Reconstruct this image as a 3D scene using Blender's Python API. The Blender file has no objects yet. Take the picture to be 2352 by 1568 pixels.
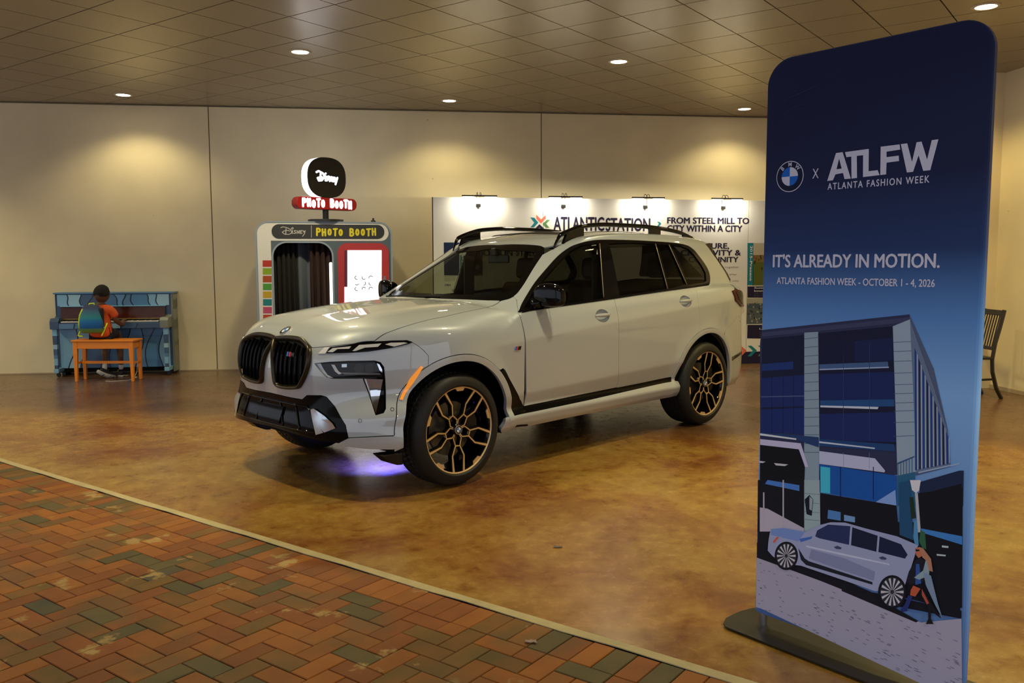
import bpy, bmesh, math, random
import numpy as np
from mathutils import Vector, Matrix, geometry
random.seed(7)
SC = bpy.context.scene
COL = SC.collection
R = math.radians
PI = math.pi

# ------------------------------------------------------------------ camera
F_PX, PITCH, ROLL, CAM_H = 1960.0, 0.09363, 0.0034, 1.545
cam_d = bpy.data.cameras.new('camera')
cam_d.sensor_fit = 'HORIZONTAL'
cam_d.sensor_width = 36.0
cam_d.lens = F_PX * 36.0 / 2352.0
cam_d.clip_start = 0.05
cam_d.clip_end = 200
cam = bpy.data.objects.new('camera', cam_d)
COL.objects.link(cam)
cam.matrix_world = (Matrix.Translation((0, 0, CAM_H)) @ Matrix.Rotation(PI / 2 - PITCH, 4, 'X')
                    @ Matrix.Rotation(-ROLL, 4, 'Z'))
SC.camera = cam

# ------------------------------------------------------------------ world, exposure
world = bpy.data.worlds.new('world')
SC.world = world
world.use_nodes = True
bg = world.node_tree.nodes['Background']
bg.inputs[0].default_value = (0.80, 0.86, 1.0, 1)
bg.inputs[1].default_value = 1.05
SC.view_settings.view_transform = 'Standard'
SC.view_settings.look = 'None'
SC.view_settings.exposure = 0.0
SC.view_settings.gamma = 1.0
SC.view_settings.use_curve_mapping = False

WARM = (1.0, 0.86, 0.50)
LAMP_W = 290.0          # watts of every ceiling downlight
CEIL = 3.72

# ------------------------------------------------------------------ materials
MATS = {}
def nodes_of(m):
    return m.node_tree.nodes, m.node_tree.links
def mat(name, col, rough=0.5, metal=0.0, coat=0.0, spec=0.5, emit=None, es=0.0, noise=None, bump=None, sheen=0.0):
    """principled; noise=(scale, amount) varies the colour, bump=(scale, strength)"""
    if name in MATS: return MATS[name]
    m = bpy.data.materials.new(name); m.use_nodes = True
    n, l = nodes_of(m); b = n['Principled BSDF']
    b.inputs['Base Color'].default_value = (*col, 1)
    b.inputs['Roughness'].default_value = rough
    b.inputs['Metallic'].default_value = metal
    b.inputs['Coat Weight'].default_value = coat
    b.inputs['Coat Roughness'].default_value = 0.03
    b.inputs['Specular IOR Level'].default_value = spec
    b.inputs['Sheen Weight'].default_value = sheen
    if emit:
        b.inputs['Emission Color'].default_value = (*emit, 1)
        b.inputs['Emission Strength'].default_value = es
    tc = n.new('ShaderNodeTexCoord')
    if noise:
        t = n.new('ShaderNodeTexNoise'); t.inputs['Scale'].default_value = noise[0]; t.inputs['Detail'].default_value = 5
        l.new(tc.outputs['Object'], t.inputs['Vector'])
        mx = n.new('ShaderNodeMix'); mx.data_type = 'RGBA'
        mx.inputs['A'].default_value = (*[c * (1 - noise[1]) for c in col], 1)
        mx.inputs['B'].default_value = (*[min(1, c * (1 + noise[1])) for c in col], 1)
        l.new(t.outputs['Fac'], mx.inputs['Factor']); l.new(mx.outputs['Result'], b.inputs['Base Color'])
    if bump:
        t = n.new('ShaderNodeTexNoise'); t.inputs['Scale'].default_value = bump[0]; t.inputs['Detail'].default_value = 4
        l.new(tc.outputs['Object'], t.inputs['Vector'])
        bp = n.new('ShaderNodeBump'); bp.inputs['Strength'].default_value = bump[1]; bp.inputs['Distance'].default_value = 0.01
        l.new(t.outputs['Fac'], bp.inputs['Height']); l.new(bp.outputs['Normal'], b.inputs['Normal'])
    MATS[name] = m
    return m
def ramp(n, pts):
    r = n.new('ShaderNodeValToRGB'); e = r.color_ramp.elements
    while len(e) > 1: e.remove(e[-1])
    e[0].position = pts[0][0]; e[0].color = (*pts[0][1], 1)
    for p, c in pts[1:]:
        k = e.new(p); k.color = (*c, 1)
    return r
def glass(name, tint, gloss=0.03, refl=1.0):
    m = bpy.data.materials.new(name); m.use_nodes = True
    n, l = nodes_of(m); n.remove(n['Principled BSDF']); out = n['Material Output']
    tr = n.new('ShaderNodeBsdfTransparent'); tr.inputs[0].default_value = (*tint, 1)
    gl = n.new('ShaderNodeBsdfGlossy'); gl.inputs['Roughness'].default_value = gloss
    fr = n.new('ShaderNodeFresnel'); fr.inputs[0].default_value = 1.5
    mx = n.new('ShaderNodeMixShader')
    ge = n.new('ShaderNodeNewGeometry'); mr = n.new('ShaderNodeMapRange'); mr.inputs['To Min'].default_value = 1.5; mr.inputs['To Max'].default_value = 1 / 1.5
    l.new(ge.outputs['Backfacing'], mr.inputs['Value']); l.new(mr.outputs[0], fr.inputs[0])
    rf = n.new('ShaderNodeMath'); rf.operation = 'MULTIPLY'; rf.inputs[1].default_value = refl; l.new(fr.outputs[0], rf.inputs[0]); l.new(rf.outputs[0], mx.inputs[0]); l.new(tr.outputs[0], mx.inputs[1]); l.new(gl.outputs[0], mx.inputs[2])
    l.new(mx.outputs[0], out.inputs['Surface'])
    return m

paint = mat('grey_paint', (0.41, 0.45, 0.485), 0.42, 0.12, 1.0, 0.5)
paint.node_tree.nodes['Principled BSDF'].inputs['Coat IOR'].default_value = 1.7
gloss_black = mat('gloss_black', (0.003, 0.003, 0.0035), 0.06, 0, 0.0, 0.28)
satin_black = mat('satin_black', (0.006, 0.0055, 0.0055), 0.42, spec=.35)
matte_black = mat('matte_black', (0.004, 0.004, 0.004), 0.9, spec=.15, noise=(40, .3))
bronze = mat('bronze_black_chrome', (0.035, 0.026, 0.014), 0.32, 0.6)
chrome = mat('chrome', (0.75, 0.78, 0.80), 0.06, 1.0)
intake_black = mat('intake_black', (0.003, 0.003, 0.003), 0.12, spec=.14)
gold = mat('gold_bronze', (0.70, 0.48, 0.23), 0.38, 0.45, noise=(60, .08))
white_p = mat('white_print', (0.72, 0.72, 0.70), 0.5)
steel = mat('steel', (0.45, 0.45, 0.45), 0.3, 1.0)
# tyre rubber: fine radial ribs in the tread come from a wave bump
def tyre_mat():
    m = mat('tyre_rubber', (0.010, 0.0095, 0.009), 0.55, spec=.35)
    n, l = nodes_of(m); b = n['Principled BSDF']; tc = n.new('ShaderNodeTexCoord')
    sp = n.new('ShaderNodeSeparateXYZ'); l.new(tc.outputs['Object'], sp.inputs[0])
    at = n.new('ShaderNodeMath'); at.operation = 'ARCTAN2'; l.new(sp.outputs['X'], at.inputs[0]); l.new(sp.outputs['Z'], at.inputs[1])
    mu = n.new('ShaderNodeMath'); mu.operation = 'MULTIPLY'; mu.inputs[1].default_value = 78; l.new(at.outputs[0], mu.inputs[0])
    si = n.new('ShaderNodeMath'); si.operation = 'SINE'; l.new(mu.outputs[0], si.inputs[0])
    gt = n.new('ShaderNodeMath'); gt.operation = 'GREATER_THAN'; gt.inputs[1].default_value = -0.75; l.new(si.outputs[0], gt.inputs[0])
    # only on the tread: radius larger than .37
    ln = n.new('ShaderNodeVectorMath'); ln.operation = 'LENGTH'
    cb = n.new('ShaderNodeCombineXYZ'); l.new(sp.outputs['X'], cb.inputs[0]); l.new(sp.outputs['Z'], cb.inputs[1]); l.new(cb.outputs[0], ln.inputs[0])
    g2 = n.new('ShaderNodeMath'); g2.operation = 'LESS_THAN'; g2.inputs[1].default_value = 0.372; l.new(ln.outputs['Value'], g2.inputs[0])
    mxm = n.new('ShaderNodeMath'); mxm.operation = 'MAXIMUM'; l.new(gt.outputs[0], mxm.inputs[0]); l.new(g2.outputs[0], mxm.inputs[1])
    bp = n.new('ShaderNodeBump'); bp.inputs['Strength'].default_value = 1.0; bp.inputs['Distance'].default_value = 0.03
    l.new(mxm.outputs[0], bp.inputs['Height']); l.new(bp.outputs[0], b.inputs['Normal'])
    return m
tyre_m = tyre_mat()

# ------------------------------------------------------------------ object helpers
def link(o, parent=None):
    COL.objects.link(o)
    if parent is not None: o.parent = parent
    return o
def tagp(o, label=None, cat=None, group=None, kind=None):
    if label: o['label'] = label
    if cat: o['category'] = cat
    if group: o['group'] = group
    if kind: o['kind'] = kind
    return o
def thing(name, label, cat, loc=(0, 0, 0), rz=0.0, group=None):
    o = bpy.data.objects.new(name, None); COL.objects.link(o)
    o.empty_display_size = 0.1
    o.location = loc; o.rotation_euler = (0, 0, rz)
    return tagp(o, label, cat, group)
def obj(name, bm, m, parent=None, smooth=False, bevel=0.0, seg=2, label=None):
    me = bpy.data.meshes.new(name)
    if isinstance(bm, bmesh.types.BMesh):
        bmesh.ops.recalc_face_normals(bm, faces=bm.faces)
        bm.to_mesh(me); bm.free()
    else:
        v, f = bm; me.from_pydata([tuple(map(float, p)) for p in v], [], [list(map(int, q)) for q in f]); me.update()
    for k in (m if isinstance(m, (list, tuple)) else [m]): me.materials.append(k)
    if smooth: me.polygons.foreach_set('use_smooth', [True] * len(me.polygons))
    o = bpy.data.objects.new(name, me); link(o, parent)
    if bevel:
        b = o.modifiers.new('bevel', 'BEVEL'); b.width = bevel; b.segments = seg; b.limit_method = 'ANGLE'
        b.harden_normals = False
    if label: o['label'] = label
    return o
def box(bm, x0, x1, y0, y1, z0, z1, mi=0, M=None):
    vs = [Vector((x, y, z)) for x in (x0, x1) for y in (y0, y1) for z in (z0, z1)]
    if M is not None: vs = [M @ v for v in vs]
    v = [bm.verts.new(p) for p in vs]
    for q in ((0, 1, 3, 2), (4, 6, 7, 5), (0, 4, 5, 1), (2, 3, 7, 6), (0, 2, 6, 4), (1, 5, 7, 3)):
        f = bm.faces.new([v[i] for i in q]); f.material_index = mi
    return v
def prism(bm, poly, d, mi=0):
    """poly = list of Vectors (planar), extruded by vector d"""
    a = [bm.verts.new(p) for p in poly]; b = [bm.verts.new(Vector(p) + Vector(d)) for p in poly]
    f1 = bm.faces.new(a); f2 = bm.faces.new(b[::-1]); f1.material_index = f2.material_index = mi
    n = len(a)
    for i in range(n):
        f = bm.faces.new((a[i], b[i], b[(i + 1) % n], a[(i + 1) % n])); f.material_index = mi
def tube(bm, pts, r, n=10, mi=0, cap=True, sx=1.0):
    pts = [Vector(p) for p in pts]; rs = r if isinstance(r, (list, tuple)) else [r] * len(pts)
    rings = []; prev = None
    for i, p in enumerate(pts):
        t = (pts[min(i + 1, len(pts) - 1)] - pts[max(i - 1, 0)]).normalized()
        if prev is None:
            a = Vector((0, 0, 1)) if abs(t.z) < 0.9 else Vector((1, 0, 0)); u = t.cross(a).normalized()
        else:
            u = (prev - t * prev.dot(t)).normalized()
        prev = u; w = t.cross(u)
        rings.append([bm.verts.new(p + (u * math.cos(2 * PI * k / n) * sx + w * math.sin(2 * PI * k / n)) * rs[i]) for k in range(n)])
    for a, b in zip(rings, rings[1:]):
        for k in range(n):
            f = bm.faces.new((a[k], a[(k + 1) % n], b[(k + 1) % n], b[k])); f.material_index = mi
    if cap:
        for q in (rings[0][::-1], rings[-1]):
            f = bm.faces.new(q); f.material_index = mi
def lathe(bm, prof, n=48, axis='Z', c=(0, 0, 0), mi=0):
    """prof = [(radius, height)]; axis Z or Y"""
    rings = []
    for r, h in prof:
        ring = []
        for k in range(n):
            a = 2 * PI * k / n
            if axis == 'Z': p = (c[0] + r * math.cos(a), c[1] + r * math.sin(a), c[2] + h)
            else: p = (c[0] + r * math.cos(a), c[1] + h, c[2] + r * math.sin(a))
            ring.append(bm.verts.new(p))
        rings.append(ring)
    for a, b in zip(rings, rings[1:]):
        for k in range(n):
            f = bm.faces.new((a[k], a[(k + 1) % n], b[(k + 1) % n], b[k])); f.material_index = mi
    return rings
def disc(bm, r, h, n=32, axis='Z', c=(0, 0, 0), mi=0):
    vs = []
    for k in range(n):
        a = 2 * PI * k / n
        vs.append(bm.verts.new((c[0] + r * math.cos(a), c[1] + r * math.sin(a), c[2] + h) if axis == 'Z' else
                               (c[0] + r * math.cos(a), c[1] + h, c[2] + r * math.sin(a))))
    f = bm.faces.new(vs); f.material_index = mi
def rrect(w0, w1, h0, h1, r, n=8):
    """rounded rectangle outline (2D); r = radius or four radii bl, br, tr, tl"""
    rr = r if isinstance(r, (tuple, list)) else (r,) * 4
    out = []
    for (cx, cy, a0, q) in ((w0 + rr[0], h0 + rr[0], PI, rr[0]), (w1 - rr[1], h0 + rr[1], 1.5 * PI, rr[1]),
                            (w1 - rr[2], h1 - rr[2], 0, rr[2]), (w0 + rr[3], h1 - rr[3], .5 * PI, rr[3])):
        for k in range(n + 1):
            a = a0 + k * PI / 2 / n
            out.append((cx + q * math.cos(a), cy + q * math.sin(a)))
    return out
# planes in space: origin, unit u, unit v
class Plane:
    def __init__(s, o, u, v):
        s.o = Vector(o); s.u = Vector(u).normalized(); s.v = Vector(v).normalized(); s.n = s.u.cross(s.v).normalized()
    def p(s, a, b, h=0.0): return s.o + s.u * a + s.v * b + s.n * h
CAMP = Vector((0, 0, CAM_H))
CMAT = cam.matrix_world.to_3x3()
def ray(u, v):
    return (CMAT @ Vector(((u - 1176) / F_PX, -(v - 784) / F_PX, -1.0)))
def px(pl, u, v):
    """where a point of the photograph lies on a plane, in the plane's own a, b"""
    d = ray(u, v); t = (pl.o - CAMP).dot(pl.n) / d.dot(pl.n); q = CAMP + d * t - pl.o
    return q.dot(pl.u), q.dot(pl.v)
FONT_CACHE = {}
def text_polys(body, bold=0.0, spacing=1.0):
    key = (body, bold, spacing)
    if key in FONT_CACHE: return FONT_CACHE[key]
    cu = bpy.data.curves.new('t', 'FONT'); cu.body = body; cu.size = 1; cu.offset = bold; cu.space_character = spacing; cu.resolution_u = 3
    cu.fill_mode = 'FRONT'
    o = bpy.data.objects.new('t', cu); COL.objects.link(o)
    dg = bpy.context.evaluated_depsgraph_get(); me = bpy.data.meshes.new_from_object(o.evaluated_get(dg))
    v = np.array([x.co[:2] for x in me.vertices]); f = [list(p.vertices) for p in me.polygons]
    bpy.data.objects.remove(o); bpy.data.curves.remove(cu); bpy.data.meshes.remove(me)
    FONT_CACHE[key] = (v, f)
    return FONT_CACHE[key]
class Flat:
    """collects flat printed shapes lying on one plane into one mesh"""
    def __init__(s, pl): s.pl = pl; s.bm = bmesh.new(); s.mats = []; s.lift = 0.0
    def mi(s, m):
        if m not in s.mats: s.mats.append(m)
        return s.mats.index(m)
    def poly(s, pts, m, h):
        vs = [s.bm.verts.new(s.pl.p(a, b, h)) for a, b in pts]
        e = [s.bm.edges.new((vs[i], vs[(i + 1) % len(vs)])) for i in range(len(vs))]
        r = bmesh.ops.triangle_fill(s.bm, use_beauty=True, use_dissolve=False, edges=e)
        k = s.mi(m)
        for g in r['geom']:
            if isinstance(g, bmesh.types.BMFace): g.material_index = k
    def ppoly(s, pts, m, h): s.poly([px(s.pl, u, v) for u, v in pts], m, h)
    def text(s, body, a0, b0, a1, b1, m, h, bold=0.0, spacing=1.0, shear=0.0, curve=None):
        v, f = text_polys(body, 0.0, spacing)
        if bold > 0:
            n0 = len(v); st = [(-1, 0), (1, 0), (0, .6), (0, -.6), (0, 0)]
            v = np.concatenate([v + np.array(q) * bold for q in st]); f = [[i + n0 * j for i in q] for j in range(len(st)) for q in f]
        lo = v.min(0); hi = v.max(0); w = (v - lo) / (hi - lo)
        k = s.mi(m); vs = []; nb = max(1, len(w) // 5) if bold > 0 else len(w) + 1; h00 = h
        for iv, (x, y) in enumerate(w):
            h = h00 + 4e-5 * (iv // nb)
            a = a0 + (a1 - a0) * x + shear * (b1 - b0) * y; b = b0 + (b1 - b0) * y
            vs.append(s.bm.verts.new(s.pl.p(a, b, h)))
        for q in f:
            try: fc = s.bm.faces.new([vs[i] for i in q]); fc.material_index = k
            except ValueError: pass
    def ptext(s, body, p0, p1, m, h, **kw):
        """p0 = bottom-left, p1 = top-right in the photograph"""
        a0, b0 = px(s.pl, *p0); a1, b1 = px(s.pl, *p1)
        s.text(body, a0, b0, a1, b1, m, h, **kw)
    def stroke(s, pts, w, m, h):
        """round-ended line through the points (plane coordinates)"""
        k = s.mi(m); h0_ = h
        for (a, b), (c, d) in zip(pts, pts[1:]):
            s.lift += 6e-6; h = h0_ + s.lift % .001
            dx, dy = c - a, d - b; L = math.hypot(dx, dy) or 1e-6; nx, ny = -dy / L * w / 2, dx / L * w / 2
            s_ = [(a + nx, b + ny), (a - nx, b - ny), (c - nx, d - ny), (c + nx, d + ny)]
            f = s.bm.faces.new([s.bm.verts.new(s.pl.p(x, y, h)) for x, y in s_]); f.material_index = k
        for a, b in pts:
            s.lift += 6e-6; h = h0_ + s.lift % .001
            f = s.bm.faces.new([s.bm.verts.new(s.pl.p(a + w / 2 * math.cos(q * PI / 4), b + w / 2 * math.sin(q * PI / 4), h)) for q in range(8)])
            f.material_index = k
    def done(s, name, parent, label=None):
        me = bpy.data.meshes.new(name); 
        bmesh.ops.recalc_face_normals(s.bm, faces=s.bm.faces)
        s.bm.to_mesh(me); s.bm.free()
        for m in s.mats: me.materials.append(m)
        o = bpy.data.objects.new(name, me); link(o, parent)
        if parent is not None: o.matrix_parent_inverse = parent_matrix(parent).inverted()
        if label: o['label'] = label
        return o
def parent_matrix(p):
    M = Matrix.Identity(4)
    while p is not None:
        M = (Matrix.Translation(p.location) @ p.rotation_euler.to_matrix().to_4x4()) @ p.matrix_parent_inverse.inverted().inverted() if False else Matrix.Translation(p.location) @ p.rotation_euler.to_matrix().to_4x4() @ M
        p = p.parent
    return M
def wobj(name, bm, m, parent, **kw):
    """object whose mesh is given in world coordinates, under a placed parent"""
    o = obj(name, bm, m, parent, **kw)
    o.matrix_parent_inverse = parent_matrix(parent).inverted()
    return o
# ------------------------------------------------------------------ floor, pavers
GA = R(-36.4)                                    # direction of paver edge and ceiling grid
EU = Vector((math.cos(GA), math.sin(GA), 0)); EV = Vector((math.sin(GA), -math.cos(GA), 0))  # EV points to the camera side
EO = Vector((0.0, 3.625, 0))
def floor_mat():
    m = bpy.data.materials.new('stained_concrete'); m.use_nodes = True
    n, l = nodes_of(m); b = n['Principled BSDF']; tc = n.new('ShaderNodeTexCoord')
    def noise(s, d, dist=0.0, rough=.6):
        t = n.new('ShaderNodeTexNoise'); t.inputs['Scale'].default_value = s; t.inputs['Detail'].default_value = d
        t.inputs['Distortion'].default_value = dist; t.inputs['Roughness'].default_value = rough
        l.new(tc.outputs['Object'], t.inputs['Vector']); return t
    a = noise(1.0, 9, 0.5, .70); c = noise(7.5, 9, 0.35, .74); d = noise(0.33, 3, .3)
    r1 = ramp(n, [(0.30, (0.13, 0.043, 0.013)), (0.40, (0.22, 0.095, 0.022)), (0.50, (0.29, 0.16, 0.032)), (0.64, (0.35, 0.225, 0.052)), (0.8, (0.40, 0.27, 0.085))])
    l.new(a.outputs['Fac'], r1.inputs[0])
    r2 = ramp(n, [(0.32, (0.50, 0.30, 0.20)), (0.44, (0.86, 0.78, 0.70)), (0.52, (1.0, 1.0, 1.0)), (0.68, (1.22, 1.2, 1.15))])
    l.new(c.outputs['Fac'], r2.inputs[0])
    mu = n.new('ShaderNodeMix'); mu.data_type = 'RGBA'; mu.blend_type = 'MULTIPLY'; mu.inputs['Factor'].default_value = 0.85
    l.new(r1.outputs[0], mu.inputs['A']); l.new(r2.outputs[0], mu.inputs['B'])
    # greyer brown towards the far wall, mixed in over a short stretch
    sp = n.new('ShaderNodeSeparateXYZ'); l.new(tc.outputs['Object'], sp.inputs[0])
    yy = n.new('ShaderNodeMath'); yy.operation = 'MULTIPLY_ADD'; yy.inputs[1].default_value = 0.20; l.new(sp.outputs['X'], yy.inputs[0]); l.new(sp.outputs['Y'], yy.inputs[2])
    gt = n.new('ShaderNodeMapRange'); gt.inputs['From Min'].default_value = 7.5; gt.inputs['From Max'].default_value = 8.1
    l.new(yy.outputs[0], gt.inputs['Value'])
    r3 = ramp(n, [(0.3, (0.085, 0.042, 0.022)), (0.5, (0.14, 0.078, 0.036)), (0.72, (0.20, 0.118, 0.05))])
    l.new(a.outputs['Fac'], r3.inputs[0])
    m2 = n.new('ShaderNodeMix'); m2.data_type = 'RGBA'
    l.new(gt.outputs[0], m2.inputs['Factor']); l.new(mu.outputs['Result'], m2.inputs['A']); l.new(r3.outputs[0], m2.inputs['B'])
    # pinker, dustier band
    r4 = ramp(n, [(0.44, (1, 1, 1)), (0.62, (0.95, 0.80, 0.86))]); l.new(d.outputs['Fac'], r4.inputs[0])
    m3 = n.new('ShaderNodeMix'); m3.data_type = 'RGBA'; m3.blend_type = 'MULTIPLY'; m3.inputs['Factor'].default_value = 1
    l.new(m2.outputs['Result'], m3.inputs['A']); l.new(r4.outputs[0], m3.inputs['B'])
    l.new(m3.outputs['Result'], b.inputs['Base Color'])
    rr = n.new('ShaderNodeMapRange'); rr.inputs['To Min'].default_value = 0.16; rr.inputs['To Max'].default_value = 0.36
    l.new(c.outputs['Fac'], rr.inputs['Value']); l.new(rr.outputs[0], b.inputs['Roughness'])
    bp = n.new('ShaderNodeBump'); bp.inputs['Strength'].default_value = 0.05; bp.inputs['Distance'].default_value = 0.01
    l.new(c.outputs['Fac'], bp.inputs['Height']); l.new(bp.outputs[0], b.inputs['Normal'])
    b.inputs['Specular IOR Level'].default_value = 0.42
    return m
fl_m = floor_mat()
pale_c = mat('pale_concrete', (0.40, 0.33, 0.17), 0.7, noise=(9, .25), bump=(60, .3))
sand_m = mat('joint_sand', (0.045, 0.03, 0.02), 0.9)
def edge_pt(a, b, z=0.0): return EO + EU * a + EV * b + Vector((0, 0, z))
# floor: an Empty-like mesh of the polished slab; pavers and the pale kerb are its parts
bm = bmesh.new()
slab = [edge_pt(-16, -0.03), edge_pt(14, -0.03), edge_pt(14, -16), edge_pt(-16, -16)]
prism(bm, slab, (0, 0, -0.12))
floor = obj('floor', bm, fl_m); floor['kind'] = 'structure'
bm = bmesh.new()
nk = 60
for i in range(nk):                               # pale edge strip, slightly chipped outline
    a0 = -8 + 16 * i / nk; a1 = -8 + 16 * (i + 1) / nk
    w0 = 0.006 * math.sin(i * 2.1); w1 = 0.006 * math.sin((i + 1) * 2.1)
    prism(bm, [edge_pt(a0, -0.030), edge_pt(a1, -0.030), edge_pt(a1, 0.022 + w1), edge_pt(a0, 0.022 + w0)], (0, 0, 0.004))
strip = obj('concrete_edge_strip', bm, pale_c, floor, label='pale cement strip between slab and pavers')
bm = bmesh.new(); prism(bm, [edge_pt(-16, -0.03, -.012), edge_pt(14, -0.03, -.012), edge_pt(14, 9, -.012), edge_pt(-16, 9, -.012)], (0, 0, -0.1))
bed = obj('sand_bed', bm, sand_m, floor)

def brick_mat(name, c1, c2):
    m = bpy.data.materials.new(name); m.use_nodes = True
    n, l = nodes_of(m); b = n['Principled BSDF']; tc = n.new('ShaderNodeTexCoord'); g = n.new('ShaderNodeNewGeometry')
    oi = n.new('ShaderNodeObjectInfo')
    t = n.new('ShaderNodeTexNoise'); t.inputs['Scale'].default_value = 6; t.inputs['Detail'].default_value = 6; l.new(g.outputs['Position'], t.inputs['Vector'])
    r = ramp(n, [(0.35, c1), (0.65, c2)]); l.new(t.outputs['Fac'], r.inputs[0])
    t2 = n.new('ShaderNodeTexNoise'); t2.inputs['Scale'].default_value = 3.1; t2.inputs['Detail'].default_value = 7; t2.inputs['Roughness'].default_value = .62; l.new(g.outputs['Position'], t2.inputs['Vector'])
    r2 = ramp(n, [(0.615, (0, 0, 0)), (0.66, (1, 1, 1))]); l.new(t2.outputs['Fac'], r2.inputs[0])
    mx = n.new('ShaderNodeMix'); mx.data_type = 'RGBA'; l.new(r2.outputs[0], mx.inputs['Factor']); l.new(r.outputs[0], mx.inputs['A']); mx.inputs['B'].default_value = (0.34, 0.22, 0.075, 1)
    t4 = n.new('ShaderNodeTexNoise'); t4.inputs['Scale'].default_value = 2.3; t4.inputs['Detail'].default_value = 6; l.new(g.outputs['Position'], t4.inputs['Vector'])
    r4 = ramp(n, [(0.50, (0, 0, 0)), (0.64, (.55, .55, .55))]); l.new(t4.outputs['Fac'], r4.inputs[0])
    m4 = n.new('ShaderNodeMix'); m4.data_type = 'RGBA'; l.new(r4.outputs[0], m4.inputs['Factor']); l.new(mx.outputs['Result'], m4.inputs['A']); m4.inputs['B'].default_value = (0.095, 0.070, 0.025, 1)
    hs = n.new('ShaderNodeHueSaturation'); mr = n.new('ShaderNodeMapRange'); mr.inputs['To Min'].default_value = .88; mr.inputs['To Max'].default_value = 1.12
    l.new(oi.outputs['Random'], mr.inputs['Value']); l.new(mr.outputs[0], hs.inputs['Value']); l.new(m4.outputs['Result'], hs.inputs['Color'])
    l.new(hs.outputs[0], b.inputs['Base Color']); b.inputs['Roughness'].default_value = 0.62; b.inputs['Specular IOR Level'].default_value = .3
    t3 = n.new('ShaderNodeTexNoise'); t3.inputs['Scale'].default_value = 90; t3.inputs['Detail'].default_value = 3; l.new(g.outputs['Position'], t3.inputs['Vector'])
    bp = n.new('ShaderNodeBump'); bp.inputs['Strength'].default_value = 0.35; bp.inputs['Distance'].default_value = 0.003
    l.new(t3.outputs['Fac'], bp.inputs['Height']); l.new(bp.outputs[0], b.inputs['Normal'])
    return m
BM = [brick_mat('paver_red', (0.175, 0.048, 0.006), (0.215, 0.064, 0.008)), brick_mat('paver_orange', (0.225, 0.070, 0.007), (0.27, 0.090, 0.009)),
      brick_mat('paver_brown', (0.11, 0.062, 0.011), (0.175, 0.072, 0.011)), brick_mat('paver_green_grey', (0.066, 0.054, 0.019), (0.095, 0.068, 0.021)),
      brick_mat('paver_dark', (0.045, 0.044, 0.030), (0.075, 0.060, 0.026))]
BW = [.34, .52, .68, .93, 1.0]
def brick_shape(w, h):
    g = 0.0016; c = 0.003
    b = bmesh.new()
    lo = [(g, g), (w - g, g), (w - g, h - g), (g, h - g)]
    hi = [(g + c, g + c), (w - g - c, g + c), (w - g - c, h - g - c), (g + c, h - g - c)]
    v0 = [b.verts.new((x, y, -0.02)) for x, y in lo]; v1 = [b.verts.new((x, y, -0.003)) for x, y in lo]; v2 = [b.verts.new((x, y, 0)) for x, y in hi]
    for p, q in ((v0, v1), (v1, v2)):
        for k in range(4): b.faces.new((p[k], p[(k + 1) % 4], q[(k + 1) % 4], q[k]))
    b.faces.new(v2); return b
BR_ME = {}
def brick_mesh(w, h, k):
    key = (round(w, 3), round(h, 3), k)
    if key not in BR_ME:
        b = brick_shape(w, h); me = bpy.data.meshes.new('brick'); bmesh.ops.recalc_face_normals(b, faces=b.faces); b.to_mesh(me); b.free(); me.materials.append(BM[k]); BR_ME[key] = me
    return BR_ME[key]
bricks = []                                       # (a, b, w, h) in edge coordinates
S = 0.1
for i in range(-75, 30): bricks.append((i * S + .03, 0.024, S, 2 * S))          # soldier course
b0 = 0.024 + 2 * S
for r_ in range(0, 34):                           # 90 degree herringbone
    for k in range(-40, 16):
        # each row r: bricks laid along u start at column r+4k ; upright ones at r+4k+2
        a = (r_ + 4 * k) * S + .03
        bricks.append((a, b0 + r_ * S, 2 * S, S))
        if r_ >= 1: bricks.append((a + 2 * S, b0 + (r_ - 1) * S, S, 2 * S))
        elif r_ == 0: bricks.append((a + 2 * S, b0, S, S))
    
def in_view(p, margin=0):
    q = CMAT.inverted() @ (Vector(p) - CAMP)
    if q.z >= -0.3: return None
    u = 1176 + F_PX * q.x / -q.z; v = 784 - F_PX * q.y / -q.z
    return (u, v) if (-margin < u < 2352 + margin and -margin < v < 1568 + margin) else None
near = []; rest = []
for (a, b, w, h) in bricks:
    c = edge_pt(a + w / 2, b + h / 2)
    if c.y < -3 or c.x < -9 or c.x > 5: continue
    (near if in_view(c, 30) else rest).append((c.length, a, b, w, h))
near.sort(); rest += near[298:]; near = near[:298]
MB = Matrix.Rotation(GA, 4, 'Z')
for (_, a, b, w, h) in near:
    k = next(j for j, t in enumerate(BW) if random.random() < t or j == 4)
    o = bpy.data.objects.new('brick', brick_mesh(w, h, k)); link(o, floor)
    # brick mesh x runs along EU, y along -EV
    p = edge_pt(a, b + h, random.uniform(-.0015, .0012)); o.location = p; o.rotation_euler = (random.uniform(-.004, .004), random.uniform(-.004, .004), GA)
bm = bmesh.new()
for (_, a, b, w, h) in rest:
    k = next(j for j, t in enumerate(BW) if random.random() < t or j == 4)
    g = .003; z = random.uniform(-.001, .001)
    q = [edge_pt(a + g, b + h - g, z), edge_pt(a + w - g, b + h - g, z), edge_pt(a + w - g, b + g, z), edge_pt(a + g, b + g, z)]
    top = [bm.verts.new(p) for p in q]; low = [bm.verts.new(p - Vector((0, 0, .02))) for p in q]
    f = bm.faces.new(top); f.material_index = k
    for i in range(4):
        f = bm.faces.new((low[i], low[(i + 1) % 4], top[(i + 1) % 4], top[i])); f.material_index = k
o = obj('brick_field', bm, BM, floor, label='brick pavers beyond the nearest ones'); o['kind'] = 'stuff'

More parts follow.
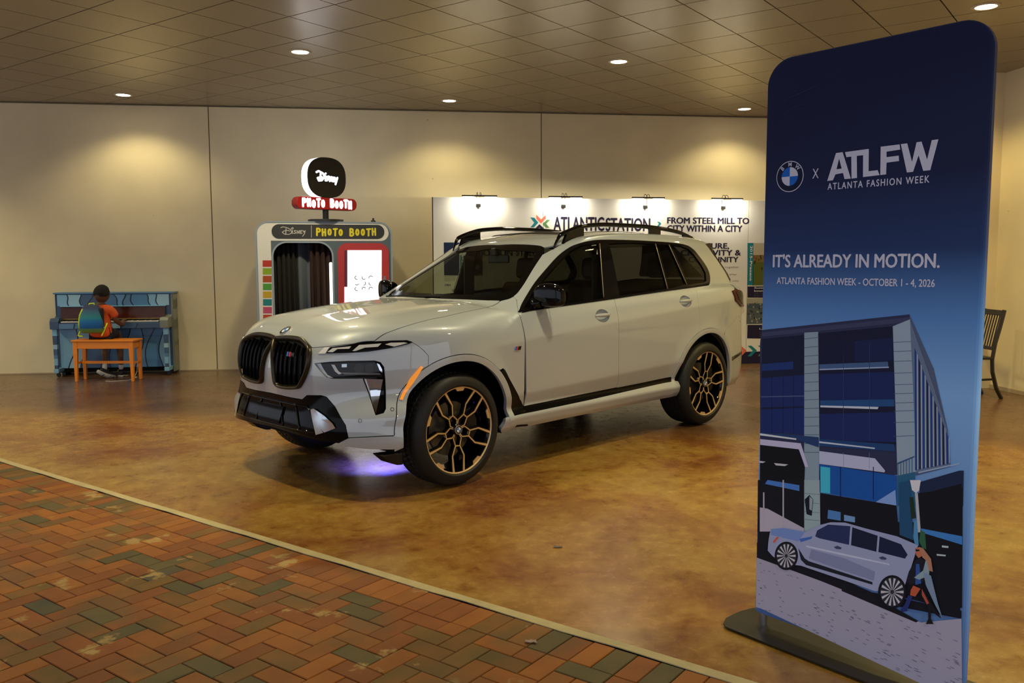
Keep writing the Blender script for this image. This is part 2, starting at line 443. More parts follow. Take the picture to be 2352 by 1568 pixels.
# ------------------------------------------------------------------ walls
def wall_mat(name, c, sc=1.2):
    m = mat(name, c, 0.78, spec=.25, bump=(7, .10))
    n, l = nodes_of(m); b = n['Principled BSDF']; tc = n.new('ShaderNodeTexCoord')
    t = n.new('ShaderNodeTexNoise'); t.inputs['Scale'].default_value = sc; t.inputs['Detail'].default_value = 7; l.new(tc.outputs['Object'], t.inputs['Vector'])
    r = ramp(n, [(0.3, tuple(x * .90 for x in c)), (0.7, tuple(min(1, x * 1.05) for x in c))]); l.new(t.outputs['Fac'], r.inputs[0])
    t2 = n.new('ShaderNodeTexVoronoi'); t2.inputs['Scale'].default_value = 1.7; l.new(tc.outputs['Object'], t2.inputs['Vector'])
    r2 = ramp(n, [(0.010, (.45, .40, .34)), (0.026, (1, 1, 1))]); l.new(t2.outputs['Distance'], r2.inputs[0])
    mu = n.new('ShaderNodeMix'); mu.data_type = 'RGBA'; mu.blend_type = 'MULTIPLY'; mu.inputs['Factor'].default_value = .8
    l.new(r.outputs[0], mu.inputs['A']); l.new(r2.outputs[0], mu.inputs['B']); l.new(mu.outputs['Result'], b.inputs['Base Color'])
    return m
wall_m = wall_mat('wall_plaster', (0.78, 0.67, 0.43))
joint_m = mat('wall_joint', (0.30, 0.24, 0.15), 0.9)
WA = R(7.7)
WU = Vector((math.cos(WA), math.sin(WA), 0)); WN = Vector((math.sin(WA), -math.cos(WA), 0))   # WN towards the camera
WO = Vector((-4.235, 12.17, 0))
def wpt(a, off, z): return WO + WU * a + WN * off + Vector((0, 0, z))
bm = bmesh.new(); prism(bm, [wpt(-10, -.03, 0), wpt(11, -.03, 0), wpt(11, -.25, 0), wpt(-10, -.25, 0)], (0, 0, CEIL + .1))
wall_back = obj('wall_back', bm, joint_m); wall_back['kind'] = 'structure'
PW = 4.72                                         # width of one wall panel
edges = [-PW * 2, -PW, 0, PW, PW * 2]
for i, (a, b) in enumerate(zip(edges, edges[1:])):
    bm = bmesh.new(); prism(bm, [wpt(a + .006, 0, .0), wpt(b - .006, 0, 0), wpt(b - .006, -.03, 0), wpt(a + .006, -.03, 0)], (0, 0, CEIL - .012))
    obj('concrete_panel', bm, wall_m, wall_back, bevel=.006)
bm = bmesh.new(); prism(bm, [wpt(-10, .006, 0), wpt(11, .006, 0), wpt(11, 0, 0), wpt(-10, 0, 0)], (0, 0, .016))
o = obj('trim_1', bm, mat('wall_foot', (0.42, 0.33, 0.2), .8, noise=(14, .2)), wall_back)
# right wall: a thick rear part that ends as a pilaster, then the nearer wall set back
RD = WN                                            # runs towards the camera
P1 = Vector((5.555, 10.20, 0)); P2 = Vector((5.785, 10.225, 0))
bm = bmesh.new()
q = [P1, P1 - RD * 3.6, P1 - RD * 3.6 + WU * .6, P2 + WU * .37, P2]
prism(bm, q, (0, 0, CEIL))
wall_right = obj('wall_right', bm, wall_m); wall_right['kind'] = 'structure'
bm = bmesh.new(); q = [P2, P2 + RD * 9, P2 + RD * 9 + WU * .3, P2 + WU * .3]
prism(bm, q, (0, 0, CEIL)); wr = obj('wall_panel', bm, wall_m, wall_right)
bm = bmesh.new(); box(bm, 0, 9, 0, .012, 0, .045, M=Matrix.Translation(P2) @ Matrix(((RD.x, -WU.x, 0, 0), (RD.y, -WU.y, 0, 0), (0, 0, 1, 0), (0, 0, 0, 1))))
obj('trim_2', bm, mat('wall_foot', (0.42, 0.33, 0.2), .8), wall_right)
# ------------------------------------------------------------------ ceiling tiles
def ceil_mat():
    m = mat('ceiling_tile', (0.30, 0.245, 0.165), 0.27, 0.25, spec=.5)
    n, l = nodes_of(m); b = n['Principled BSDF']; tc = n.new('ShaderNodeNewGeometry')
    t = n.new('ShaderNodeTexNoise'); t.inputs['Scale'].default_value = .8; t.inputs['Detail'].default_value = 2; l.new(tc.outputs['Position'], t.inputs['Vector'])
    bp = n.new('ShaderNodeBump'); bp.inputs['Strength'].default_value = .12; bp.inputs['Distance'].default_value = .05
    l.new(t.outputs['Fac'], bp.inputs['Height']); l.new(bp.outputs[0], b.inputs['Normal'])
    return m
tile_m = ceil_mat(); grid_m = mat('ceiling_joint', (0.03, 0.022, 0.014), .9)
bm = bmesh.new(); prism(bm, [Vector((-13, -2.5, CEIL + .03)), Vector((9, -2.5, CEIL + .03)), Vector((9, 16, CEIL + .03)), Vector((-13, 16, CEIL + .03))], (0, 0, .1))
ceiling = obj('ceiling', bm, grid_m); ceiling['kind'] = 'structure'
TS = 0.5941; TH = 0.9366; OA, OB = 3.954, 6.8299
nA = Vector((math.cos(TH), math.sin(TH), 0)); nB = Vector((-math.sin(TH), math.cos(TH), 0))
tile_me = bpy.data.meshes.new('ceiling_tile')
b = bmesh.new(); g = .0055; box(b, g, TS - g, g, TS - g, 0, .03); bmesh.ops.recalc_face_normals(b, faces=b.faces); b.to_mesh(tile_me); b.free(); tile_me.materials.append(tile_m)
def wall_side(p):
    return (p - WO).dot(WN) > -.05 and p.x < 6.6
tiles = []
for i in range(-22, 22):
    for j in range(-26, 26):
        p = nA * (OA + i * TS) + nB * (OB + j * TS)
        c = p + (nA + nB) * TS / 2
        if (c - WO).dot(WN) < -.45 or c.x > 6.8 or c.x < -12.7 or c.y < -2.2: continue
        v = in_view((c.x, c.y, CEIL), 60); d = math.hypot(c.x, c.y)
        tiles.append((d if v else 1000 + d, p))
tiles.sort(key=lambda t: t[0])
for d, p in tiles[:298]:
    o = bpy.data.objects.new('ceiling_tile', tile_me); link(o, ceiling); o.location = (p.x, p.y, CEIL); o.rotation_euler = (0, 0, TH)
bm = bmesh.new()
for d, p in tiles[298:]:
    M = Matrix.Translation((p.x, p.y, CEIL)) @ Matrix.Rotation(TH, 4, 'Z'); box(bm, g, TS - g, g, TS - g, 0, .03, M=M)
o = obj('ceiling_tile_field', bm, tile_m, ceiling, label='ceiling tiles beyond the nearest ones'); o['kind'] = 'stuff'

# ------------------------------------------------------------------ recessed downlights
lamp_face = mat('lamp_face', (1, .9, .7), .5, emit=(1.0, .86, .62), es=26)
lamp_rim = mat('lamp_rim', (0.62, 0.55, 0.42), .35)
seen = [((-5.05, 11.36), 'leftmost ceiling downlight, above the piano near the back wall'),
        ((-2.19, 9.11), 'ceiling downlight above and in front of the photo booth'),
        ((-0.84, 11.84), 'ceiling downlight near the back wall, left of the display board lamps'),
        ((1.18, 9.59), 'ceiling downlight straight above the rear half of the car'),
        ((3.36, 12.55), 'ceiling downlight near the back wall beside the tall banner'),
        ((4.10, 7.60), 'brightest ceiling downlight in the top right corner')]
unseen = [(-5.6, 6.9), (-2.2, 5.4), (1.2, 5.7), (3.9, 3.7), (-8.4, 9.9), (-8.3, 4.5), (2.6, 0.2), (4.75, 9.6)]
for k, (xy, lab) in enumerate(seen + [(u, None) for u in unseen]):
    lab = lab or 'recessed ceiling downlight outside the picture'
    t = thing('ceiling_downlight', lab, 'lamp', (xy[0], xy[1], CEIL), group='recessed ceiling downlights')
    if k >= len(seen): t['group'] = 'downlights outside the picture'
    bm = bmesh.new(); lathe(bm, [(.115, .0), (.115, -.006), (.088, -.008), (.082, .0), (.08, .02)], 32); obj('rim', bm, lamp_rim, t, smooth=True)
    bm = bmesh.new(); disc(bm, .088, -.0045, 32); obj('diffuser', bm, lamp_face, t)
    ld = bpy.data.lights.new('downlight', 'SPOT'); ld.energy = LAMP_W * (1.25 if k == 5 else 0.29 if k in (0, 2, 4) else .5 if k == len(seen) + len(unseen) - 1 else 1.15); ld.color = (1, .78, .30) if k in (5, len(seen) + len(unseen) - 1) else WARM; ld.spot_size = R(134); ld.spot_blend = .55; ld.shadow_soft_size = .12
    lo = bpy.data.objects.new('bulb', ld); link(lo, t); lo.location = (0, 0, -.02)
# ================================================================== the car
# body surface: smooth implicit solid in car coordinates (x forward, y left, z up)
def spl(xs,ys):
    xs=np.array(xs,float);ys=np.array(ys,float)
    if xs[0]>xs[-1]: xs=xs[::-1];ys=ys[::-1]
    n=len(xs);h=np.diff(xs);A=np.eye(n);b=np.zeros(n)
    for i in range(1,n-1):
        A[i,i-1]=h[i-1];A[i,i]=2*(h[i-1]+h[i]);A[i,i+1]=h[i];b[i]=6*((ys[i+1]-ys[i])/h[i]-(ys[i]-ys[i-1])/h[i-1])
    M=np.linalg.solve(A,b)
    def f(x):
        x=np.clip(np.asarray(x,float),xs[0],xs[-1]);i=np.clip(np.searchsorted(xs,x)-1,0,n-2)
        a=xs[i+1]-x;c=x-xs[i];hh=h[i]
        return (M[i]*a**3+M[i+1]*c**3)/(6*hh)+(ys[i]/hh-M[i]*hh/6)*a+(ys[i+1]/hh-M[i+1]*hh/6)*c
    return f
def smin(a,b,r):
    h=np.maximum(r-np.abs(a-b),0)/r
    return np.minimum(a,b)-h*h*h*r/6.
def spl_(t,r=.010):
    return .5*(t+np.sqrt(t*t+r*r))
def sst(a,b,x):
    t=np.clip((x-a)/(b-a),0,1); return t*t*(3-2*t)
hoodc=spl([2.50,2.43,2.36,2.28,2.15,1.9,1.6,1.3,1.0,.7],[.93,1.0,1.05,1.088,1.13,1.178,1.213,1.238,1.254,1.264])
crown=spl([0,.3,.5,.65,.8,.9,1.0,1.1],[0,.003,.006,.022,.05,.078,.115,.16])
beltz=spl([1.1,.94,.4,-.14,-.9,-1.42,-1.74,-2.2,-2.8],[1.17,1.187,1.215,1.241,1.273,1.296,1.31,1.30,1.28])
sidep=spl([.18,.26,.33,.38,.43,.47,.55,.64,.75,.88,.98,1.05,1.15,1.25,1.35],[.86,.93,.972,.985,.972,.958,.965,.980,.985,.990,.992,.985,.965,.938,.905])
planx=spl([2.7,2.4,2.15,1.9,1.55,1.2,.5,-1.2,-1.6,-2.0,-2.2,-2.4,-2.6,-2.8],[-.16,-.09,-.035,-.008,.004,0,0,.0,.002,-.022,-.055,-.11,-.19,-.28])
frontz=spl([.15,.22,.30,.38,.45,.55,.65,.78,.9,.98,1.05,1.2],[2.22,2.32,2.40,2.435,2.44,2.425,2.425,2.435,2.425,2.405,2.37,2.28])
rearz=spl([.15,.25,.35,.5,.65,.8,.95,1.1,1.3,1.4],[-2.42,-2.56,-2.65,-2.71,-2.69,-2.64,-2.61,-2.60,-2.58,-2.54])
def Lf(x,y,z):
    a=np.abs(y)
    top=hoodc(x)-crown(a)
    cab=beltz(x)+.006-.25*np.maximum(a-.9,0)
    w=sst(1.12,.86,x); T=top*(1-w)+cab*w
    W0=sidep(z)
    zu=1.035-.0675*x; zl=.600-.033*x
    k2=sst(-1.55,-1.08,x)
    W1=.993-.20*spl_(z-zu)-.32*spl_(z-zu)**2-.065*spl_(zu-z)+k2*(-.30*spl_(zl-z)+.066*sst(.49,.395,z))-.55*spl_(.355-z)
    k=sst(1.5,.95,x)
    W=W0*(1-k)+W1*k+planx(x)
    for wx in(1.5525,-1.5525):
        r=np.sqrt((x-wx)**2+(z-.4)**2); W=W+.012*np.exp(-((r-.50)/.075)**2)
    XF=frontz(z)-(.44+.30*sst(.52,.72,z))*(a/.98)**4.2
    XR=rearz(z)+.30*(a/.93)**4
    g=smin(W-a,T-z,.14); g=smin(g,XF-x,.16); g=smin(g,x-XR,.18)
    return smin(g,z-.17,.03)
roofc=spl([.6,.35,.2,0,-.3,-.7,-1.2,-1.6,-1.9,-2.1,-2.4],[1.58,1.665,1.71,1.76,1.80,1.818,1.818,1.803,1.775,1.742,1.68])
wgz=spl([1.05,1.2,1.3,1.45,1.6,1.7,1.8,1.9],[.965,.937,.915,.878,.832,.792,.745,.69])
def Gf(x,y,z):
    a=np.abs(y)
    T=roofc(x)-.028*(a/.65)**2
    W=wgz(z)-.035*sst(-.3,.6,x)*sst(1.2,1.4,z)-.09*sst(-1.3,-2.3,x)
    XW=1.06-(z-1.235)*1.80-.05*(z-1.235)**2-.185*(a/.8)**1.9
    XR=-2.10-(1.72-z)*.78+.15*(a/.8)**3
    g=smin(W-a,T-z,.10); g=smin(g,(XW-x)*.5,.035); g=smin(g,(x-XR)*.8,.10)
    return np.minimum(g,(z-1.02)*.8)
def Ff(x,y,z):
    L=Lf(x,y,z);G=Gf(x,y,z)
    r=.05;h=np.maximum(r-np.abs(L-G),0)/r
    return np.maximum(L,G)+h*h*h*r/6.
def march(O,D,t0,t1,f=Ff,n=160):
    O=np.atleast_2d(O).astype(float);D=np.atleast_2d(D).astype(float)
    N=len(O);ts=np.linspace(t0,t1,n);lo=np.full(N,np.nan);prev=np.full(N,-1.)
    for k in range(n):
        P=O+ts[k]*D;v=f(P[:,0],P[:,1],P[:,2])
        hit=np.isnan(lo)&(v>0); lo[hit]=ts[max(k-1,0)]
    a=lo.copy();b=lo+(ts[1]-ts[0])
    for _ in range(30):
        m=(a+b)/2;P=O+m[:,None]*D;v=f(P[:,0],P[:,1],P[:,2])
        ins=v>0;b=np.where(ins,m,b);a=np.where(ins,a,m)
    return O+b[:,None]*D
def grad(P,f=Ff,e=2e-3):
    g=np.stack([f(P[:,0]+(e if i==0 else 0),P[:,1]+(e if i==1 else 0),P[:,2]+(e if i==2 else 0))-f(P[:,0]-(e if i==0 else 0),P[:,1]-(e if i==1 else 0),P[:,2]-(e if i==2 else 0)) for i in range(3)],1)
    return -g/np.linalg.norm(g,axis=1)[:,None]

CAR_X, CAR_Y, CAR_YAW = 0.0493, 7.5512, -2.35486
suv = thing('suv', 'large light grey sport utility vehicle with gold-edged wheels parked in the middle', 'car', (CAR_X, CAR_Y, 0), CAR_YAW)
CINV = (Matrix.Translation((CAR_X, CAR_Y, 0)) @ Matrix.Rotation(CAR_YAW, 4, 'Z')).inverted()
CC = np.array(CINV @ CAMP); CR = np.array((CINV.to_3x3() @ CMAT))
def hit(pts, f=Ff, depth_=0):
    D = np.array([CR @ np.array([(u - 1176) / F_PX, -(v - 784) / F_PX, -1.0]) for u, v in pts])
    P = march(np.repeat(CC[None], len(pts), 0), D, 4.0, 12.5, f, 420)
    bad = np.isnan(P[:, 0])
    if bad.any() and depth_ < 14:                # a point just off the outline: move it inwards a little
        q = [pts[i] for i in np.nonzero(bad)[0]]
        q2 = []
        for u, v in q:
            du, dv = 1180 - u, 760 - v; L = math.hypot(du, dv); q2.append((u + du / L * 1.5, v + dv / L * 1.5))
        P[bad] = hit(q2, f, depth_ + 1)
    return P
def dense(pts, n=4, closed=False):
    """Catmull-Rom curve through the points"""
    P = [np.array(p, float) for p in pts]; N = len(P); out = []
    for i in range(N if closed else N - 1):
        if closed: a, b, c, d = P[i - 1], P[i], P[(i + 1) % N], P[(i + 2) % N]
        else: b, c = P[i], P[i + 1]; a = P[i - 1] if i else 2 * b - c; d = P[i + 2] if i + 2 < N else 2 * c - b
        for k in range(n):
            t = k / n; out.append(.5 * ((2 * b) + (c - a) * t + (2 * a - 5 * b + 4 * c - d) * t * t + (3 * b - a - 3 * c + d) * t ** 3))
    if not closed: out.append(P[-1])
    return [tuple(p) for p in out]
def dhit(pts, n=4): return hit(dense(pts, n))
def nrm(v): v = np.array(v, float); return v / np.linalg.norm(v)
class Lin:                                       # parallel projection onto the body
    def __init__(s, D, e1, e2, start): s.D = nrm(D); s.e1 = nrm(e1); s.e2 = nrm(e2); s.st = start
    def to2(s, P): P = np.atleast_2d(P); return np.stack([P @ s.e1, P @ s.e2], 1)
    def to3(s, q, f=Ff):
        O = q[:, :1] * s.e1 + q[:, 1:2] * s.e2 - s.D * s.st
        return march(O, np.repeat(s.D[None], len(q), 0), 0, s.st + .6, f, 260)
class Cyl:                                       # projection towards a vertical axis
    def __init__(s, ax, sg): s.ax = ax; s.sg = sg
    def to2(s, P): P = np.atleast_2d(P); return np.stack([np.arctan2(P[:, 1], s.sg * (P[:, 0] - s.ax)), P[:, 2]], 1)
    def to3(s, q, f=Ff):
        d = np.stack([s.sg * np.cos(q[:, 0]), np.sin(q[:, 0]), 0 * q[:, 0]], 1)
        O = np.stack([s.ax + 0 * q[:, 0], 0 * q[:, 0], q[:, 1]], 1) + d * 1.7
        return march(O, -d, 0, 1.7, f, 200)
SIDE = Lin((0, -1, 0), (-1, 0, 0), (0, 0, 1), 1.5)
c35, s35 = math.cos(R(35)), math.sin(R(35))
SUP = Lin((0, -c35, -s35), (-1, 0, 0), (0, -s35, c35), 2.4)
TOP = Lin((0, 0, -1), (1, 0, 0), (0, 1, 0), 2.3)
WIN = Lin((-.90, 0, -.44), (0, 1, 0), (-.44, 0, .90), 2.8)
FRO = Cyl(1.45, 1); REA = Cyl(-1.75, -1)
def inpoly(P, poly):
    x, y = P[:, 0], P[:, 1]; r = np.zeros(len(P), bool); n = len(poly); j = n - 1
    for i in range(n):
        xi, yi = poly[i]; xj, yj = poly[j]
        c = ((yi > y) != (yj > y)) & (x < (xj - xi) * (y - yi) / ((yj - yi) + 1e-12) + xi); r ^= c; j = i
    return r
def resample(poly, res):
    out = []; n = len(poly)
    for i in range(n):
        a = np.array(poly[i]); b = np.array(poly[(i + 1) % n]); k = max(1, int(np.ceil(np.linalg.norm(b - a) / res)))
        for t in range(k): out.append(a + (b - a) * t / k)
    return np.array(out)
def area2(p): x, y = p[:, 0], p[:, 1]; return np.sum(x * np.roll(y, -1) - np.roll(x, -1) * y) / 2
def inset(p, d):
    """moves the outline inwards by d"""
    if d == 0: return p
    if area2(p) < 0: p = p[::-1]
    a = np.roll(p, 1, 0); b = np.roll(p, -1, 0); t = b - a; t /= (np.linalg.norm(t, axis=1)[:, None] + 1e-9)
    return p + np.stack([-t[:, 1], t[:, 0]], 1) * d
def panel(name, poly, pr, m, off=0.0, thick=.012, res=.035, holes=(), gap=.0018, mirror=False, parent=None, label=None, f=Ff, offf=None, flat=False, feat=None):
    """sheet that follows the body surface inside an outline (2D points of projection pr)"""
    parent = suv if parent is None else parent
    P = inset(resample(poly, res * .7), gap); loops = [P]
    hs = [inset(resample(h, res * .6), -gap if gap else 0) for h in holes]
    loops += hs
    lo = P.min(0); hi = P.max(0); g = []
    yy = lo[1]; row = 0
    while yy < hi[1]:
        xs = np.arange(lo[0] + (res / 2 if row % 2 else 0), hi[0], res); g.append(np.stack([xs, 0 * xs + yy], 1)); yy += res * .87; row += 1
    G = np.concatenate(g); k = inpoly(G, P)
    for h in hs: k &= ~inpoly(G, h)
    G = G[k]
    B = np.concatenate(loops)
    if feat is not None:                         # rows of points along the body creases keep them crisp
        Q = pr.to2(feat); k = inpoly(Q, P)
        for h in hs: k &= ~inpoly(Q, h)
        Q = Q[k]
        if len(Q):
            Q = Q[np.sqrt(((Q[:, None] - B[None]) ** 2).sum(2)).min(1) > .006]
            if len(G) and len(Q): G = G[np.sqrt(((G[:, None] - Q[None]) ** 2).sum(2)).min(1) > res * .3]
    else: Q = np.zeros((0, 2))
    if len(G):
        d = np.sqrt(((G[:, None] - B[None]) ** 2).sum(2)).min(1); G = G[d > res * .42]
    V = np.concatenate([B, G, Q]) if len(G) else B
    ed = []; s0 = 0
    for L in loops:
        n = len(L); ed += [(s0 + i, s0 + (i + 1) % n) for i in range(n)]; s0 += n
    r = geometry.delaunay_2d_cdt([Vector(p) for p in V], ed, [], 1, 1e-6)
    V2 = np.array([list(p) for p in r[0]]); T = [list(t) for t in r[2]]
    if len(T) == 0: print('EMPTY panel', name); return None
    C = np.array([V2[t].mean(0) for t in T]); k = inpoly(C, P)
    for h in hs: k &= ~inpoly(C, h)
    T = [t for t, q in zip(T, k) if q]
    X = pr.to3(V2, f)
    bad = np.isnan(X[:, 0]); T = [t for t in T if not bad[t].any()]
    X = np.nan_to_num(X); N = grad(X, f); N[bad] = (0, 0, 1)
    o_ = off if offf is None else offf(V2, X)
    Y = X + N * (np.asarray(o_).reshape(-1, 1) if not np.isscalar(o_) else o_)
    if offf is not None: N = None
    # orientation
    t0 = T[len(T) // 2]; fn = np.cross(Y[t0[1]] - Y[t0[0]], Y[t0[2]] - Y[t0[0]])
    outward = grad(X[[t0[0]]], f)[0]
    if fn @ outward < 0: T = [t[::-1] for t in T]
    # boundary edges for the skirt
    cnt = {}
    for t in T:
        for i in range(len(t)): cnt[(t[i], t[(i + 1) % len(t)])] = 1
    bd = [(a, b) for a, b in cnt if (b, a) not in cnt]
    GN = grad(X, f); nv = len(Y); verts = list(Y); faces = [tuple(t) for t in T]; ns = [] if N is None else list(N)
    if thick:
        m1 = {}; m2 = {}
        for a, b in bd:
            for q in (a, b):
                if q not in m1:
                    m1[q] = len(verts); verts.append(Y[q]); m2[q] = len(verts); verts.append(Y[q] - GN[q] * thick)
                    if N is not None: ns += [None, None]
        acc = {}
        for a, b in bd:
            faces.append((m1[b], m1[a], m2[a], m2[b]))
            e = np.cross(Y[b] - Y[a], GN[a]); e = e / (np.linalg.norm(e) + 1e-9)
            for q in (a, b):
                for kx in (m1[q], m2[q]): acc[kx] = acc.get(kx, 0) + e
        if N is not None:
            for kx, e in acc.items(): ns[kx] = e / (np.linalg.norm(e) + 1e-9)
    outs = []
    for sg in ((1, -1) if mirror else (1,)):
        me = bpy.data.meshes.new(name)
        me.from_pydata([(p[0], p[1] * sg, p[2]) for p in verts], [], faces if sg == 1 else [q[::-1] for q in faces]); me.update()
        me.materials.append(m); me.polygons.foreach_set('use_smooth', [not flat] * len(me.polygons))
        if N is not None and not flat:
            me.normals_split_custom_set_from_vertices([(q[0], q[1] * sg, q[2]) for q in ns])
        o = bpy.data.objects.new(name, me); link(o, parent)
        if label: o['label'] = label
        outs.append(o)
    return outs if mirror else outs[0]
def P2(pr, pts): return [tuple(q) for q in pr.to2(hit(pts))]
def S2(pr, P): return [tuple(q) for q in pr.to2(np.array(P, float))]
def half(pr, pts3, axis):
    """closes a left-half outline (3D points, first and last on y=0) with its mirror image"""
    P = np.array(pts3, float); P[0, 1] = 0; P[-1, 1] = 0
    M = P[1:-1][::-1] * np.array([1, -1, 1]); return S2(pr, np.concatenate([P, M]))
WHX = (1.5525, -1.5525); WZ = .395
_fx = np.arange(-2.3, 1.5, .028)
FEAT2 = np.concatenate([np.stack([_fx, 0 * _fx + 1.2, fz(_fx) + d_], 1) for fz in (lambda x: 1.035 - .0675 * x, lambda x: .600 - .033 * x) for d_ in (-.014, 0, .014)])
FEAT = SIDE.to3(SIDE.to2(FEAT2)); FEAT = FEAT[~np.isnan(FEAT[:, 0])]
def arc(cx, r, a0, a1, n=22, rz=None, zc=None):
    """points (x, z) round a wheel arch"""
    rz = rz or r; zc = WZ if zc is None else zc
    return [(cx + r * math.cos(R(a0 + (a1 - a0) * i / n)), zc + rz * math.sin(R(a0 + (a1 - a0) * i / n))) for i in range(n + 1)]
def sd(pts): return [(-x, z) for x, z in pts]     # (x,z) -> SIDE 2D
# ---- outlines measured on the photograph (near side), turned into points on the body
hood_side = dhit([(859, 784), (881, 768), (908, 757), (942, 745.5), (985, 733.5), (1019, 727), (1061, 717), (1100, 709), (1126, 703), (1141, 696.5), (1148, 690)])
hood_front = dhit([(716, 798.5), (740, 797), (762, 795), (810, 790)])
kid_top = dhit([(640, 777), (655, 774), (680, 774), (698, 778.6), (708, 789)])
cowl = dhit([(1120, 689.5), (1060, 687), (1027, 686), (990, 684.5)])
c0 = hit([(629, 779)])[0]; c1 = np.array([1.035, 0, 1.25])
hood3 = [c0] + list(kid_top) + list(hood_front) + list(hood_side) + list(cowl) + [c1]
panel('hood', half(TOP, hood3, 0), TOP, paint, res=.04, label='grey bonnet with the round badge at its nose')
# front bumper cover with openings for lamps, air curtains and intake
arch_fr_out = arc(WHX[0], .525, 62, -2, 16)
lampend = dhit([(935, 781.5), (948, 787), (960, 794), (971, 803), (984, 817)])
low_in = hit([(800, 1004.5), (793.6, 976), (770, 934.6), (750, 911.4), (738, 907.7), (705, 907.5), (694, 917), (660, 911)])
bot = hit([(911, 999.5), (870, 1001), (830, 1003.5)])
arch_pts = SIDE.to3(np.array(sd(arch_fr_out)))
ic = np.array([2.44, 0, low_in[-1][2] + .004]); 
bump3 = [c0] + list(kid_top) + list(hood_front) + [hood_side[0]] + list(lampend) + list(arch_pts) + list(bot) + list(low_in) + [ic]
main_open = P2(FRO, [(722, 834.5), (758, 831), (800, 829), (860, 828), (874, 832), (882, 843), (884.5, 868), (886, 900), (886, 938), (881, 948), (863, 953), (833, 869), (762, 869.5), (749, 867), (735, 852)])
mo = [(-a, b) for a, b in main_open]
panel('bumper_cover', half(FRO, bump3, 0), FRO, paint, res=.034, holes=[main_open, mo], gap=.0015, thick=.035)
# recessed lamp bodies behind the openings
lamp_body = P2(FRO, [(716, 829), (800, 824), (866, 822), (880, 828), (890, 842), (892, 900), (892, 942), (884, 954), (861, 960), (828, 874), (757, 875), (742, 872), (728, 852)])
panel('lamp_recess', lamp_body, FRO, satin_black, off=-.040, thick=0, gap=0, mirror=True)
lens_m = mat('lamp_glass', (0.008, 0.007, 0.006), 0.05, 0, 0.0, .35)
hl = panel('headlight', P2(FRO, [(735, 834.5), (795, 832.4), (859, 832), (873, 839), (878.5, 849), (880, 866), (829.5, 866.4), (763, 866.4), (750, 860), (741.5, 847.5)]), FRO, lens_m, off=-.018, thick=.03, gap=0, mirror=True, label='dark main headlight')
panel('lamp_bezel', P2(FRO, [(721, 835), (734, 834), (741, 848), (750, 861), (764, 868), (752, 868), (736, 853)]), FRO, paint, off=-.014, thick=.02, gap=0, mirror=True)
drl_m = mat('daylight_bar', (0.62, 0.63, 0.62), .25, 0, 1)
for h_, sg in zip(hl, (1, -1)):
    pass
panel('light_bar', P2(FRO, [(759, 837), (767, 837.5), (776, 852), (784, 858), (777, 860), (768, 853)]), FRO, drl_m, off=-.012, thick=.008, gap=0, mirror=True, res=.02)
panel('lens_frame', P2(FRO, [(781, 855), (872, 857), (876, 861), (790, 860)]), FRO, mat('dark_chrome', (.12, .11, .1), .2, .9), off=-.012, thick=.008, gap=0, mirror=True, res=.02)
led_m = mat('led_module', (0.55, 0.6, 0.62), .12, .6)
panel('led_module', P2(FRO, [(784, 836), (796, 835.5), (796, 843), (784, 843.5)]), FRO, led_m, off=-.010, thick=.008, gap=0, mirror=True, res=.015)
panel('projector_lens', P2(FRO, [(816, 836), (832, 835.5), (836, 845), (832, 856), (818, 856), (812, 846)]), FRO, mat('projector', (.02, .017, .014), .08, .3, 0), off=-.010, thick=.008, gap=0, mirror=True, res=.015)
panel('projector_lens', P2(FRO, [(840, 836), (856, 835.5), (858, 846), (855, 857), (842, 857), (838, 846)]), FRO, mat('projector', (.02, .017, .014), .08, .3, 0), off=-.010, thick=.008, gap=0, mirror=True, res=.015)
panel('lens_edge', P2(FRO, [(866, 834), (872, 837), (878, 848), (879, 857), (872, 850)]), FRO, chrome, off=-.010, thick=.008, gap=0, mirror=True, res=.015)
# air curtain: bright angled blade and black slot
def blade_off(V, X):
    a = V[:, 0]; return -.034 + .035 * (a - a.min()) / (np.ptp(a) + 1e-6)
panel('air_curtain_blade', P2(FRO, [(836, 871), (879.5, 871), (874, 900), (866.5, 935), (863.5, 948)]), FRO, chrome, offf=blade_off, thick=0, gap=0, mirror=True, res=.03, label='bright blade in the air curtain')
panel('air_curtain_slot', P2(FRO, [(880.5, 871), (882.5, 900), (882, 938), (864.5, 949), (874, 905)]), FRO, gloss_black, off=-.008, thick=.02, gap=0, mirror=True, res=.03)
# slim upper lamps
sl = panel('slim_lamp', P2(FRO, [(749.5, 811.5), (759, 797.5), (810, 791), (859, 784.5), (900, 782), (935, 781.3), (947.5, 785.5), (938, 790), (897, 799.5), (846, 807.8), (795, 810.5)]), FRO, gloss_black, off=.004, thick=.012, gap=0, mirror=True, res=.02, label='slim black daytime lamp strip')
panel('lamp_tip', P2(FRO, [(731, 812.5), (746.5, 798), (757, 797.5), (748, 811.8)]), FRO, white_p, off=.005, thick=.008, gap=0, mirror=True, res=.02, label='pale end piece of the slim lamp')
for pts in ([(753, 808.5), (765, 799.8), (807, 795.5), (802.5, 801), (776, 801.8), (765, 809)], [(809.5, 806), (825, 792.6), (876, 788.8), (868, 796.5), (838, 798.5), (816.5, 806.2)],
            [(884, 791), (897, 787.2), (928, 786.2), (936, 788), (905, 796)]):
    panel('light_guide', P2(FRO, pts), FRO, drl_m, off=.006, thick=.004, gap=0, mirror=True, res=.02)
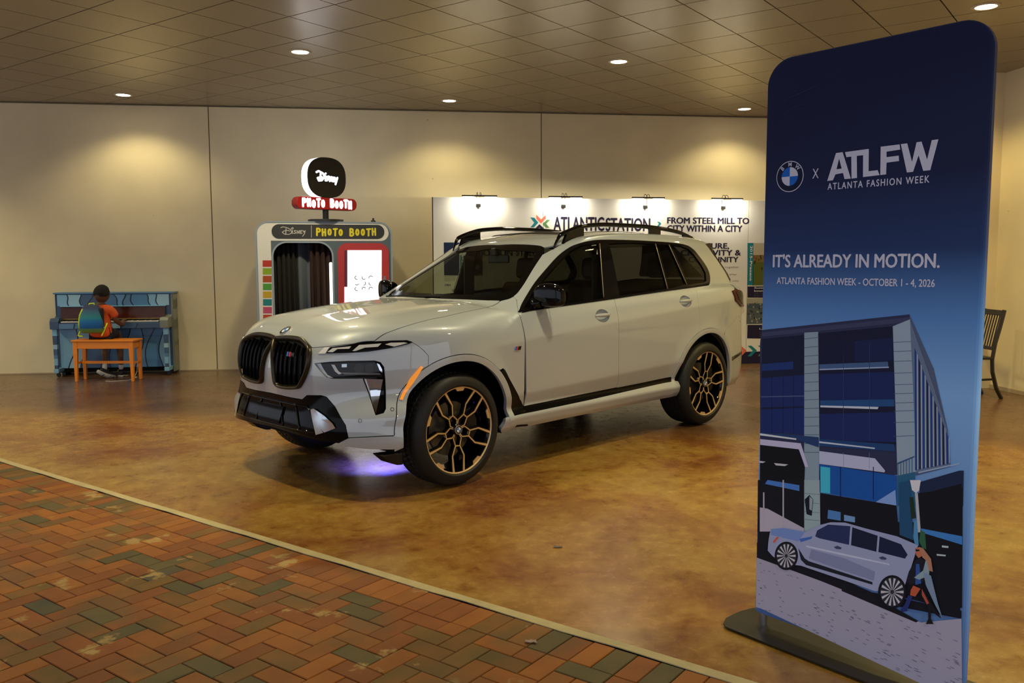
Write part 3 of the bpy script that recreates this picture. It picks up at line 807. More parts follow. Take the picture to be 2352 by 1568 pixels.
# lower black intake
ib = hit([(780, 1011), (740, 1011), (700, 1001.5), (665, 992)])
cb_ = np.array([2.44, 0, ib[-1][2] + .008])
ins3 = [ic] + list(low_in[::-1]) + list(ib) + [cb_]
panel('lower_intake', half(FRO, ins3, 0), FRO, intake_black, off=.004, thick=.05, gap=.001, res=.03, label='gloss black lower intake')
def zz(y, z, o=0.0):
    P = FRO.to3(np.array([[math.atan2(y, .93), z]])); return P[0] + grad(P)[0] * o
for sg in (1, -1):                                # bars and blades on the intake; blade silver puts in a pale reflection
    pr = [(985, 560), (1042, 547), (1170, 635), (1283, 740), (1300, 800), (1180, 848), (1052, 884), (1010, 700)]
    P3 = hit([(540 + a / 5.6, 840 + b / 5.6) for a, b in pr]); P3 = P3 + grad(P3) * .012; P3[:, 1] *= sg
    P3[1:4, 0] += .010
    bm = bmesh.new(); vs = [bm.verts.new(p) for p in P3]; ct = bm.verts.new(P3.mean(0) + np.array([.012, 0, .02]))
    for i in range(len(vs)): bm.faces.new((vs[i], vs[(i + 1) % len(vs)], ct))
    obj('intake_blade', bm, mat('blade_reflection', (.62, .68, .74), .22, .75), suv, smooth=True, bevel=.004, label='angled blade in the lower intake, silver for its pale reflection')
bm = bmesh.new()
for (a, b) in (((-.42, .60), (.42, .60)), ((-.50, .44), (.50, .44)), ((-.30, .60), (-.36, .44)), ((.30, .60), (.36, .44)), ((-.12, .60), (-.17, .44)), ((.12, .60), (.17, .44)), ((.42, .60), (.60, .44)), ((-.42, .60), (-.60, .44))):
    tube(bm, [zz(a[0] + (b[0] - a[0]) * t / 6, a[1] + (b[1] - a[1]) * t / 6, .006) for t in range(7)], .007, 6)
obj('intake_rib', bm, gloss_black, suv, smooth=True)
panel('radar_cover', S2(FRO, [zz(-.13, .455), zz(.13, .455), zz(.17, .57), zz(-.17, .57)]), FRO, intake_black, off=.016, thick=.02, gap=0, res=.03)
# body-coloured splitter under the cheeks, black deflector below
spl3 = P2(FRO, [(780, 1016), (800.7, 1005.5), (870, 1002), (925, 1000)])
def pts_at(L): return [FRO.to2(np.array([p]))[0] for p in L]
panel('splitter', [tuple(q) for q in P2(FRO, [(781, 1015.5), (800.7, 1006), (870, 1002.5), (921, 1000.5), (923, 1014), (917, 1027), (903, 1030), (845, 1029), (788, 1022)])], FRO, paint, off=.012, thick=.06, gap=0, mirror=True, res=.03)
for sg in (1, -1):
    bm = bmesh.new(); pts = [(1.985, .30), (2.17, .31), (2.10, .25), (2.03, .22), (1.985, .215)]
    prism(bm, [Vector((x, .80 * sg, z)) for x, z in pts], (0, .10 * sg, 0)); obj('air_deflector', bm, satin_black, suv, bevel=.01)
# kidney grilles
kid_px = [(631.8, 781), (636, 777), (642, 775), (662.5, 773.7), (683, 775), (698, 778.6), (708, 788), (715, 799), (716, 813), (713, 838), (706, 862), (698, 879), (690, 890.5), (680, 893), (662, 893), (646, 890), (638, 884.5), (633, 872), (629.3, 840), (628.3, 805)]
kid = P2(FRO, dense(kid_px, 3, True))
kc = np.mean(kid, 0)
def shrink(poly, d): return [tuple(q) for q in inset(np.array(poly), d)]
kid_r = resample(kid, .03)
k_in = inset(kid_r, .030)
for sg in (1, -1):
    K = [(a * sg, b) for a, b in kid_r]; KI = [(a * sg, b) for a, b in k_in]
    base = panel('grille', K, FRO, matte_black, off=.004, thick=.01, gap=0, res=.04, label='tall black kidney grille')
    # ring: section swept round the outline (bronze tinted at the top)
    N_ = len(kid_r); prof = [(-.002, .002), (.001, .020), (.010, .030), (.020, .028), (.028, .014), (.030, .004)]
    rings = []
    for d, h in prof:
        d *= .85; q = inset(kid_r, d) if area2(kid_r) > 0 else inset(kid_r[::-1], d); q = q * np.array([sg, 1]); P = FRO.to3(q); rings.append(P + grad(P) * h)
    v = np.concatenate(rings); fs = []
    for i in range(len(prof) - 1):
        for k in range(N_): fs.append((i * N_ + k, i * N_ + (k + 1) % N_, (i + 1) * N_ + (k + 1) % N_, (i + 1) * N_ + k))
    o = obj('grille_frame', (v, fs), bronze, suv, smooth=True, label='dark bronze chrome grille surround')
    lo, hi = k_in.min(0), k_in.max(0)
    ns_ = 8
    for i in range(ns_):                          # upright slats, one object each
        a = lo[0] + (hi[0] - lo[0]) * (i + .7) / (ns_ + .4)
        zs = np.linspace(lo[1] - .01, hi[1] + .01, 60); q = np.stack([0 * zs + a, zs], 1); k = inpoly(q, k_in); q = q[k][::3]
        if len(q) < 4: continue
        q = q * np.array([sg, 1]); P = FRO.to3(q); n_ = grad(P)
        sec = [(-.007, .003), (-.006, .020), (0, .027), (.006, .020), (.007, .003)]; v = []
        for p, nn in zip(P, n_):
            t = np.cross(nn, (0, 0, 1)); t /= np.linalg.norm(t)
            for s_, h in sec: v.append(p + t * s_ + nn * h)
        fs = [(r_ * 5 + j, r_ * 5 + j + 1, (r_ + 1) * 5 + j + 1, (r_ + 1) * 5 + j) for r_ in range(len(P) - 1) for j in range(4)]
        obj('grille_slat', (v, fs), intake_black, base)
# badge on the grille and on the fender: three slanted colour bars and a letter
mb = mat('badge_blue', (.05, .25, .75), .3); md = mat('badge_dark_blue', (.02, .05, .22), .3); mr_ = mat('badge_red', (.75, .03, .03), .3)
def tri_badge(P, e1, e2, w, h, cols, letter):
    """P = centre, e1 e2 = directions"""
    n_ = np.cross(e1, e2); n_ /= np.linalg.norm(n_)
    bm = bmesh.new(); ms = []
    for i, (m_, x0, x1) in enumerate(cols):
        ms.append(m_)
        pts = [P + e1 * (x0 * w) + e2 * (-h / 2), P + e1 * (x1 * w) + e2 * (-h / 2), P + e1 * (x1 * w + h * .35) + e2 * (h / 2), P + e1 * (x0 * w + h * .35) + e2 * (h / 2)]
        prism(bm, [Vector(p) for p in pts], Vector(n_) * .004, mi=i)
    if letter:
        v, f = text_polys('M', .03); lo = v.min(0); hi = v.max(0); v = (v - lo) / (hi - lo); ms.append(chrome)
        vs = [bm.verts.new(P + e1 * ((.62 + .38 * x) * w + h * .35 * y) + e2 * ((y - .5) * h) + n_ * .005) for x, y in v]
        for q in f:
            fc = bm.faces.new([vs[i] for i in q]); fc.material_index = len(ms) - 1
    obj('letter_badge', bm, ms, suv, label='small blue, red and chrome badge')
P = hit([(670, 815)])[0]; nn = grad(np.array([P]))[0]; e1 = -np.cross(nn, (0, 0, 1)); e1 /= np.linalg.norm(e1); e1 = -e1 if e1[1] < 0 else e1
tri_badge(P + nn * .034, e1, np.array([0, 0, 1.]), .075, .030, [(mb, -.1, .08), (md, .1, .26), (mr_, .28, .5)], True)
for sg in (1, -1):
    P = hit([(1182, 800)])[0]; P = P + grad(P[None])[0] * .001; P[1] *= sg
    tri_badge(P, np.array([-1., 0, 0]) * 1, np.array([0, 0, 1.]) , .058, .026, [(mb, -.05, .10), (md, .12, .24), (mr_, .26, .46), (gloss_black, .48, 1.0)], False)
# round badge on the hood
def roundel(P, n_, r, parent, up=(0, 0, 1), h=.005, name='round_badge', letters=True, lab='round blue and white badge'):
    n_ = np.array(n_) / np.linalg.norm(n_); e1 = np.cross(up, n_); e1 /= np.linalg.norm(e1); e2 = np.cross(n_, e1)
    bm = bmesh.new(); Pv = Vector(P); a = Vector(e1); b = Vector(e2); nv = Vector(n_)
    def fan(r0, r1, t0, t1, hh, mi, n=24):
        for i in range(n):
            u0 = t0 + (t1 - t0) * i / n; u1 = t0 + (t1 - t0) * (i + 1) / n
            q = [Pv + (a * math.cos(u) + b * math.sin(u)) * rr + nv * hh for rr, u in ((r0, u0), (r1, u0), (r1, u1), (r0, u1))]
            if r0 == 0: q = q[1:] if False else [q[0], q[1], q[2]]
            f = bm.faces.new([bm.verts.new(p) for p in q]); f.material_index = mi
    fan(r, r, 0, 2 * PI, 0, 0, 32)
    for i in range(32):
        u0 = 2 * PI * i / 32; u1 = 2 * PI * (i + 1) / 32
        q = [Pv + (a * math.cos(u) + b * math.sin(u)) * r + nv * hh for u, hh in ((u0, -.004), (u1, -.004), (u1, h), (u0, h))]
        bm.faces.new([bm.verts.new(p) for p in q]).material_index = 0
    fan(r * .94, r, 0, 2 * PI, h, 0, 32); fan(r * .60, r * .94, 0, 2 * PI, h * .9, 1, 32); fan(r * .56, r * .62, 0, 2 * PI, h, 0, 32)
    for k in range(4): fan(0, r * .57, k * PI / 2, (k + 1) * PI / 2, h * .95, 2 if k % 2 else 3, 8)
    if letters:
        for ch, an in (('B', 132), ('M', 90), ('W', 48)):
            v, f = text_polys(ch, .02); lo = v.min(0); hi = v.max(0); v = (v - (lo + hi) / 2) / (hi[1] - lo[1]) * r * .24; t = R(an - 90)
            vs = []
            for x, y in v:
                x2, y2 = x * math.cos(t) - (y + r * .77) * math.sin(t), x * math.sin(t) + (y + r * .77) * math.cos(t)
                vs.append(bm.verts.new(Pv + a * x2 + b * y2 + nv * h * 1.1))
            for q in f: bm.faces.new([vs[i] for i in q]).material_index = 0
    bmesh.ops.remove_doubles(bm, verts=bm.verts, dist=1e-6)
    return obj(name, bm, [mat('badge_silver', (.72, .72, .70), .25, .5), mat('badge_black', (.01, .01, .012), .2), mat('badge_royal_blue', (.02, .16, .62), .3), mat('badge_white', (.8, .8, .8), .3)], parent, label=lab)
P = hit([(655, 759)])[0]; P[1] = 0; P = march(np.array([[P[0], 0, 2.0]]), np.array([[0, 0, -1.]]), 0, 1.4)[0]
roundel(P + grad(P[None])[0] * .001, grad(P[None])[0], .046, suv, up=(-1, 0, 0))
# parking sensors
for (u, v) in ((827, 966), (901, 939.5)):
    P = hit([(u, v)])[0]; n_ = grad(P[None])[0]
    for sg in (1, -1):
        bm = bmesh.new(); e1 = np.cross(n_, (0, 0, 1)); e1 /= np.linalg.norm(e1); e2 = np.cross(e1, n_)
        pts = [P + (e1 * math.cos(t) + e2 * math.sin(t)) * .0115 + n_ * .001 for t in np.linspace(0, 2 * PI, 17)[:-1]]
        tube(bm, [(p[0], p[1] * sg, p[2]) for p in pts + pts[:1]], .0012, 5); obj('parking_sensor', bm, matte_black, suv)
# amber side marker
orange_m = mat('amber_reflector', (0.95, 0.30, 0.02), .25, 0, 1, emit=(1, .35, .03), es=.45)
panel('side_marker', P2(SIDE, [(966, 840), (970.5, 843), (949, 877), (933, 900), (924, 919), (917.5, 918), (926, 897), (941, 869)]), SIDE, orange_m, off=.014, thick=.012, gap=0, mirror=True, res=.02, label='amber side marker')
# ---- sides
def pz(P): return [(-p[0], p[2]) for p in P]
arcF = arc(WHX[0], .525, 62, 150, 24)
vent_top = dhit([(1149, 849.5), (1159.6, 849), (1180, 891), (1202.5, 932)])
dfl = dhit([(1204, 900), (1204.3, 840), (1204, 800), (1201.6, 767.6), (1196.5, 744.6), (1191.5, 728), (1189.3, 718)])
fen = pz(hood_side[:-1]) + pz(hit([(1150, 690), (1166, 686), (1180, 680.5), (1188, 688)])) + pz(dfl[::-1]) + pz(vent_top[::-1])
arcF2 = [(x, z) for x, z in arcF if z > vent_top[0][2] and x < 1.98]
fen += sd(arcF2[::-1]) + pz(lampend[::-1])
panel('fender', fen, SIDE, paint, res=.035, mirror=True, feat=FEAT)
# arch trims (thin body-coloured lips) and liners
for cx, a0, a1, nm in ((WHX[0], -8, 190, 'F'), (WHX[1], -8, 190, 'R')):
    o_ = arc(cx, .523, -8 if nm == 'F' else 4, 190 if nm == 'R' else 185, 40); i_ = arc(cx, .470, 188 if nm == 'R' else 184, -6 if nm == 'F' else 5, 40, rz=.478)
    panel('arch_trim', sd(o_ + i_), SIDE, paint, off=.006, thick=.03, gap=.001, res=.03, mirror=True)
    for sg in (1, -1):
        bm = bmesh.new(); n = 32
        ra = [[bm.verts.new((cx + rr * math.cos(R(-12 + 204 * k / n)), y * sg, WZ + rr * 1.01 * math.sin(R(-12 + 204 * k / n)))) for k in range(n + 1)] for rr, y in ((.474, .905), (.485, .88), (.485, .62))]
        for a, b in zip(ra, ra[1:]):
            for k in range(n): bm.faces.new((a[k], a[k + 1], b[k + 1], b[k]))
        c = bm.verts.new((cx, .62 * sg, WZ - .1))
        for k in range(n): bm.faces.new((ra[2][k], ra[2][k + 1], c))
        obj('wheel_well', bm, matte_black, suv, smooth=True)
# vent
panel('fender_vent', P2(SIDE, [(1149, 850.5), (1159, 850), (1202, 934.5), (1208, 944.5), (1172.5, 955), (1171.5, 928), (1165.5, 889), (1158, 867)]), SIDE, intake_black, off=.001, thick=.01, gap=0, mirror=True, res=.03, label='black vent behind the front wheel')
# doors with elliptical handle cups
def ell(cx, cz, a, b, n=28): return [(cx + a * math.cos(2 * PI * k / n), cz + b * math.sin(2 * PI * k / n)) for k in range(n)]
hc = pz(hit([(1384, 725), (1575, 692)]))
dlo_b = dhit([(1189.5, 719.5), (1240, 711.5), (1300, 703), (1360, 694.5), (1408.5, 687.5)])
Bl = dhit([(1411, 688), (1414.8, 703), (1418.5, 719), (1421.6, 745), (1421.6, 806), (1421, 862), (1417, 889.5)])
fd = pz(dfl[::-1]) + pz(dlo_b) + pz(Bl) + pz(hit([(1330, 907), (1250, 923.5), (1204, 932.5)]))
panel('front_door', fd, SIDE, paint, res=.035, holes=[ell(*hc[0], .083, .050)], mirror=True, label='grey front door', feat=FEAT)
Rl = dhit([(1600, 659.5), (1601, 674), (1603.5, 696.4), (1607, 724.5), (1606.5, 753)])
arcR = [(x, z) for x, z in arc(WHX[1], .525, 69, 11, 16)]
st_r = hit([(1551, 863.5), (1480, 878), (1417, 890.5)])
rd = pz(Bl[::-1][:0]) + pz(hit([(1412, 687), (1470, 678), (1530, 669.5)])) + pz(Rl) + sd(arcR) + pz(st_r) + pz(Bl[::-1][1:])
panel('rear_door', rd, SIDE, paint, res=.035, holes=[ell(*hc[1], .083, .050)], mirror=True, label='grey rear door', feat=FEAT)
for k in (0, 1):
    cx, cz = hc[k]
    def cup(V, X, cx=cx, cz=cz):
        r2 = ((V[:, 0] - cx) / .083) ** 2 + ((V[:, 1] - cz) / .05) ** 2; return -.004 - .024 * np.sqrt(np.clip(1 - r2, 0, 1))
    panel('handle_cup', ell(cx, cz, .0832, .0502), SIDE, paint, offf=cup, thick=.003, gap=0, res=.012, mirror=True)
    for sg in (1, -1):
        P = SIDE.to3(np.array([(cx - .09, cz + .004), (cx, cz + .006), (cx + .09, cz + .008)])); bm = bmesh.new(); pts = []
        for i in range(13):
            t = i / 12; p = P[0] * (1 - t) + P[2] * t; pts.append((p[0], (p[1] + .002 + .016 * math.sin(PI * t)) * sg, p[2]))
        tube(bm, pts, [.006 + .010 * math.sin(PI * min(1, max(0, .1 + i / 15))) for i in range(13)], 10); obj('door_handle', bm, paint, suv, smooth=True)
# black sill strip and body-coloured rocker
panel('sill_strip', P2(SIDE, [(1202.5, 934), (1250, 924.5), (1330, 908), (1417.7, 890.5), (1551, 864.5), (1549, 874.5), (1480, 889), (1355, 918), (1224, 945.5), (1173, 956), (1208, 945)]), SIDE, intake_black, off=.001, thick=.01, gap=0, mirror=True, label='black strip above the sill')
rk = P2(SIDE, [(1160.5, 959), (1173, 956.8), (1224, 946), (1355, 918.6), (1480, 889.8), (1550, 875), (1556, 876), (1553, 907), (1502, 918), (1414, 935.5), (1316, 955), (1214, 976.5), (1160, 989), (1150, 991), (1149.5, 985), (1158, 972)])
panel('rocker', rk, SIDE, paint, off=.006, thick=.03, gap=0, mirror=True, res=.03)
panel('jacking_recess', P2(SIDE, [(1182, 979), (1186, 975), (1211, 972.5), (1211, 976)]), SIDE, matte_black, off=.008, thick=.004, gap=0, mirror=True, res=.02)
# pillars, cant rail and rear quarter in one body side frame; window opening cut out
dlo_px = [(1192.5, 717.6), (1240, 711), (1300, 702.5), (1360, 694), (1408, 687), (1500, 673), (1580, 662), (1623, 656), (1629, 653), (1631.5, 646), (1630.5, 630), (1622, 610), (1600, 580), (1591, 571), (1578, 563), (1550, 557.5), (1500, 553.5), (1450, 551), (1383, 550), (1350, 553.5), (1322, 561), (1305, 569), (1280, 588), (1252, 619), (1228, 648), (1210, 676), (1198, 697), (1193, 710)]
dlo = P2(SUP, dense(dlo_px, 3, True))
a_in = dhit([(1180, 680), (1190, 671), (1205, 650), (1226, 615), (1246, 585)])
top_e = [(x, .64, 0) for x in (.12, -.1, -.4, -.8, -1.2, -1.6, -1.86)]
top3 = march(np.array([[x, y, 2.2] for x, y, _ in top_e]), np.repeat(np.array([[0, 0, -1.]]), len(top_e), 0), 0, 1.2)
dp = hit([(1621, 561.5), (1637, 583), (1652, 604), (1668, 626), (1679, 641)])
lampb = hit([(1688, 668), (1686, 680), (1690, 692), (1699, 701)])
qs = dhit([(1700, 712), (1697, 724), (1683, 739), (1666, 757)])
arcR3 = SIDE.to3(np.array(sd(arc(WHX[1], .525, 122, 69, 14))))
outer = list(a_in) + list(top3) + list(dp) + list(lampb) + list(qs) + list(arcR3) + list(Rl[::-1])
low = dhit([(1580, 662.5), (1500, 673.5), (1408, 687.5), (1300, 703), (1189.5, 719)])
# belt: outline follows just under the window line so that the doors meet it
belt_low = [p - np.array([0, 0, .0]) for p in low]
fr_poly = S2(SUP, outer + belt_low) + S2(SUP, hit([(1188, 690)]))
panel('body_side_frame', fr_poly, SUP, paint, res=.03, holes=[inset(np.array(dlo), .004) if False else dlo], gap=.0, mirror=True, thick=.02, label='grey pillars, roof rail base and rear quarter', feat=FEAT)
panel('pillar_base', P2(SUP, [(1172, 675), (1186, 678), (1194, 690), (1199, 702), (1195, 720), (1186, 724), (1181, 706), (1178, 690)]), SUP, paint, off=-.005, thick=.0, gap=0, res=.02, mirror=True)
# window surround in gloss black and the side glass
gl_side = glass('tinted_side_glass', (0.05, 0.05, 0.038), refl=.35); gl_door = glass('door_glass', (0.40, 0.43, 0.36), refl=.35); gl_front = glass('windscreen_glass', (0.74, 0.80, 0.70), refl=.45)
wins = [[(1203, 707), (1213, 690), (1226, 667), (1252, 636), (1287, 596), (1305, 578), (1322, 568), (1345, 561.5), (1373.5, 558.5), (1380, 600), (1385, 650), (1387, 684.5), (1300, 697.5), (1240, 706)],
        [(1398.5, 558.5), (1450, 557.5), (1504, 559.5), (1515, 595), (1532.5, 663.5), (1480, 671), (1424, 679), (1412, 615)],
        [(1509, 560), (1534, 562), (1556, 605), (1575, 653.5), (1536, 663)],
        [(1541, 562), (1566, 565.5), (1582, 572), (1594, 584), (1612, 609), (1621.5, 627), (1622.5, 645), (1618, 648.5), (1580.5, 654), (1563, 606)]]
W2 = [P2(SUP, w) for w in wins]
panel('window_surround', inset(np.array(dlo), .001), SUP, gloss_black, off=-.002, thick=.02, gap=0, mirror=True, holes=W2, res=.03, label='black window surround')
for wi, w in enumerate(W2): panel('side_window', [tuple(q) for q in inset(resample(w, .05), -.006)], SUP, gl_door if wi == 0 else gl_side, off=-.010, thick=0, gap=0, mirror=True, res=.05, label='dark side window')
for a, b in (((1377, 560), (1386, 683)), ((1505, 560), (1533, 663)), ((1536, 562), (1577, 653))):
    for sg in (1, -1):
        P = hit([(a[0] + (b[0] - a[0]) * t / 8, a[1] + (b[1] - a[1]) * t / 8) for t in range(9)]); P = P + grad(P) * .003; P[:, 1] *= sg
        bm = bmesh.new(); tube(bm, list(P), .0032, 6); obj('window_divider', bm, mat('divider_trim', (.45, .38, .26), .3, .5), suv, smooth=True)
# roof, sunroof, windscreen
ws_top = dhit([(1180, 560.5), (1215, 561.5), (1240, 564), (1250, 568)]); ws_side = dhit([(1246, 585), (1226, 615), (1205, 650), (1190, 671), (1180, 680)])
ws_bot = dhit([(1166, 685.5), (1150, 689), (1120, 688.5), (1060, 686), (1027, 685), (990, 683.5)])
wt0 = np.array([ws_top[0][0] + .02, 0, ws_top[0][2] + .012])
roof3 = [np.array([.235, 0, 1.7])] + [np.array([p[0], p[1], 0]) for p in ws_top] + [np.array([.12, .64, 0]), np.array([-.4, .64, 0]), np.array([-1.2, .64, 0]), np.array([-1.86, .64, 0]), np.array([-2.04, .45, 0]), np.array([-2.08, 0, 0])]
panel('roof', half(TOP, roof3, 0), TOP, paint, res=.05, gap=0)
rt = lambda x, y, o=0: (lambda P: P + np.array([0, 0, o]))(march(np.array([[x, y, 2.2]]), np.array([[0, 0, -1.]]), 0, 1.2)[0])
panel('sunroof_glass', [(-.22, -.44), (-.22, .44), (-1.25, .44), (-1.25, -.44)], TOP, gloss_black, off=.004, thick=.01, gap=0, res=.06, label='black glass sunroof')
bm = bmesh.new(); v = []
for x in (-.12, -.16, -.21): v.append([rt(x, y, (.004 if x > -.14 else .014)) for y in np.linspace(-.46, .46, 9)])
vs = [[bm.verts.new(p) for p in r_] for r_ in v]
for a, b in zip(vs, vs[1:]):
    for i in range(8): bm.faces.new((a[i], a[i + 1], b[i + 1], b[i]))
obj('wind_deflector', bm, satin_black, suv)
ws3 = [np.array([.225, 0, 1.695])] + list(ws_top) + list(ws_side) + list(ws_bot) + [c1]
ws2 = half(WIN, ws3, 0)
cl = hit([(1160, 575), (1205, 576), (1231, 580), (1222, 598), (1203, 628), (1185, 655), (1172, 668), (1150, 675), (1100, 676.5), (1040, 675.5), (1000, 674)])
cl3 = [np.array([.27, 0, cl[0][2] + .004])] + list(cl) + [np.array([1.0, 0, cl[-1][2] + .002])]
panel('windscreen', ws2, WIN, gl_front, off=-.004, thick=0, gap=.001, res=.06, label='windscreen')
panel('windscreen_border', ws2, WIN, intake_black, off=-.001, thick=.006, gap=.001, res=.04, holes=[half(WIN, cl3, 0)], label='black painted border of the windscreen')
# roof rails
for sg in (1, -1):
    bm = bmesh.new(); pts = dense([(.21, .615, 1.722), (.17, .625, 1.744), (.12, .63, 1.764), (.03, .635, 1.794), (-.12, .635, 1.832), (-.3, .635, 1.85), (-.5, .635, 1.858), (-1.0, .635, 1.855), (-1.3, .635, 1.840), (-1.55, .635, 1.815), (-1.78, .635, 1.772)], 3)
    pts[0] = (pts[0][0], pts[0][1], rt(pts[0][0], pts[0][1])[2] + .002)
    for i_ in range(1, 5): pts[i_] = (pts[i_][0], pts[i_][1], pts[i_][2] * i_ / 5 + (rt(pts[i_][0], pts[i_][1])[2] + .002 + .006 * i_) * (1 - i_ / 5))
    tube(bm, [(x, y * sg, z) for x, y, z in pts], [min(.019, .006 + .0022 * i, .010 + .0030 * (len(pts) - 1 - i)) for i in range(len(pts))], 12); rr = obj('roof_rail', bm, gloss_black, suv, smooth=True, label='black roof rail')
    for x0, x1, t in ((.12, -.14, 1), (-1.08, -1.24, 0), (-1.62, -1.80, 0)):
        bm = bmesh.new(); zt = lambda x: np.interp(-x, [-.37, -.3, -.17, -.03, .12, .3, .5, 1.0, 1.3, 1.55, 1.78], [1.655, 1.69, 1.742, 1.79, 1.828, 1.845, 1.853, 1.85, 1.835, 1.81, 1.768])
        n = 6; lo = [(x0 + (x1 - x0) * i / n) for i in range(n + 1)]
        poly = [Vector((x, .622 * sg, (rt(x, .635)[2] + .003) if (t and i_ == 0) else zt(x) - .002)) for i_, x in enumerate(lo)] + [Vector((x, .622 * sg, rt(x, .635)[2] - .004)) for x in lo[::-1]]
        prism(bm, poly, (0, .026 * sg, 0)); obj('rail_foot', bm, gloss_black, rr, bevel=.003)
# rear: tailgate, glass, bumper, lamps
tl = P2(SIDE, [(1688, 668), (1694, 667), (1700, 672), (1702, 680), (1706.5, 690), (1706, 699), (1702, 703), (1694, 698), (1687.5, 688), (1685.5, 677)])
red_m = mat('tail_lamp_red', (0.045, 0.002, 0.001), .2, 0, 0, .15)
tail3 = SIDE.to3(np.array(tl)); tail2 = S2(REA, tail3[~np.isnan(tail3[:, 0])])
def rp(y, z): return (math.atan2(y, .9), z)
panel('tail_lamp', [rp(.52, 1.17), rp(.52, 1.10), rp(.80, 1.07)] + [(1.10, 1.09), (1.28, 1.16), (1.30, 1.25), (1.2, 1.262)] + [rp(.85, 1.2)], REA, red_m, off=.010, thick=.02, gap=0, res=.03, mirror=True, label='dark red tail lamp')
panel('tail_lamp_cover', [rp(.55, 1.165), rp(.55, 1.115), rp(.80, 1.09)] + [(1.06, 1.11), (1.20, 1.165), (1.235, 1.235), (1.16, 1.245)] + [rp(.85, 1.19)], REA, gloss_black, off=.013, thick=.01, gap=0, res=.03, mirror=True)
tg = [rp(0, 1.36), rp(.7, 1.36), (1.12, 1.30), (1.18, 1.10), (1.10, .95), rp(.62, .80), rp(0, .78)]
panel('tailgate', tg + [(-a, b) for a, b in tg[1:-1][::-1]], REA, paint, res=.05, label='grey tailgate')
rb = [rp(0, .775), rp(.62, .795), (1.09, .945), (1.20, 1.09), (1.32, 1.0)] + [tuple(q) for q in S2(REA, qs[1:])] + [tuple(q) for q in S2(REA, SIDE.to3(np.array(sd(arc(WHX[1], .525, 124, 182, 14)))))] + [(1.25, .31), (.6, .27), (0, .27)]
panel('rear_bumper', rb + [(-a, b) for a, b in rb[1:-1][::-1]], REA, paint, off=.0, res=.045)
panel('bumper_strip', P2(SIDE, [(1680, 820.5), (1707.5, 806), (1709, 811), (1680, 829)]), SIDE, gloss_black, off=.004, thick=.006, gap=0, res=.025, mirror=True)
rgp = [rp(0, 1.72), rp(.5, 1.71), rp(.62, 1.40), rp(.60, 1.375), rp(0, 1.37)]
panel('rear_window', rgp + [(-a, b) for a, b in rgp[1:-1][::-1]], REA, gl_side, off=-.004, thick=0, res=.06)
dpm = hit([(1620, 560), (1637, 583), (1652, 604), (1668, 626), (1681, 642)]); 
for sg in (1, -1):
    bm = bmesh.new(); P = dpm.copy(); P[:, 1] *= sg; Q = P + np.array([-.05, -.012 * sg, .0]); Q[0] += (-.06, 0, .01)
    vs = [bm.verts.new(p) for p in P]; ws_ = [bm.verts.new(p) for p in Q]; 
    for i in range(4): bm.faces.new((vs[i], vs[i + 1], ws_[i + 1], ws_[i]))
    o = obj('pillar_fin', bm, gloss_black, suv); s_ = o.modifiers.new('s', 'SOLIDIFY'); s_.thickness = .012
sp2 = [(-1.86, .62), (-2.03, .60), (-2.17, .52), (-2.22, 0)]
bm = bmesh.new(); pl_ = [(-1.95, -.66), (-2.12, -.64), (-2.24, -.5), (-2.27, 0), (-2.24, .5), (-2.12, .64), (-1.95, .66), (-1.93, .4), (-1.92, 0), (-1.93, -.4)]
prism(bm, [Vector((x, y, rt(max(x, -2.0), min(abs(y), .6))[2] - .012 - .06 * max(0, -x - 2.0))) for x, y in pl_], (0, 0, -.02)); obj('roof_spoiler', bm, paint, suv, bevel=.006)
# mirrors
for sg in (1, -1):
    bm = bmesh.new(); secs = []
    # housing: loft of rounded sections across y
    for y, cx, cz, w, h in ((.905, .725, 1.285, .045, .055), (.92, .705, 1.29, .085, .085), (.96, .695, 1.295, .105, .105), (1.015, .685, 1.297, .108, .112), (1.07, .670, 1.290, .095, .102), (1.10, .65, 1.282, .070, .082), (1.115, .63, 1.275, .04, .05)):
        sec = []
        for k in range(18):
            t = 2 * PI * k / 18; ct, st = math.cos(t), math.sin(t); e = 3.4
            x = cx + w * .62 * math.copysign(abs(ct) ** (2 / e), ct) * (1.0 if ct > 0 else .7); z = cz + h * .82 * math.copysign(abs(st) ** (2 / e), st); sec.append(bm.verts.new((x, y * sg, z)))
        secs.append(sec)
    for a, b in zip(secs, secs[1:]):
        for k in range(18): bm.faces.new((a[k], a[(k + 1) % 18], b[(k + 1) % 18], b[k]))
    bm.faces.new(secs[0]); bm.faces.new(secs[-1])
    mo_ = obj('side_mirror', bm, gloss_black, suv, smooth=True, label='gloss black side mirror')
    ss = mo_.modifiers.new('sub', 'SUBSURF'); ss.levels = ss.render_levels = 2
    bm = bmesh.new(); tube(bm, [(.78, .915 * sg, 1.215), (.75, .93 * sg, 1.235), (.72, .96 * sg, 1.25)], [.035, .03, .028], 10); obj('mirror_arm', bm, gloss_black, mo_, smooth=True)
    bm = bmesh.new(); disc(bm, .075, 0, 20, axis='Z'); 
    for v in bm.verts: v.co = Vector((.615, (1.0 + v.co.x * 1.25) * sg, 1.292 + v.co.y * .95))
    obj('mirror_glass', bm, chrome, mo_)
# wipers at the cowl
bm = bmesh.new(); tube(bm, [(1.0, -.05, 1.268), (.93, .25, 1.275), (.84, .55, 1.272)], .007, 6); tube(bm, [(1.02, -.55, 1.255), (1.03, -.2, 1.268), (1.0, .12, 1.268)], .007, 6); obj('wiper', bm, satin_black, suv)

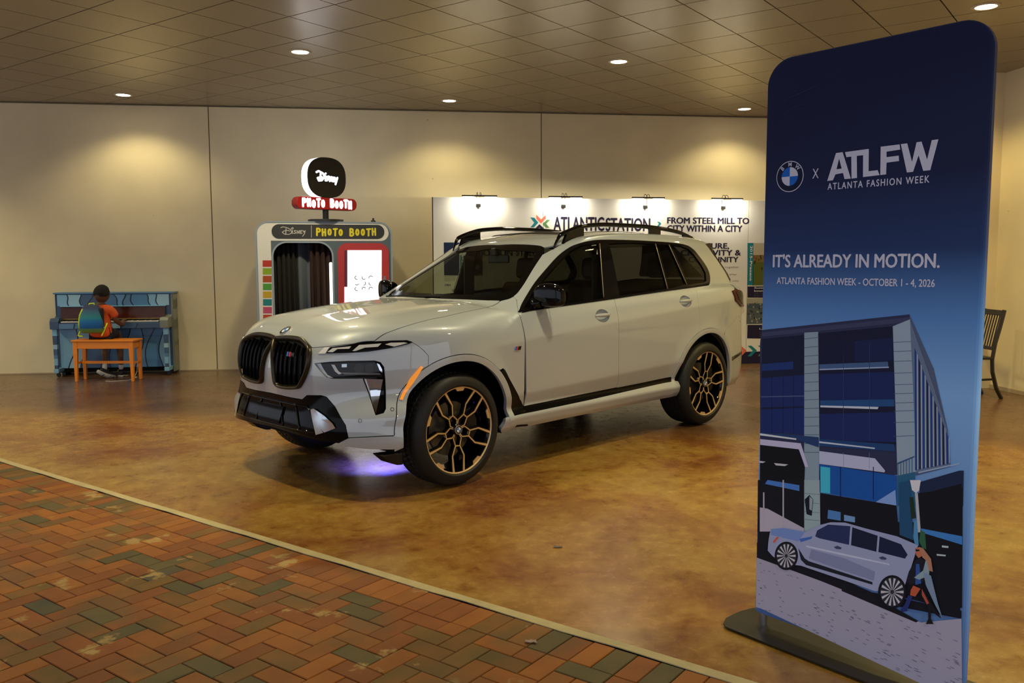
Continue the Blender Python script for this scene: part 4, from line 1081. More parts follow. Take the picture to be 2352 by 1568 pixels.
# ---- wheels
def wheel(cx, sg, wid):
    yo = .985 * sg                                # outer sidewall plane
    t = bmesh.new(); h = wid
    prof = [(.300, -.012), (.312, .0), (.335, -.001), (.358, -.010), (.376, -.026), (.386, -.046), (.3925, -.075), (.3925, -.085), (.385, -.087), (.385, -.097), (.3935, -.099), (.394, -h / 2 - .008), (.386, -h / 2 - .006), (.386, -h / 2 + .006), (.394, -h / 2 + .008)]
    prof = [(.300, -.012), (.312, .0), (.335, -.001), (.358, -.010), (.376, -.026), (.386, -.044), (.3915, -.068), (.3920, -.082), (.384, -.084), (.384, -.094), (.393, -.096), (.3935, -.13), (.385, -.132), (.385, -.144), (.3935, -.146)]
    p2 = prof + [(r_, -h - y_) for r_, y_ in prof[::-1]]
    rg = lathe(t, [(r_, y_ * sg) for r_, y_ in p2], 192, axis='Y')
    for ri, ring in enumerate(rg):                # tread blocks: narrow cross grooves every 30 mm or so
        if .040 < -p2[ri][1] < h - .040 and p2[ri][0] > .388:
            for q, v in enumerate(ring):
                if (q + (ri // 4)) % 3 == 0:
                    f_ = 1 - .006 / p2[ri][0]; v.co.x *= f_; v.co.z *= f_
    w = obj('wheel', t, tyre_m, suv, smooth=True, label='black tyre on a gloss black and gold rim'); w.location = (cx, yo, WZ)
    mt = w.modifiers.new('e', 'EDGE_SPLIT'); mt.split_angle = R(40)
    yr = -.020 * sg                               # rim face depth
    bm = bmesh.new(); lathe(bm, [(.302, -.012 * sg), (.296, -.018 * sg), (.286, -.03 * sg), (.275, -.06 * sg), (.268, -.2 * sg), (.285, -.25 * sg)], 72, axis='Y'); obj('rim_barrel', bm, gloss_black, w, smooth=True)
    bm = bmesh.new(); lathe(bm, [(.2915, -.016 * sg), (.2995, -.012 * sg), (.2995, -.020 * sg), (.2915, -.022 * sg), (.2915, -.016 * sg)], 90, axis='Y'); obj('rim_ring', bm, gold, w, smooth=False)
    bm = bmesh.new(); lathe(bm, [(.0, -.115 * sg), (.19, -.115 * sg), (.19, -.135 * sg), (.08, -.14 * sg)], 48, axis='Y'); obj('brake_disc', bm, mat('brake_iron', (.12, .115, .11), .35, .8), w, smooth=False)
    bm = bmesh.new(); q = [(.10 + .0, .12), (.17, .14), (.215, .04), (.215, -.04), (.17, -.10), (.12, -.08)]; prism(bm, [Vector((-x * 1.0, -.07 * sg, z)) for x, z in q], (0, -.07 * sg, 0)); obj('brake_caliper', bm, satin_black, w, bevel=.008)
    a0 = {1: -88.0, -1: -88}[sg] if cx > 0 else 172.0
    depth = lambda r_: (-.018 - .030 * max(0, 1 - (r_ / .29)) ** 1.2) * sg       # dish of the face
    def bar(bm, pts, w_g, up, low, mi):
        """ribbon bar along (r,t) points of the sector; up/low = face offsets"""
        n = len(pts)
        L = []
        for i in range(n):
            a = np.array(pts[max(i - 1, 0)]); b = np.array(pts[min(i + 1, n - 1)]); d = b - a; d = d / np.linalg.norm(d); nn_ = np.array([-d[1], d[0]])
            wv = w_g[i] if isinstance(w_g, (list, tuple)) else w_g
            L.append((np.array(pts[i]) + nn_ * wv / 2, np.array(pts[i]) - nn_ * wv / 2))
        vs = [[bm.verts.new((q[0], depth(np.linalg.norm(q)) + o * sg, q[1])) for q in (l[0], l[1]) for o in (up, low)] for l in L]
        for A, B in zip(vs, vs[1:]):
            for q in ((A[0], A[2], B[2], B[0]), (A[1], B[1], B[3], A[3]), (A[0], B[0], B[1], A[1]), (A[2], A[3], B[3], B[2])):
                bm.faces.new(q).material_index = mi
        for A in (vs[0], vs[-1]): bm.faces.new((A[0], A[1], A[3], A[2])).material_index = mi
    for k in range(5):
        th = R(a0 + 72 * k); er = np.array([math.cos(th), math.sin(th)]); et = np.array([-math.sin(th), math.cos(th)])
        f2 = lambda r_, s_: tuple(er * r_ + et * s_)
        for s_ in (1, -1):
            leg = [f2(.289, .046 * s_), f2(.178, .052 * s_), f2(.112, .020 * s_), f2(.060, .036 * s_), f2(.034, .020 * s_)]
            bm = bmesh.new(); bar(bm, leg, [.030, .024, .022, .020, .018], -.001, -.034, 0); obj('spoke', bm, gloss_black, w)
            bm = bmesh.new(); bar(bm, leg, [.0165, .0095, .0080, .0065, .0055], .002, -.003, 0); obj('spoke_edge', bm, gold, w)
        for q_ in ([f2(.112, .022), f2(.112, -.022)], [f2(.034, .020), f2(.034, -.020)]):
            bm = bmesh.new(); bar(bm, q_, .0065, .002, -.02, 0); obj('spoke_edge', bm, gold, w)
        th = R(a0 + 36 + 72 * k); er = np.array([math.cos(th), math.sin(th)]); et = np.array([-math.sin(th), math.cos(th)]); bm = bmesh.new()
        q = [f2(.293, .046), f2(.293, .02), f2(.294, 0), f2(.293, -.02), f2(.293, -.046), f2(.272, -.026), f2(.270, 0), f2(.272, .026)]
        f2 = lambda r_, s_: tuple(er * r_ + et * s_)
        q = [f2(.293, .044), f2(.296, 0), f2(.293, -.044), f2(.270, -.027), f2(.270, .027)]
        prism(bm, [Vector((x, -.017 * sg, z)) for x, z in q], (0, -.008 * sg, 0)); obj('rim_pad', bm, gold, w, label='gold pad on the rim edge')
    bm = bmesh.new(); lathe(bm, [(.0, -.030 * sg), (.034, -.032 * sg), (.044, -.045 * sg), (.05, -.09 * sg)], 24, axis='Y'); obj('hub', bm, gloss_black, w, smooth=True)
    roundel((0, -.027 * sg, 0), (0, sg, 0), .030, w, h=.003, name='hub_cap', letters=False, lab='hub cap with round blue and white badge')
for cx in WHX:
    for sg in (1, -1): wheel(cx, sg, .285 if cx > 0 else .325)
# ---- dark inner shell and underbody, cabin
hole = lambda cx: [(-(cx + .478 * math.cos(2 * PI * k / 32)), WZ + .478 * math.sin(2 * PI * k / 32)) for k in range(32)]
panel('inner_side', [(-2.10, .30), (-2.12, 1.02), (-1.2, 1.16), (1.5, 1.22), (2.2, 1.2), (2.35, .35)], SIDE, matte_black, off=-.035, thick=0, gap=0, res=.08, mirror=True, holes=[hole(WHX[0]), hole(WHX[1])], f=Lf)
fi = [rp(0, .98), (.85, .93), (.85, .34), (0, .34)]
panel('inner_front', [(0, .97), (.80, .93), (.80, .34), (0, .34)] + [(-.80, .34), (-.80, .93)], FRO, matte_black, off=-.07, thick=0, gap=0, res=.08, f=Lf)
bm = bmesh.new(); box(bm, -2.3, 1.95, -.62, .62, .27, .42); box(bm, -1.05, 1.08, -.86, .86, .345, .44); obj('underbody', bm, satin_black, suv, bevel=.03)
bm = bmesh.new(); box(bm, .98, 1.02, -.85, .85, .3, 1.16); box(bm, -1.95, 1.0, -.80, .80, .42, .46); obj('cabin_floor', bm, matte_black, suv)
dash_m = mat('dash_black', (.012, .012, .011), .55); tan = mat('brown_leather', (.075, .030, .013), .5, noise=(20, .15))
bm = bmesh.new(); box(bm, .45, .98, -.82, .82, .92, 1.13); box(bm, .42, .50, -.28, .20, 1.10, 1.24); obj('dashboard', bm, dash_m, suv, bevel=.04, seg=3)
def seat(x, y, w, lean=.10):
    s_ = bmesh.new(); box(s_, x - .28, x + .26, y - w / 2, y + w / 2, .62, .80); st_ = obj('seat', s_, tan, suv, bevel=.05, seg=3, label='brown leather seat')
    s_ = bmesh.new(); M = Matrix.Translation((x - .28, y, .74)) @ Matrix.Rotation(-.22, 4, 'Y'); box(s_, -.07, .07, -w / 2, w / 2, 0, .62, M=M); obj('seat_back', s_, tan, st_, bevel=.05, seg=3)
    s_ = bmesh.new(); M = Matrix.Translation((x - .44, y, 1.38)) @ Matrix.Rotation(-.15, 4, 'Y'); box(s_, -.05, .05, -.135, .135, 0, .20, M=M); obj('headrest', s_, tan, st_, bevel=.045, seg=4)
for x, y in ((-.12, .42), (-.12, -.42), (-1.1, .42), (-1.1, -.42)): seat(x, y, .50)
bm = bmesh.new(); M = Matrix.Translation((.36, .42, 1.06)) @ Matrix.Rotation(R(68), 4, 'Y')
tube(bm, [M @ Vector((.185 * math.cos(t), .185 * math.sin(t), 0)) for t in np.linspace(0, 2 * PI, 33)], .016, 8, cap=False)
box(bm, -.05, .06, -.17, .17, -.01, .01, M=M); obj('steering_wheel', bm, dash_m, suv, smooth=False)
bm = bmesh.new(); box(bm, .22, .25, -.12, .13, 1.53, 1.60); box(bm, .235, .30, -.03, .03, 1.59, 1.66); obj('rear_view_mirror', bm, dash_m, suv, bevel=.012)
bm = bmesh.new(); box(bm, -.20, -.08, .78, .80, .8, 1.60); obj('inner_pillar', bm, dash_m, suv); bm = bmesh.new(); box(bm, -.20, -.08, -.80, -.78, .8, 1.60); obj('inner_pillar', bm, dash_m, suv)
panel('headliner', [(.1, -.60), (.1, .60), (-1.85, .60), (-1.85, -.60)], TOP, dash_m, off=-.03, thick=0, gap=0, res=.12)
# unseen violet spot added under the nose to cast the glow on the floor
pd = bpy.data.lights.new('added_glow', 'SPOT'); pd.energy = 170; pd.color = (.035, .05, 1.0); pd.spot_size = R(118); pd.spot_blend = .5; pd.shadow_soft_size = .03
po = bpy.data.objects.new('added_glow_light', pd); link(po, suv); po.location = (1.56, .16, .26); po.rotation_euler = (R(-12), 0, 0)

# ================================================================== banner stand in the foreground
def vplane(p0, p1):
    """upright plane through two floor points, u from p0 to p1, normal towards the camera"""
    u = Vector((p1[0] - p0[0], p1[1] - p0[1], 0)); return Plane((p0[0], p0[1], 0), u, (0, 0, 1))
BA, BB = (1.035, 3.50), (1.575, 2.845)
BP = vplane(BA, BB)
if BP.n.dot(CAMP - BP.o) < 0: BP.n = -BP.n
def hexc(h): 
    r = [int(h[i:i + 2], 16) / 255 for i in (0, 2, 4)]; return tuple(((c + .055) / 1.055) ** 2.4 if c > .04 else c / 12.92 for c in r)
PR = {}
def pm(h, k=1.0, rough=.75):
    """flat print colour given as it looks, scaled for the light"""
    key = 'print_' + h + ('' if k == 1 else str(k))
    return mat(key, tuple(min(1, c * k) for c in hexc(h)), rough, spec=.25)
ban = thing('banner_stand', 'tall dark blue fabric banner with a city street photo in the right foreground', 'banner', (1.305, 3.17, 0), 0)
bw0, bw1 = 0.0, BP.u.dot(Vector((BB[0] - BA[0], BB[1] - BA[1], 0)))
bh0, bh1 = .066, 2.335
out2 = rrect(bw0, bw1, bh0, bh1, (.02, .02, .105, .105), 9)
# fabric skin: rounded slab with soft edges; slight puckers near the top left
fab_m = bpy.data.materials.new('banner_fabric'); fab_m.use_nodes = True
n, l = nodes_of(fab_m); b = n['Principled BSDF']; tc = n.new('ShaderNodeTexCoord')
sp = n.new('ShaderNodeSeparateXYZ'); l.new(tc.outputs['Object'], sp.inputs[0])
mr = n.new('ShaderNodeMapRange'); mr.inputs['From Min'].default_value = 0.0; mr.inputs['From Max'].default_value = 2.4; l.new(sp.outputs['Z'], mr.inputs['Value'])
rA = ramp(n, [(.0, hexc('4a6cae')), (.45, hexc('8cc0ff')), (.56, hexc('5f94dc')), (.66, hexc('2c4478')), (.78, hexc('222a50')), (1, hexc('1c2446'))]); l.new(mr.outputs[0], rA.inputs[0])
rB = ramp(n, [(.0, hexc('3a4e80')), (.52, hexc('3c5690')), (.62, hexc('2c3f70')), (.72, hexc('283258')), (.85, hexc('292c48')), (1, hexc('262e54'))]); l.new(mr.outputs[0], rB.inputs[0])
mx = n.new('ShaderNodeMix'); mx.data_type = 'RGBA'; mr2 = n.new('ShaderNodeMapRange'); mr2.inputs['From Min'].default_value = -.12; mr2.inputs['From Max'].default_value = .24
l.new(sp.outputs['X'], mr2.inputs['Value']); l.new(mr2.outputs[0], mx.inputs['Factor']); l.new(rB.outputs[0], mx.inputs['A']); l.new(rA.outputs[0], mx.inputs['B']); l.new(mx.outputs['Result'], b.inputs['Base Color'])
b.inputs['Roughness'].default_value = .85; b.inputs['Sheen Weight'].default_value = .15; b.inputs['Specular IOR Level'].default_value = .2
bm = bmesh.new(); N_ = len(out2); rings = []
o2 = np.array(out2)
for d, h in ((0.004, -.016), (0, -.010), (0, .010), (.004, .0155), (.012, .0172)):
    q = inset(o2, d); rings.append([bm.verts.new(BP.p(a, c, h)) for a, c in q])
for A_, B_ in zip(rings, rings[1:]):
    for k in range(N_): bm.faces.new((A_[k], A_[(k + 1) % N_], B_[(k + 1) % N_], B_[k]))
bm.faces.new(rings[0][::-1]); bm.faces.new(rings[-1])
wobj('fabric_sleeve', bm, fab_m, ban, smooth=False, label='navy to blue printed fabric sleeve')
for k, (a0, b0, a1, b1) in enumerate(((.07, 2.165, .27, 2.215), (.09, 2.13, .20, 2.145))):      # puckers of the cloth
    bm = bmesh.new(); tube(bm, [BP.p(a0 + (a1 - a0) * t / 6, b0 + (b1 - b0) * t / 6, .0165 + .001 * math.sin(PI * t / 6)) for t in range(7)], [.0005, .003, .004, .0045, .004, .003, .0005], 6)
    wobj('fabric_fold', bm, fab_m, ban, smooth=True)
H0 = .0180
F1 = Flat(BP)
wm = pm('d6d6ea', 1.1)
def Z2(z, off, s): return [(off[0] + a / s, off[1] + c / s) for a, c in z]
oL = (1740, 280); sL = 3.733
# big letters drawn as polygons
for poly in ([(620, 508), (695, 270), (752, 262), (822, 488), (768, 492), (755, 440), (690, 452), (668, 502)],
             [(772, 262), (976, 234), (974, 425), (1052, 416), (1068, 458), (926, 475), (927, 288), (873, 294), (875, 482), (828, 488), (826, 300), (784, 305)],
             [(1078, 216), (1240, 196), (1245, 240), (1128, 258), (1128, 305), (1232, 292), (1235, 338), (1128, 352), (1124, 452), (1074, 458)],
             [(1250, 194), (1305, 187), (1346, 345), (1385, 178), (1428, 172), (1475, 325), (1515, 160), (1572, 152), (1502, 416), (1442, 422), (1402, 290), (1355, 430), (1302, 436)]):
    F1.ppoly(Z2(poly, oL, sL), wm, H0 + .0006)
F1.ppoly(Z2([(722, 318), (744, 402), (700, 408)], oL, sL), pm('1b2240'), H0 + .0010)
def ptx(body, x0, y0, x1, y1, m, **kw):
    F1.ptext(body, (oL[0] + x0 / sL, oL[1] + y0 / sL), (oL[0] + x1 / sL, oL[1] + y1 / sL), m, H0 + .0006, **kw)
ptx('ATLANTA FASHION WEEK', 622, 585, 1497, 459, wm, bold=.02, spacing=1.25)
ptx("IT'S ALREADY IN MOTION.", 152, 1247, 1588, 1120, wm, bold=.03)
ptx('ATLANTA FASHION WEEK - OCTOBER 1 - 4, 2026', 186, 1396, 1543, 1348, wm, bold=.022)
ptx('X', 492, 488, 548, 400, wm, bold=-.01)
# round emblem printed flat
a0, c0_ = px(BP, *Z2([(185, 470)], oL, sL)[0]); a1, c1_ = px(BP, *Z2([(417, 470)], oL, sL)[0]); em = ((a0 + a1) / 2, (px(BP, *Z2([(300, 322)], oL, sL)[0])[1] + px(BP, *Z2([(293, 618)], oL, sL)[0])[1]) / 2); er_ = (a1 - a0) / 2
def cpoly(c, r, n=40, t0=0, t1=2 * PI): return [(c[0] + r * math.cos(t0 + (t1 - t0) * k / n), c[1] + r * math.sin(t0 + (t1 - t0) * k / n)) for k in range(n + (t1 - t0 < 6))]
F1.poly(cpoly(em, er_), wm, H0 + .0004); F1.poly(cpoly(em, er_ * .95), pm('1b2240'), H0 + .0008)
for k in range(4): F1.poly([em] + cpoly(em, er_ * .60, 10, k * PI / 2, (k + 1) * PI / 2), pm('1f6fd6', 1.0) if k % 2 else wm, H0 + .0012)
for ch, an in (('B', 135), ('M', 90), ('W', 45)):
    v, f = text_polys(ch, .02); lo = v.min(0); hi = v.max(0); v = (v - (lo + hi) / 2) / (hi[1] - lo[1]) * er_ * .26; t = R(an - 90); k = F1.mi(wm)
    vs = [F1.bm.verts.new(BP.p(em[0] + x * math.cos(t) - (y + er_ * .78) * math.sin(t), em[1] + x * math.sin(t) + (y + er_ * .78) * math.cos(t), H0 + .0012)) for x, y in v]
    for q in f: F1.bm.faces.new([vs[i] for i in q]).material_index = k
o = F1.done('printed_lettering', ban, 'white printed lettering and round emblem')
# street photograph printed on the lower part
F2 = Flat(BP); A1 = (1740, 700); s1 = 3.41; A2 = (1680, 1100); s2 = 3.35
LV = [0]
def P_(poly, col, o_=A1, s_=s1, k=1.0):
    LV[0] += 1; F2.ppoly(Z2(poly, o_, s_), pm(col, k * 1.5), H0 + .0004 + LV[0] * .00002)
P_([(52, 195), (1210, 72), (1210, 1300), (40, 1568), (40, 300)], '2b3050')
P_([(1210, 72), (1400, 500), (1510, 980), (1530, 1260), (1260, 1330), (1225, 300)], '4c5876')
P_([(55, 215), (1205, 95), (1215, 130), (60, 245)], '3a3e60')
P_([(55, 265), (385, 232), (388, 560), (388, 1000), (50, 1000)], '151b38')
P_([(50, 570), (385, 545), (385, 790), (50, 800)], '1a2a62'); P_([(50, 815), (385, 800), (385, 1010), (50, 990)], '1a2a66')
for x in (130, 218, 300): P_([(x, 560), (x + 4, 560), (x + 4, 1000), (x, 1000)], '0f1530')
P_([(55, 460), (300, 440), (300, 500), (55, 515)], '1d3470'); P_([(45, 712), (385, 705), (385, 714), (45, 720)], '46557e')
P_([(497, 220), (1075, 165), (1090, 560), (1110, 1090), (510, 1090)], '161a36')
P_([(507, 540), (1085, 520), (1095, 790), (512, 800)], '18265a'); P_([(510, 850), (1100, 835), (1105, 1070), (512, 1050)], '1a2860')
P_([(505, 300), (780, 280), (780, 440), (508, 450)], '151b3a'); P_([(780, 280), (1075, 255), (1080, 430), (782, 442)], '18234c')
for y0, y1 in ((455, 500),): P_([(505, y0 + 8), (1040, y0 - 14), (1045, y1 - 16), (505, y1 + 2)], '3f5a86')
P_([(505, 498), (1048, 480), (1048, 490), (505, 508)], '8fa3c4')
P_([(510, 745), (1090, 735), (1090, 790), (512, 792)], '234a80'); P_([(512, 783), (968, 794), (960, 812), (512, 797)], 'b9c4da')
for x in (690, 895): P_([(x, 300 if x > 800 else 560), (x + 5, 300), (x + 5, 1060), (x, 1060)], '2a3a6c')
P_([(387, 215), (495, 208), (505, 1050), (500, 1568), (385, 1568)], '8196a8')
for i in range(14): P_([(387, 262 + i * 68), (503, 250 + i * 69), (503, 254 + i * 69), (387, 266 + i * 68)], '44526e')
P_([(1080, 165), (1215, 110), (1250, 700), (1262, 1300), (1115, 1330), (1100, 800)], '8a9db2')
for y in (288, 360, 437, 530, 620, 690, 762, 826, 915, 1022): P_([(1085, y), (1250, y - 6), (1250, y - 2), (1085, y + 4)], '3e4e6e')
P_([(1215, 120), (1400, 640), (1510, 985), (1525, 1250), (1265, 1310), (1240, 700)], '5e6f8c')
for i in range(9):
    x = 1250 + i * 31; t = 330 + i * 82; P_([(x, t), (x + 14, t + 40), (x + 18, 1285 - i * 6), (x + 4, 1290 - i * 6)], ('1d3a86', '1b2444')[i % 2])
    P_([(x + 18, t + 50), (x + 23, t + 60), (x + 27, 1280 - i * 6), (x + 22, 1280 - i * 6)], 'aab7cc')
P_([(40, 990), (330, 1015), (500, 1030), (500, 1110), (325, 1050), (40, 1020)], '223a6a'); P_([(40, 1000), (325, 1040), (325, 1052), (40, 1016)], 'c3cce0')
P_([(505, 1045), (1090, 1085), (1100, 1140), (505, 1100)], '1f3f72'); P_([(505, 1062), (940, 1112), (938, 1122), (505, 1075)], 'b4c2da')
P_([(42, 1045), (360, 1078), (420, 1262), (395, 1265), (345, 1125), (42, 1090)], 'b4b2d4')
P_([(42, 1092), (345, 1125), (392, 1262), (388, 1400), (40, 1400)], '0d0f18')
P_([(150, 1232), (262, 1243), (235, 1256), (165, 1250)], 'b9b9c8'); P_([(36, 1215), (85, 1222), (62, 1232), (36, 1230)], 'b9b9c8')
P_([(505, 1138), (940, 1195), (1020, 1290), (1015, 1305), (505, 1238)], 'adb2d2')
for x in (693, 895): P_([(x, 1150), (x + 3, 1150), (x + 3, 1285), (x, 1270)], '6f78a0')
P_([(505, 1240), (1110, 1330), (1110, 1562), (515, 1460)], '164fa0'); P_([(515, 1258), (590, 1268), (590, 1470), (515, 1460)], '3fb0cc')
P_([(940, 1540), (1100, 1440), (1108, 1562)], '7a9ad8')
for x in (668, 925): P_([(x, 1260), (x + 7, 1262), (x + 7, 1520), (x, 1510)], '0e1c4a')
P_([(1115, 1330), (1255, 1300), (1255, 1568), (1118, 1568)], '235c80')
for i in range(6): P_([(1118 + i * 22, 1235 - i * 8), (1124 + i * 22, 1233 - i * 8), (1124 + i * 22, 1360 - i * 4), (1118 + i * 22, 1364 - i * 4)], '3a5f86')
P_([(1115, 1230), (1250, 1175), (1250, 1186), (1115, 1244)], '30507c')
P_([(1290, 1380), (1600, 1290), (1635, 1290), (1630, 1568), (1290, 1568)], '1c2748'); P_([(1395, 1450), (1620, 1390), (1620, 1568), (1395, 1568)], '10131f')
P_([(1280, 1300), (1600, 1230), (1602, 1240), (1282, 1312)], '8ea2c2')
P_([(226, 300), (1785, 330), (1780, 1010), (220, 610)], '12141f', A2, s2)
# lower picture: storefronts, street, car and walker
P_([(225, 0), (580, 0), (580, 400), (222, 400)], '12141f', A2, s2); P_([(300, 0), (545, 40), (545, 85), (280, 30)], '4273c0', A2, s2)
P_([(240, 210), (300, 220), (580, 370), (580, 395), (240, 395)], 'a8a3b8', A2, s2)
for x in (265, 415): P_([(x, 95 if x < 300 else 0), (x + 11, 95 if x < 300 else 0), (x + 11, 370), (x, 370)], 'a3a3b2', A2, s2)
P_([(582, 0), (700, 0), (706, 360), (600, 395), (582, 392)], '8ea4ae', A2, s2)
for y in (100, 170, 240, 300): P_([(582, y), (700, y + 10), (700, y + 13), (582, y + 3)], '4b5f6e', A2, s2)
P_([(585, 150), (622, 114), (652, 150), (640, 275), (600, 262)], '101a26', A2, s2); P_([(622, 125), (648, 148), (640, 235), (622, 225)], '8a9aa8', A2, s2)
P_([(706, 100), (1290, 195), (1312, 420), (706, 330)], '10121e', A2, s2)
P_([(766, 228), (862, 246), (862, 312), (760, 295)], '4a78b4', A2, s2); P_([(888, 266), (972, 282), (972, 325), (888, 312)], '6a92c4', A2, s2)
P_([(1310, 20), (1400, 0), (1420, 460), (1315, 420)], '1f4a72', A2, s2)
P_([(1450, 100), (1800, 60), (1795, 980), (1560, 940), (1480, 500)], '11131c', A2, s2)
P_([(1480, 370), (1795, 430), (1795, 495), (1480, 400)], '3a78c0', A2, s2); P_([(1640, 500), (1690, 505), (1690, 520), (1640, 515)], 'a9b9c4', A2, s2); P_([(1600, 565), (1670, 572), (1668, 584), (1600, 578)], 'a9b9c4', A2, s2)
P_([(1395, 0), (1478, 0), (1465, 80), (1440, 100), (1410, 75)], 'c9cad6', A2, s2); P_([(1432, 100), (1455, 98), (1478, 400), (1455, 400)], 'a5acba', A2, s2)
P_([(1425, 310), (1450, 310), (1462, 500), (1440, 520), (1420, 440)], '4a86b8', A2, s2); P_([(1475, 380), (1510, 400), (1520, 530), (1490, 520), (1465, 470)], '2f5c42', A2, s2)
P_([(1390, 130), (1420, 130), (1440, 290), (1405, 300)], '1d3026', A2, s2)
P_([(218, 480), (330, 530), (1100, 860), (1790, 1000), (1790, 1062), (1100, 930), (218, 600)], '11131f', A2, s2)
P_([(218, 595), (700, 770), (1330, 1020), (1480, 1090), (1790, 1060), (1795, 1570), (1500, 1568), (250, 985), (210, 975), (214, 700)], '9895ae', A2, s2)
P_([(870, 830), (1140, 900), (1460, 1080), (1440, 1090), (870, 850)], '14151f', A2, s2)
rs = random.Random(5)
for i in range(150):                                # joints between the printed paving stones
    t = rs.random(); x = 225 + 1540 * t; ytop = 610 + (x - 225) * .40; ybot = min(1560, 990 + (x - 225) * .43); y = ytop + (ybot - ytop) * rs.random(); L = 14 + 20 * t
    if y > 1555 or (x > 1330 and y < 1110): continue
    P_([(x, y), (x + L, y + L * .45), (x + L, y + L * .45 + 4), (x, y + 3)], '55536c', A2, s2)
car_l = [(310, 470), (322, 400), (350, 372), (430, 365), (600, 395), (700, 345), (790, 322), (900, 325), (1060, 370), (1300, 430), (1460, 498), (1440, 560), (1400, 690), (1370, 770), (1350, 830), (1130, 850), (900, 770), (560, 655), (420, 640), (340, 580), (305, 540)]
P_(car_l, '8f98bd', A2, s2); P_([(545, 450), (650, 430), (640, 450), (560, 475)], '3f63b4', A2, s2); P_([(330, 375), (430, 368), (590, 398), (540, 470), (420, 440), (330, 420)], '6c86c4', A2, s2)
P_([(685, 385), (770, 340), (940, 352), (930, 495), (700, 445), (670, 430)], '24305c', A2, s2); P_([(955, 360), (1150, 425), (1140, 548), (945, 498)], '161c38', A2, s2); P_([(1165, 430), (1330, 490), (1380, 570), (1360, 600), (1240, 570), (1155, 550)], '15203f', A2, s2)
P_([(540, 520), (590, 600), (620, 620), (1110, 780), (1110, 800), (600, 650), (560, 610)], '1a1d2c', A2, s2); P_([(600, 500), (880, 560), (1240, 640), (1240, 650), (880, 575), (600, 512)], 'b4bad6', A2, s2); P_([(620, 600), (880, 690), (1120, 770), (1130, 700), (900, 600), (640, 530)], '787fa6', A2, s2)
for x in (812, 1158): y = 512 if x < 900 else 592; P_([(x, y), (x + 30, y - 10), (x + 62, y + 5), (x + 55, y + 17), (x + 20, y + 15)], '3a4062', A2, s2)
def prt_wheel(cx, cy, rx, ry):
    P_([(cx + rx * 1.18 * math.cos(t), cy + ry * 1.15 * math.sin(t)) for t in np.linspace(0, 2 * PI, 29)[:-1]], '10121c', A2, s2)
    P_([(cx + rx * math.cos(t), cy + ry * math.sin(t)) for t in np.linspace(0, 2 * PI, 29)[:-1]], '2a2c3a', A2, s2)
    for k in range(14):
        t = 2 * PI * k / 14; d = .10
        P_([(cx + rx * .15 * math.cos(t - d), cy + ry * .15 * math.sin(t - d)), (cx + rx * .95 * math.cos(t - d), cy + ry * .95 * math.sin(t - d)), (cx + rx * .95 * math.cos(t + d), cy + ry * .95 * math.sin(t + d)), (cx + rx * .15 * math.cos(t + d), cy + ry * .15 * math.sin(t + d))], 'b3b3c0', A2, s2)
prt_wheel(448, 580, 76, 95); prt_wheel(1262, 855, 92, 112)
P_([(345, 470), (380, 432), (392, 438), (355, 482)], 'c0563c', A2, s2)
# walking figure printed beside the car
P_([(1440, 610), (1480, 595), (1540, 625), (1560, 700), (1500, 780), (1440, 790), (1400, 800), (1370, 770), (1390, 700)], '191b28', A2, s2); P_([(1445, 640), (1470, 640), (1485, 790), (1440, 800)], '2c4f96', A2, s2)
P_([(1520, 610), (1550, 640), (1545, 730), (1470, 760), (1430, 745), (1500, 690)], '8297a4', A2, s2); P_([(1500, 700), (1560, 730), (1615, 950), (1650, 1060), (1590, 950), (1520, 800)], '7088a4', A2, s2)
P_([(1480, 800), (1560, 930), (1640, 1060), (1560, 1000), (1500, 900)], '12131b', A2, s2)
P_([(1440, 520), (1470, 510), (1495, 530), (1490, 580), (1465, 595), (1445, 570)], 'b06a50', A2, s2); P_([(1470, 510), (1500, 520), (1560, 600), (1575, 700), (1545, 690), (1530, 620), (1495, 590)], 'a57560', A2, s2)
P_([(1440, 528), (1472, 530), (1470, 542), (1445, 545)], '15161f', A2, s2)
P_([(1425, 805), (1480, 830), (1440, 890), (1400, 880), (1405, 840)], 'b0523a', A2, s2); P_([(1490, 830), (1540, 930), (1550, 950), (1530, 950), (1490, 880)], 'a34b3c', A2, s2)
P_([(1385, 880), (1420, 890), (1395, 950), (1375, 1000), (1340, 1010), (1325, 990), (1360, 950)], '232f6e', A2, s2); P_([(1535, 940), (1560, 950), (1560, 1060), (1580, 1100), (1520, 1100), (1540, 1060)], '14151f', A2, s2)
F2.done('printed_street_photo', ban, 'printed photo of a building, a parked car and a woman walking')
# base plate and poles
bu = BP.u; bn_ = BP.n
bm = bmesh.new(); ol = [(-.085, -.115), (-.06, -.135), (.96, -.135), (.985, -.11), (.985, .14), (.96, .165), (-.05, .165), (-.10, .12), (-.115, .05), (-.112, -.06)]
prism(bm, [BP.o + bu * a + bn_ * c + Vector((0, 0, .008)) for a, c in [(x, -y) for x, y in ol]], (0, 0, .007)); wobj('base_plate', bm, mat('base_metal', (.022, .019, .012), .42, .4), ban, bevel=.002)
for a in (.03, bw1 - .03):
    bm = bmesh.new(); tube(bm, [BP.p(a, z, -.004) for z in (.012, .13)], .016, 20); wobj('pole', bm, steel, ban, smooth=False, label='silver pole foot')
bm = bmesh.new()
for a, c in ((-.05, -.08), (.92, -.08), (.92, .12), (-.05, .12)):
    box(bm, -.02, .02, -.02, .02, 0, .009, M=Matrix.Translation(BP.o + bu * a + bn_ * c))
for k in range(4): pass
bm.free()
for a, c in ((-.04, -.07), (.90, -.07), (.90, .11), (-.04, .11)):
    bm = bmesh.new(); box(bm, -.02, .02, -.02, .02, 0, .009, M=Matrix.Translation(BP.o + bu * a - bn_ * c)); wobj('rubber_foot', bm, satin_black, ban)

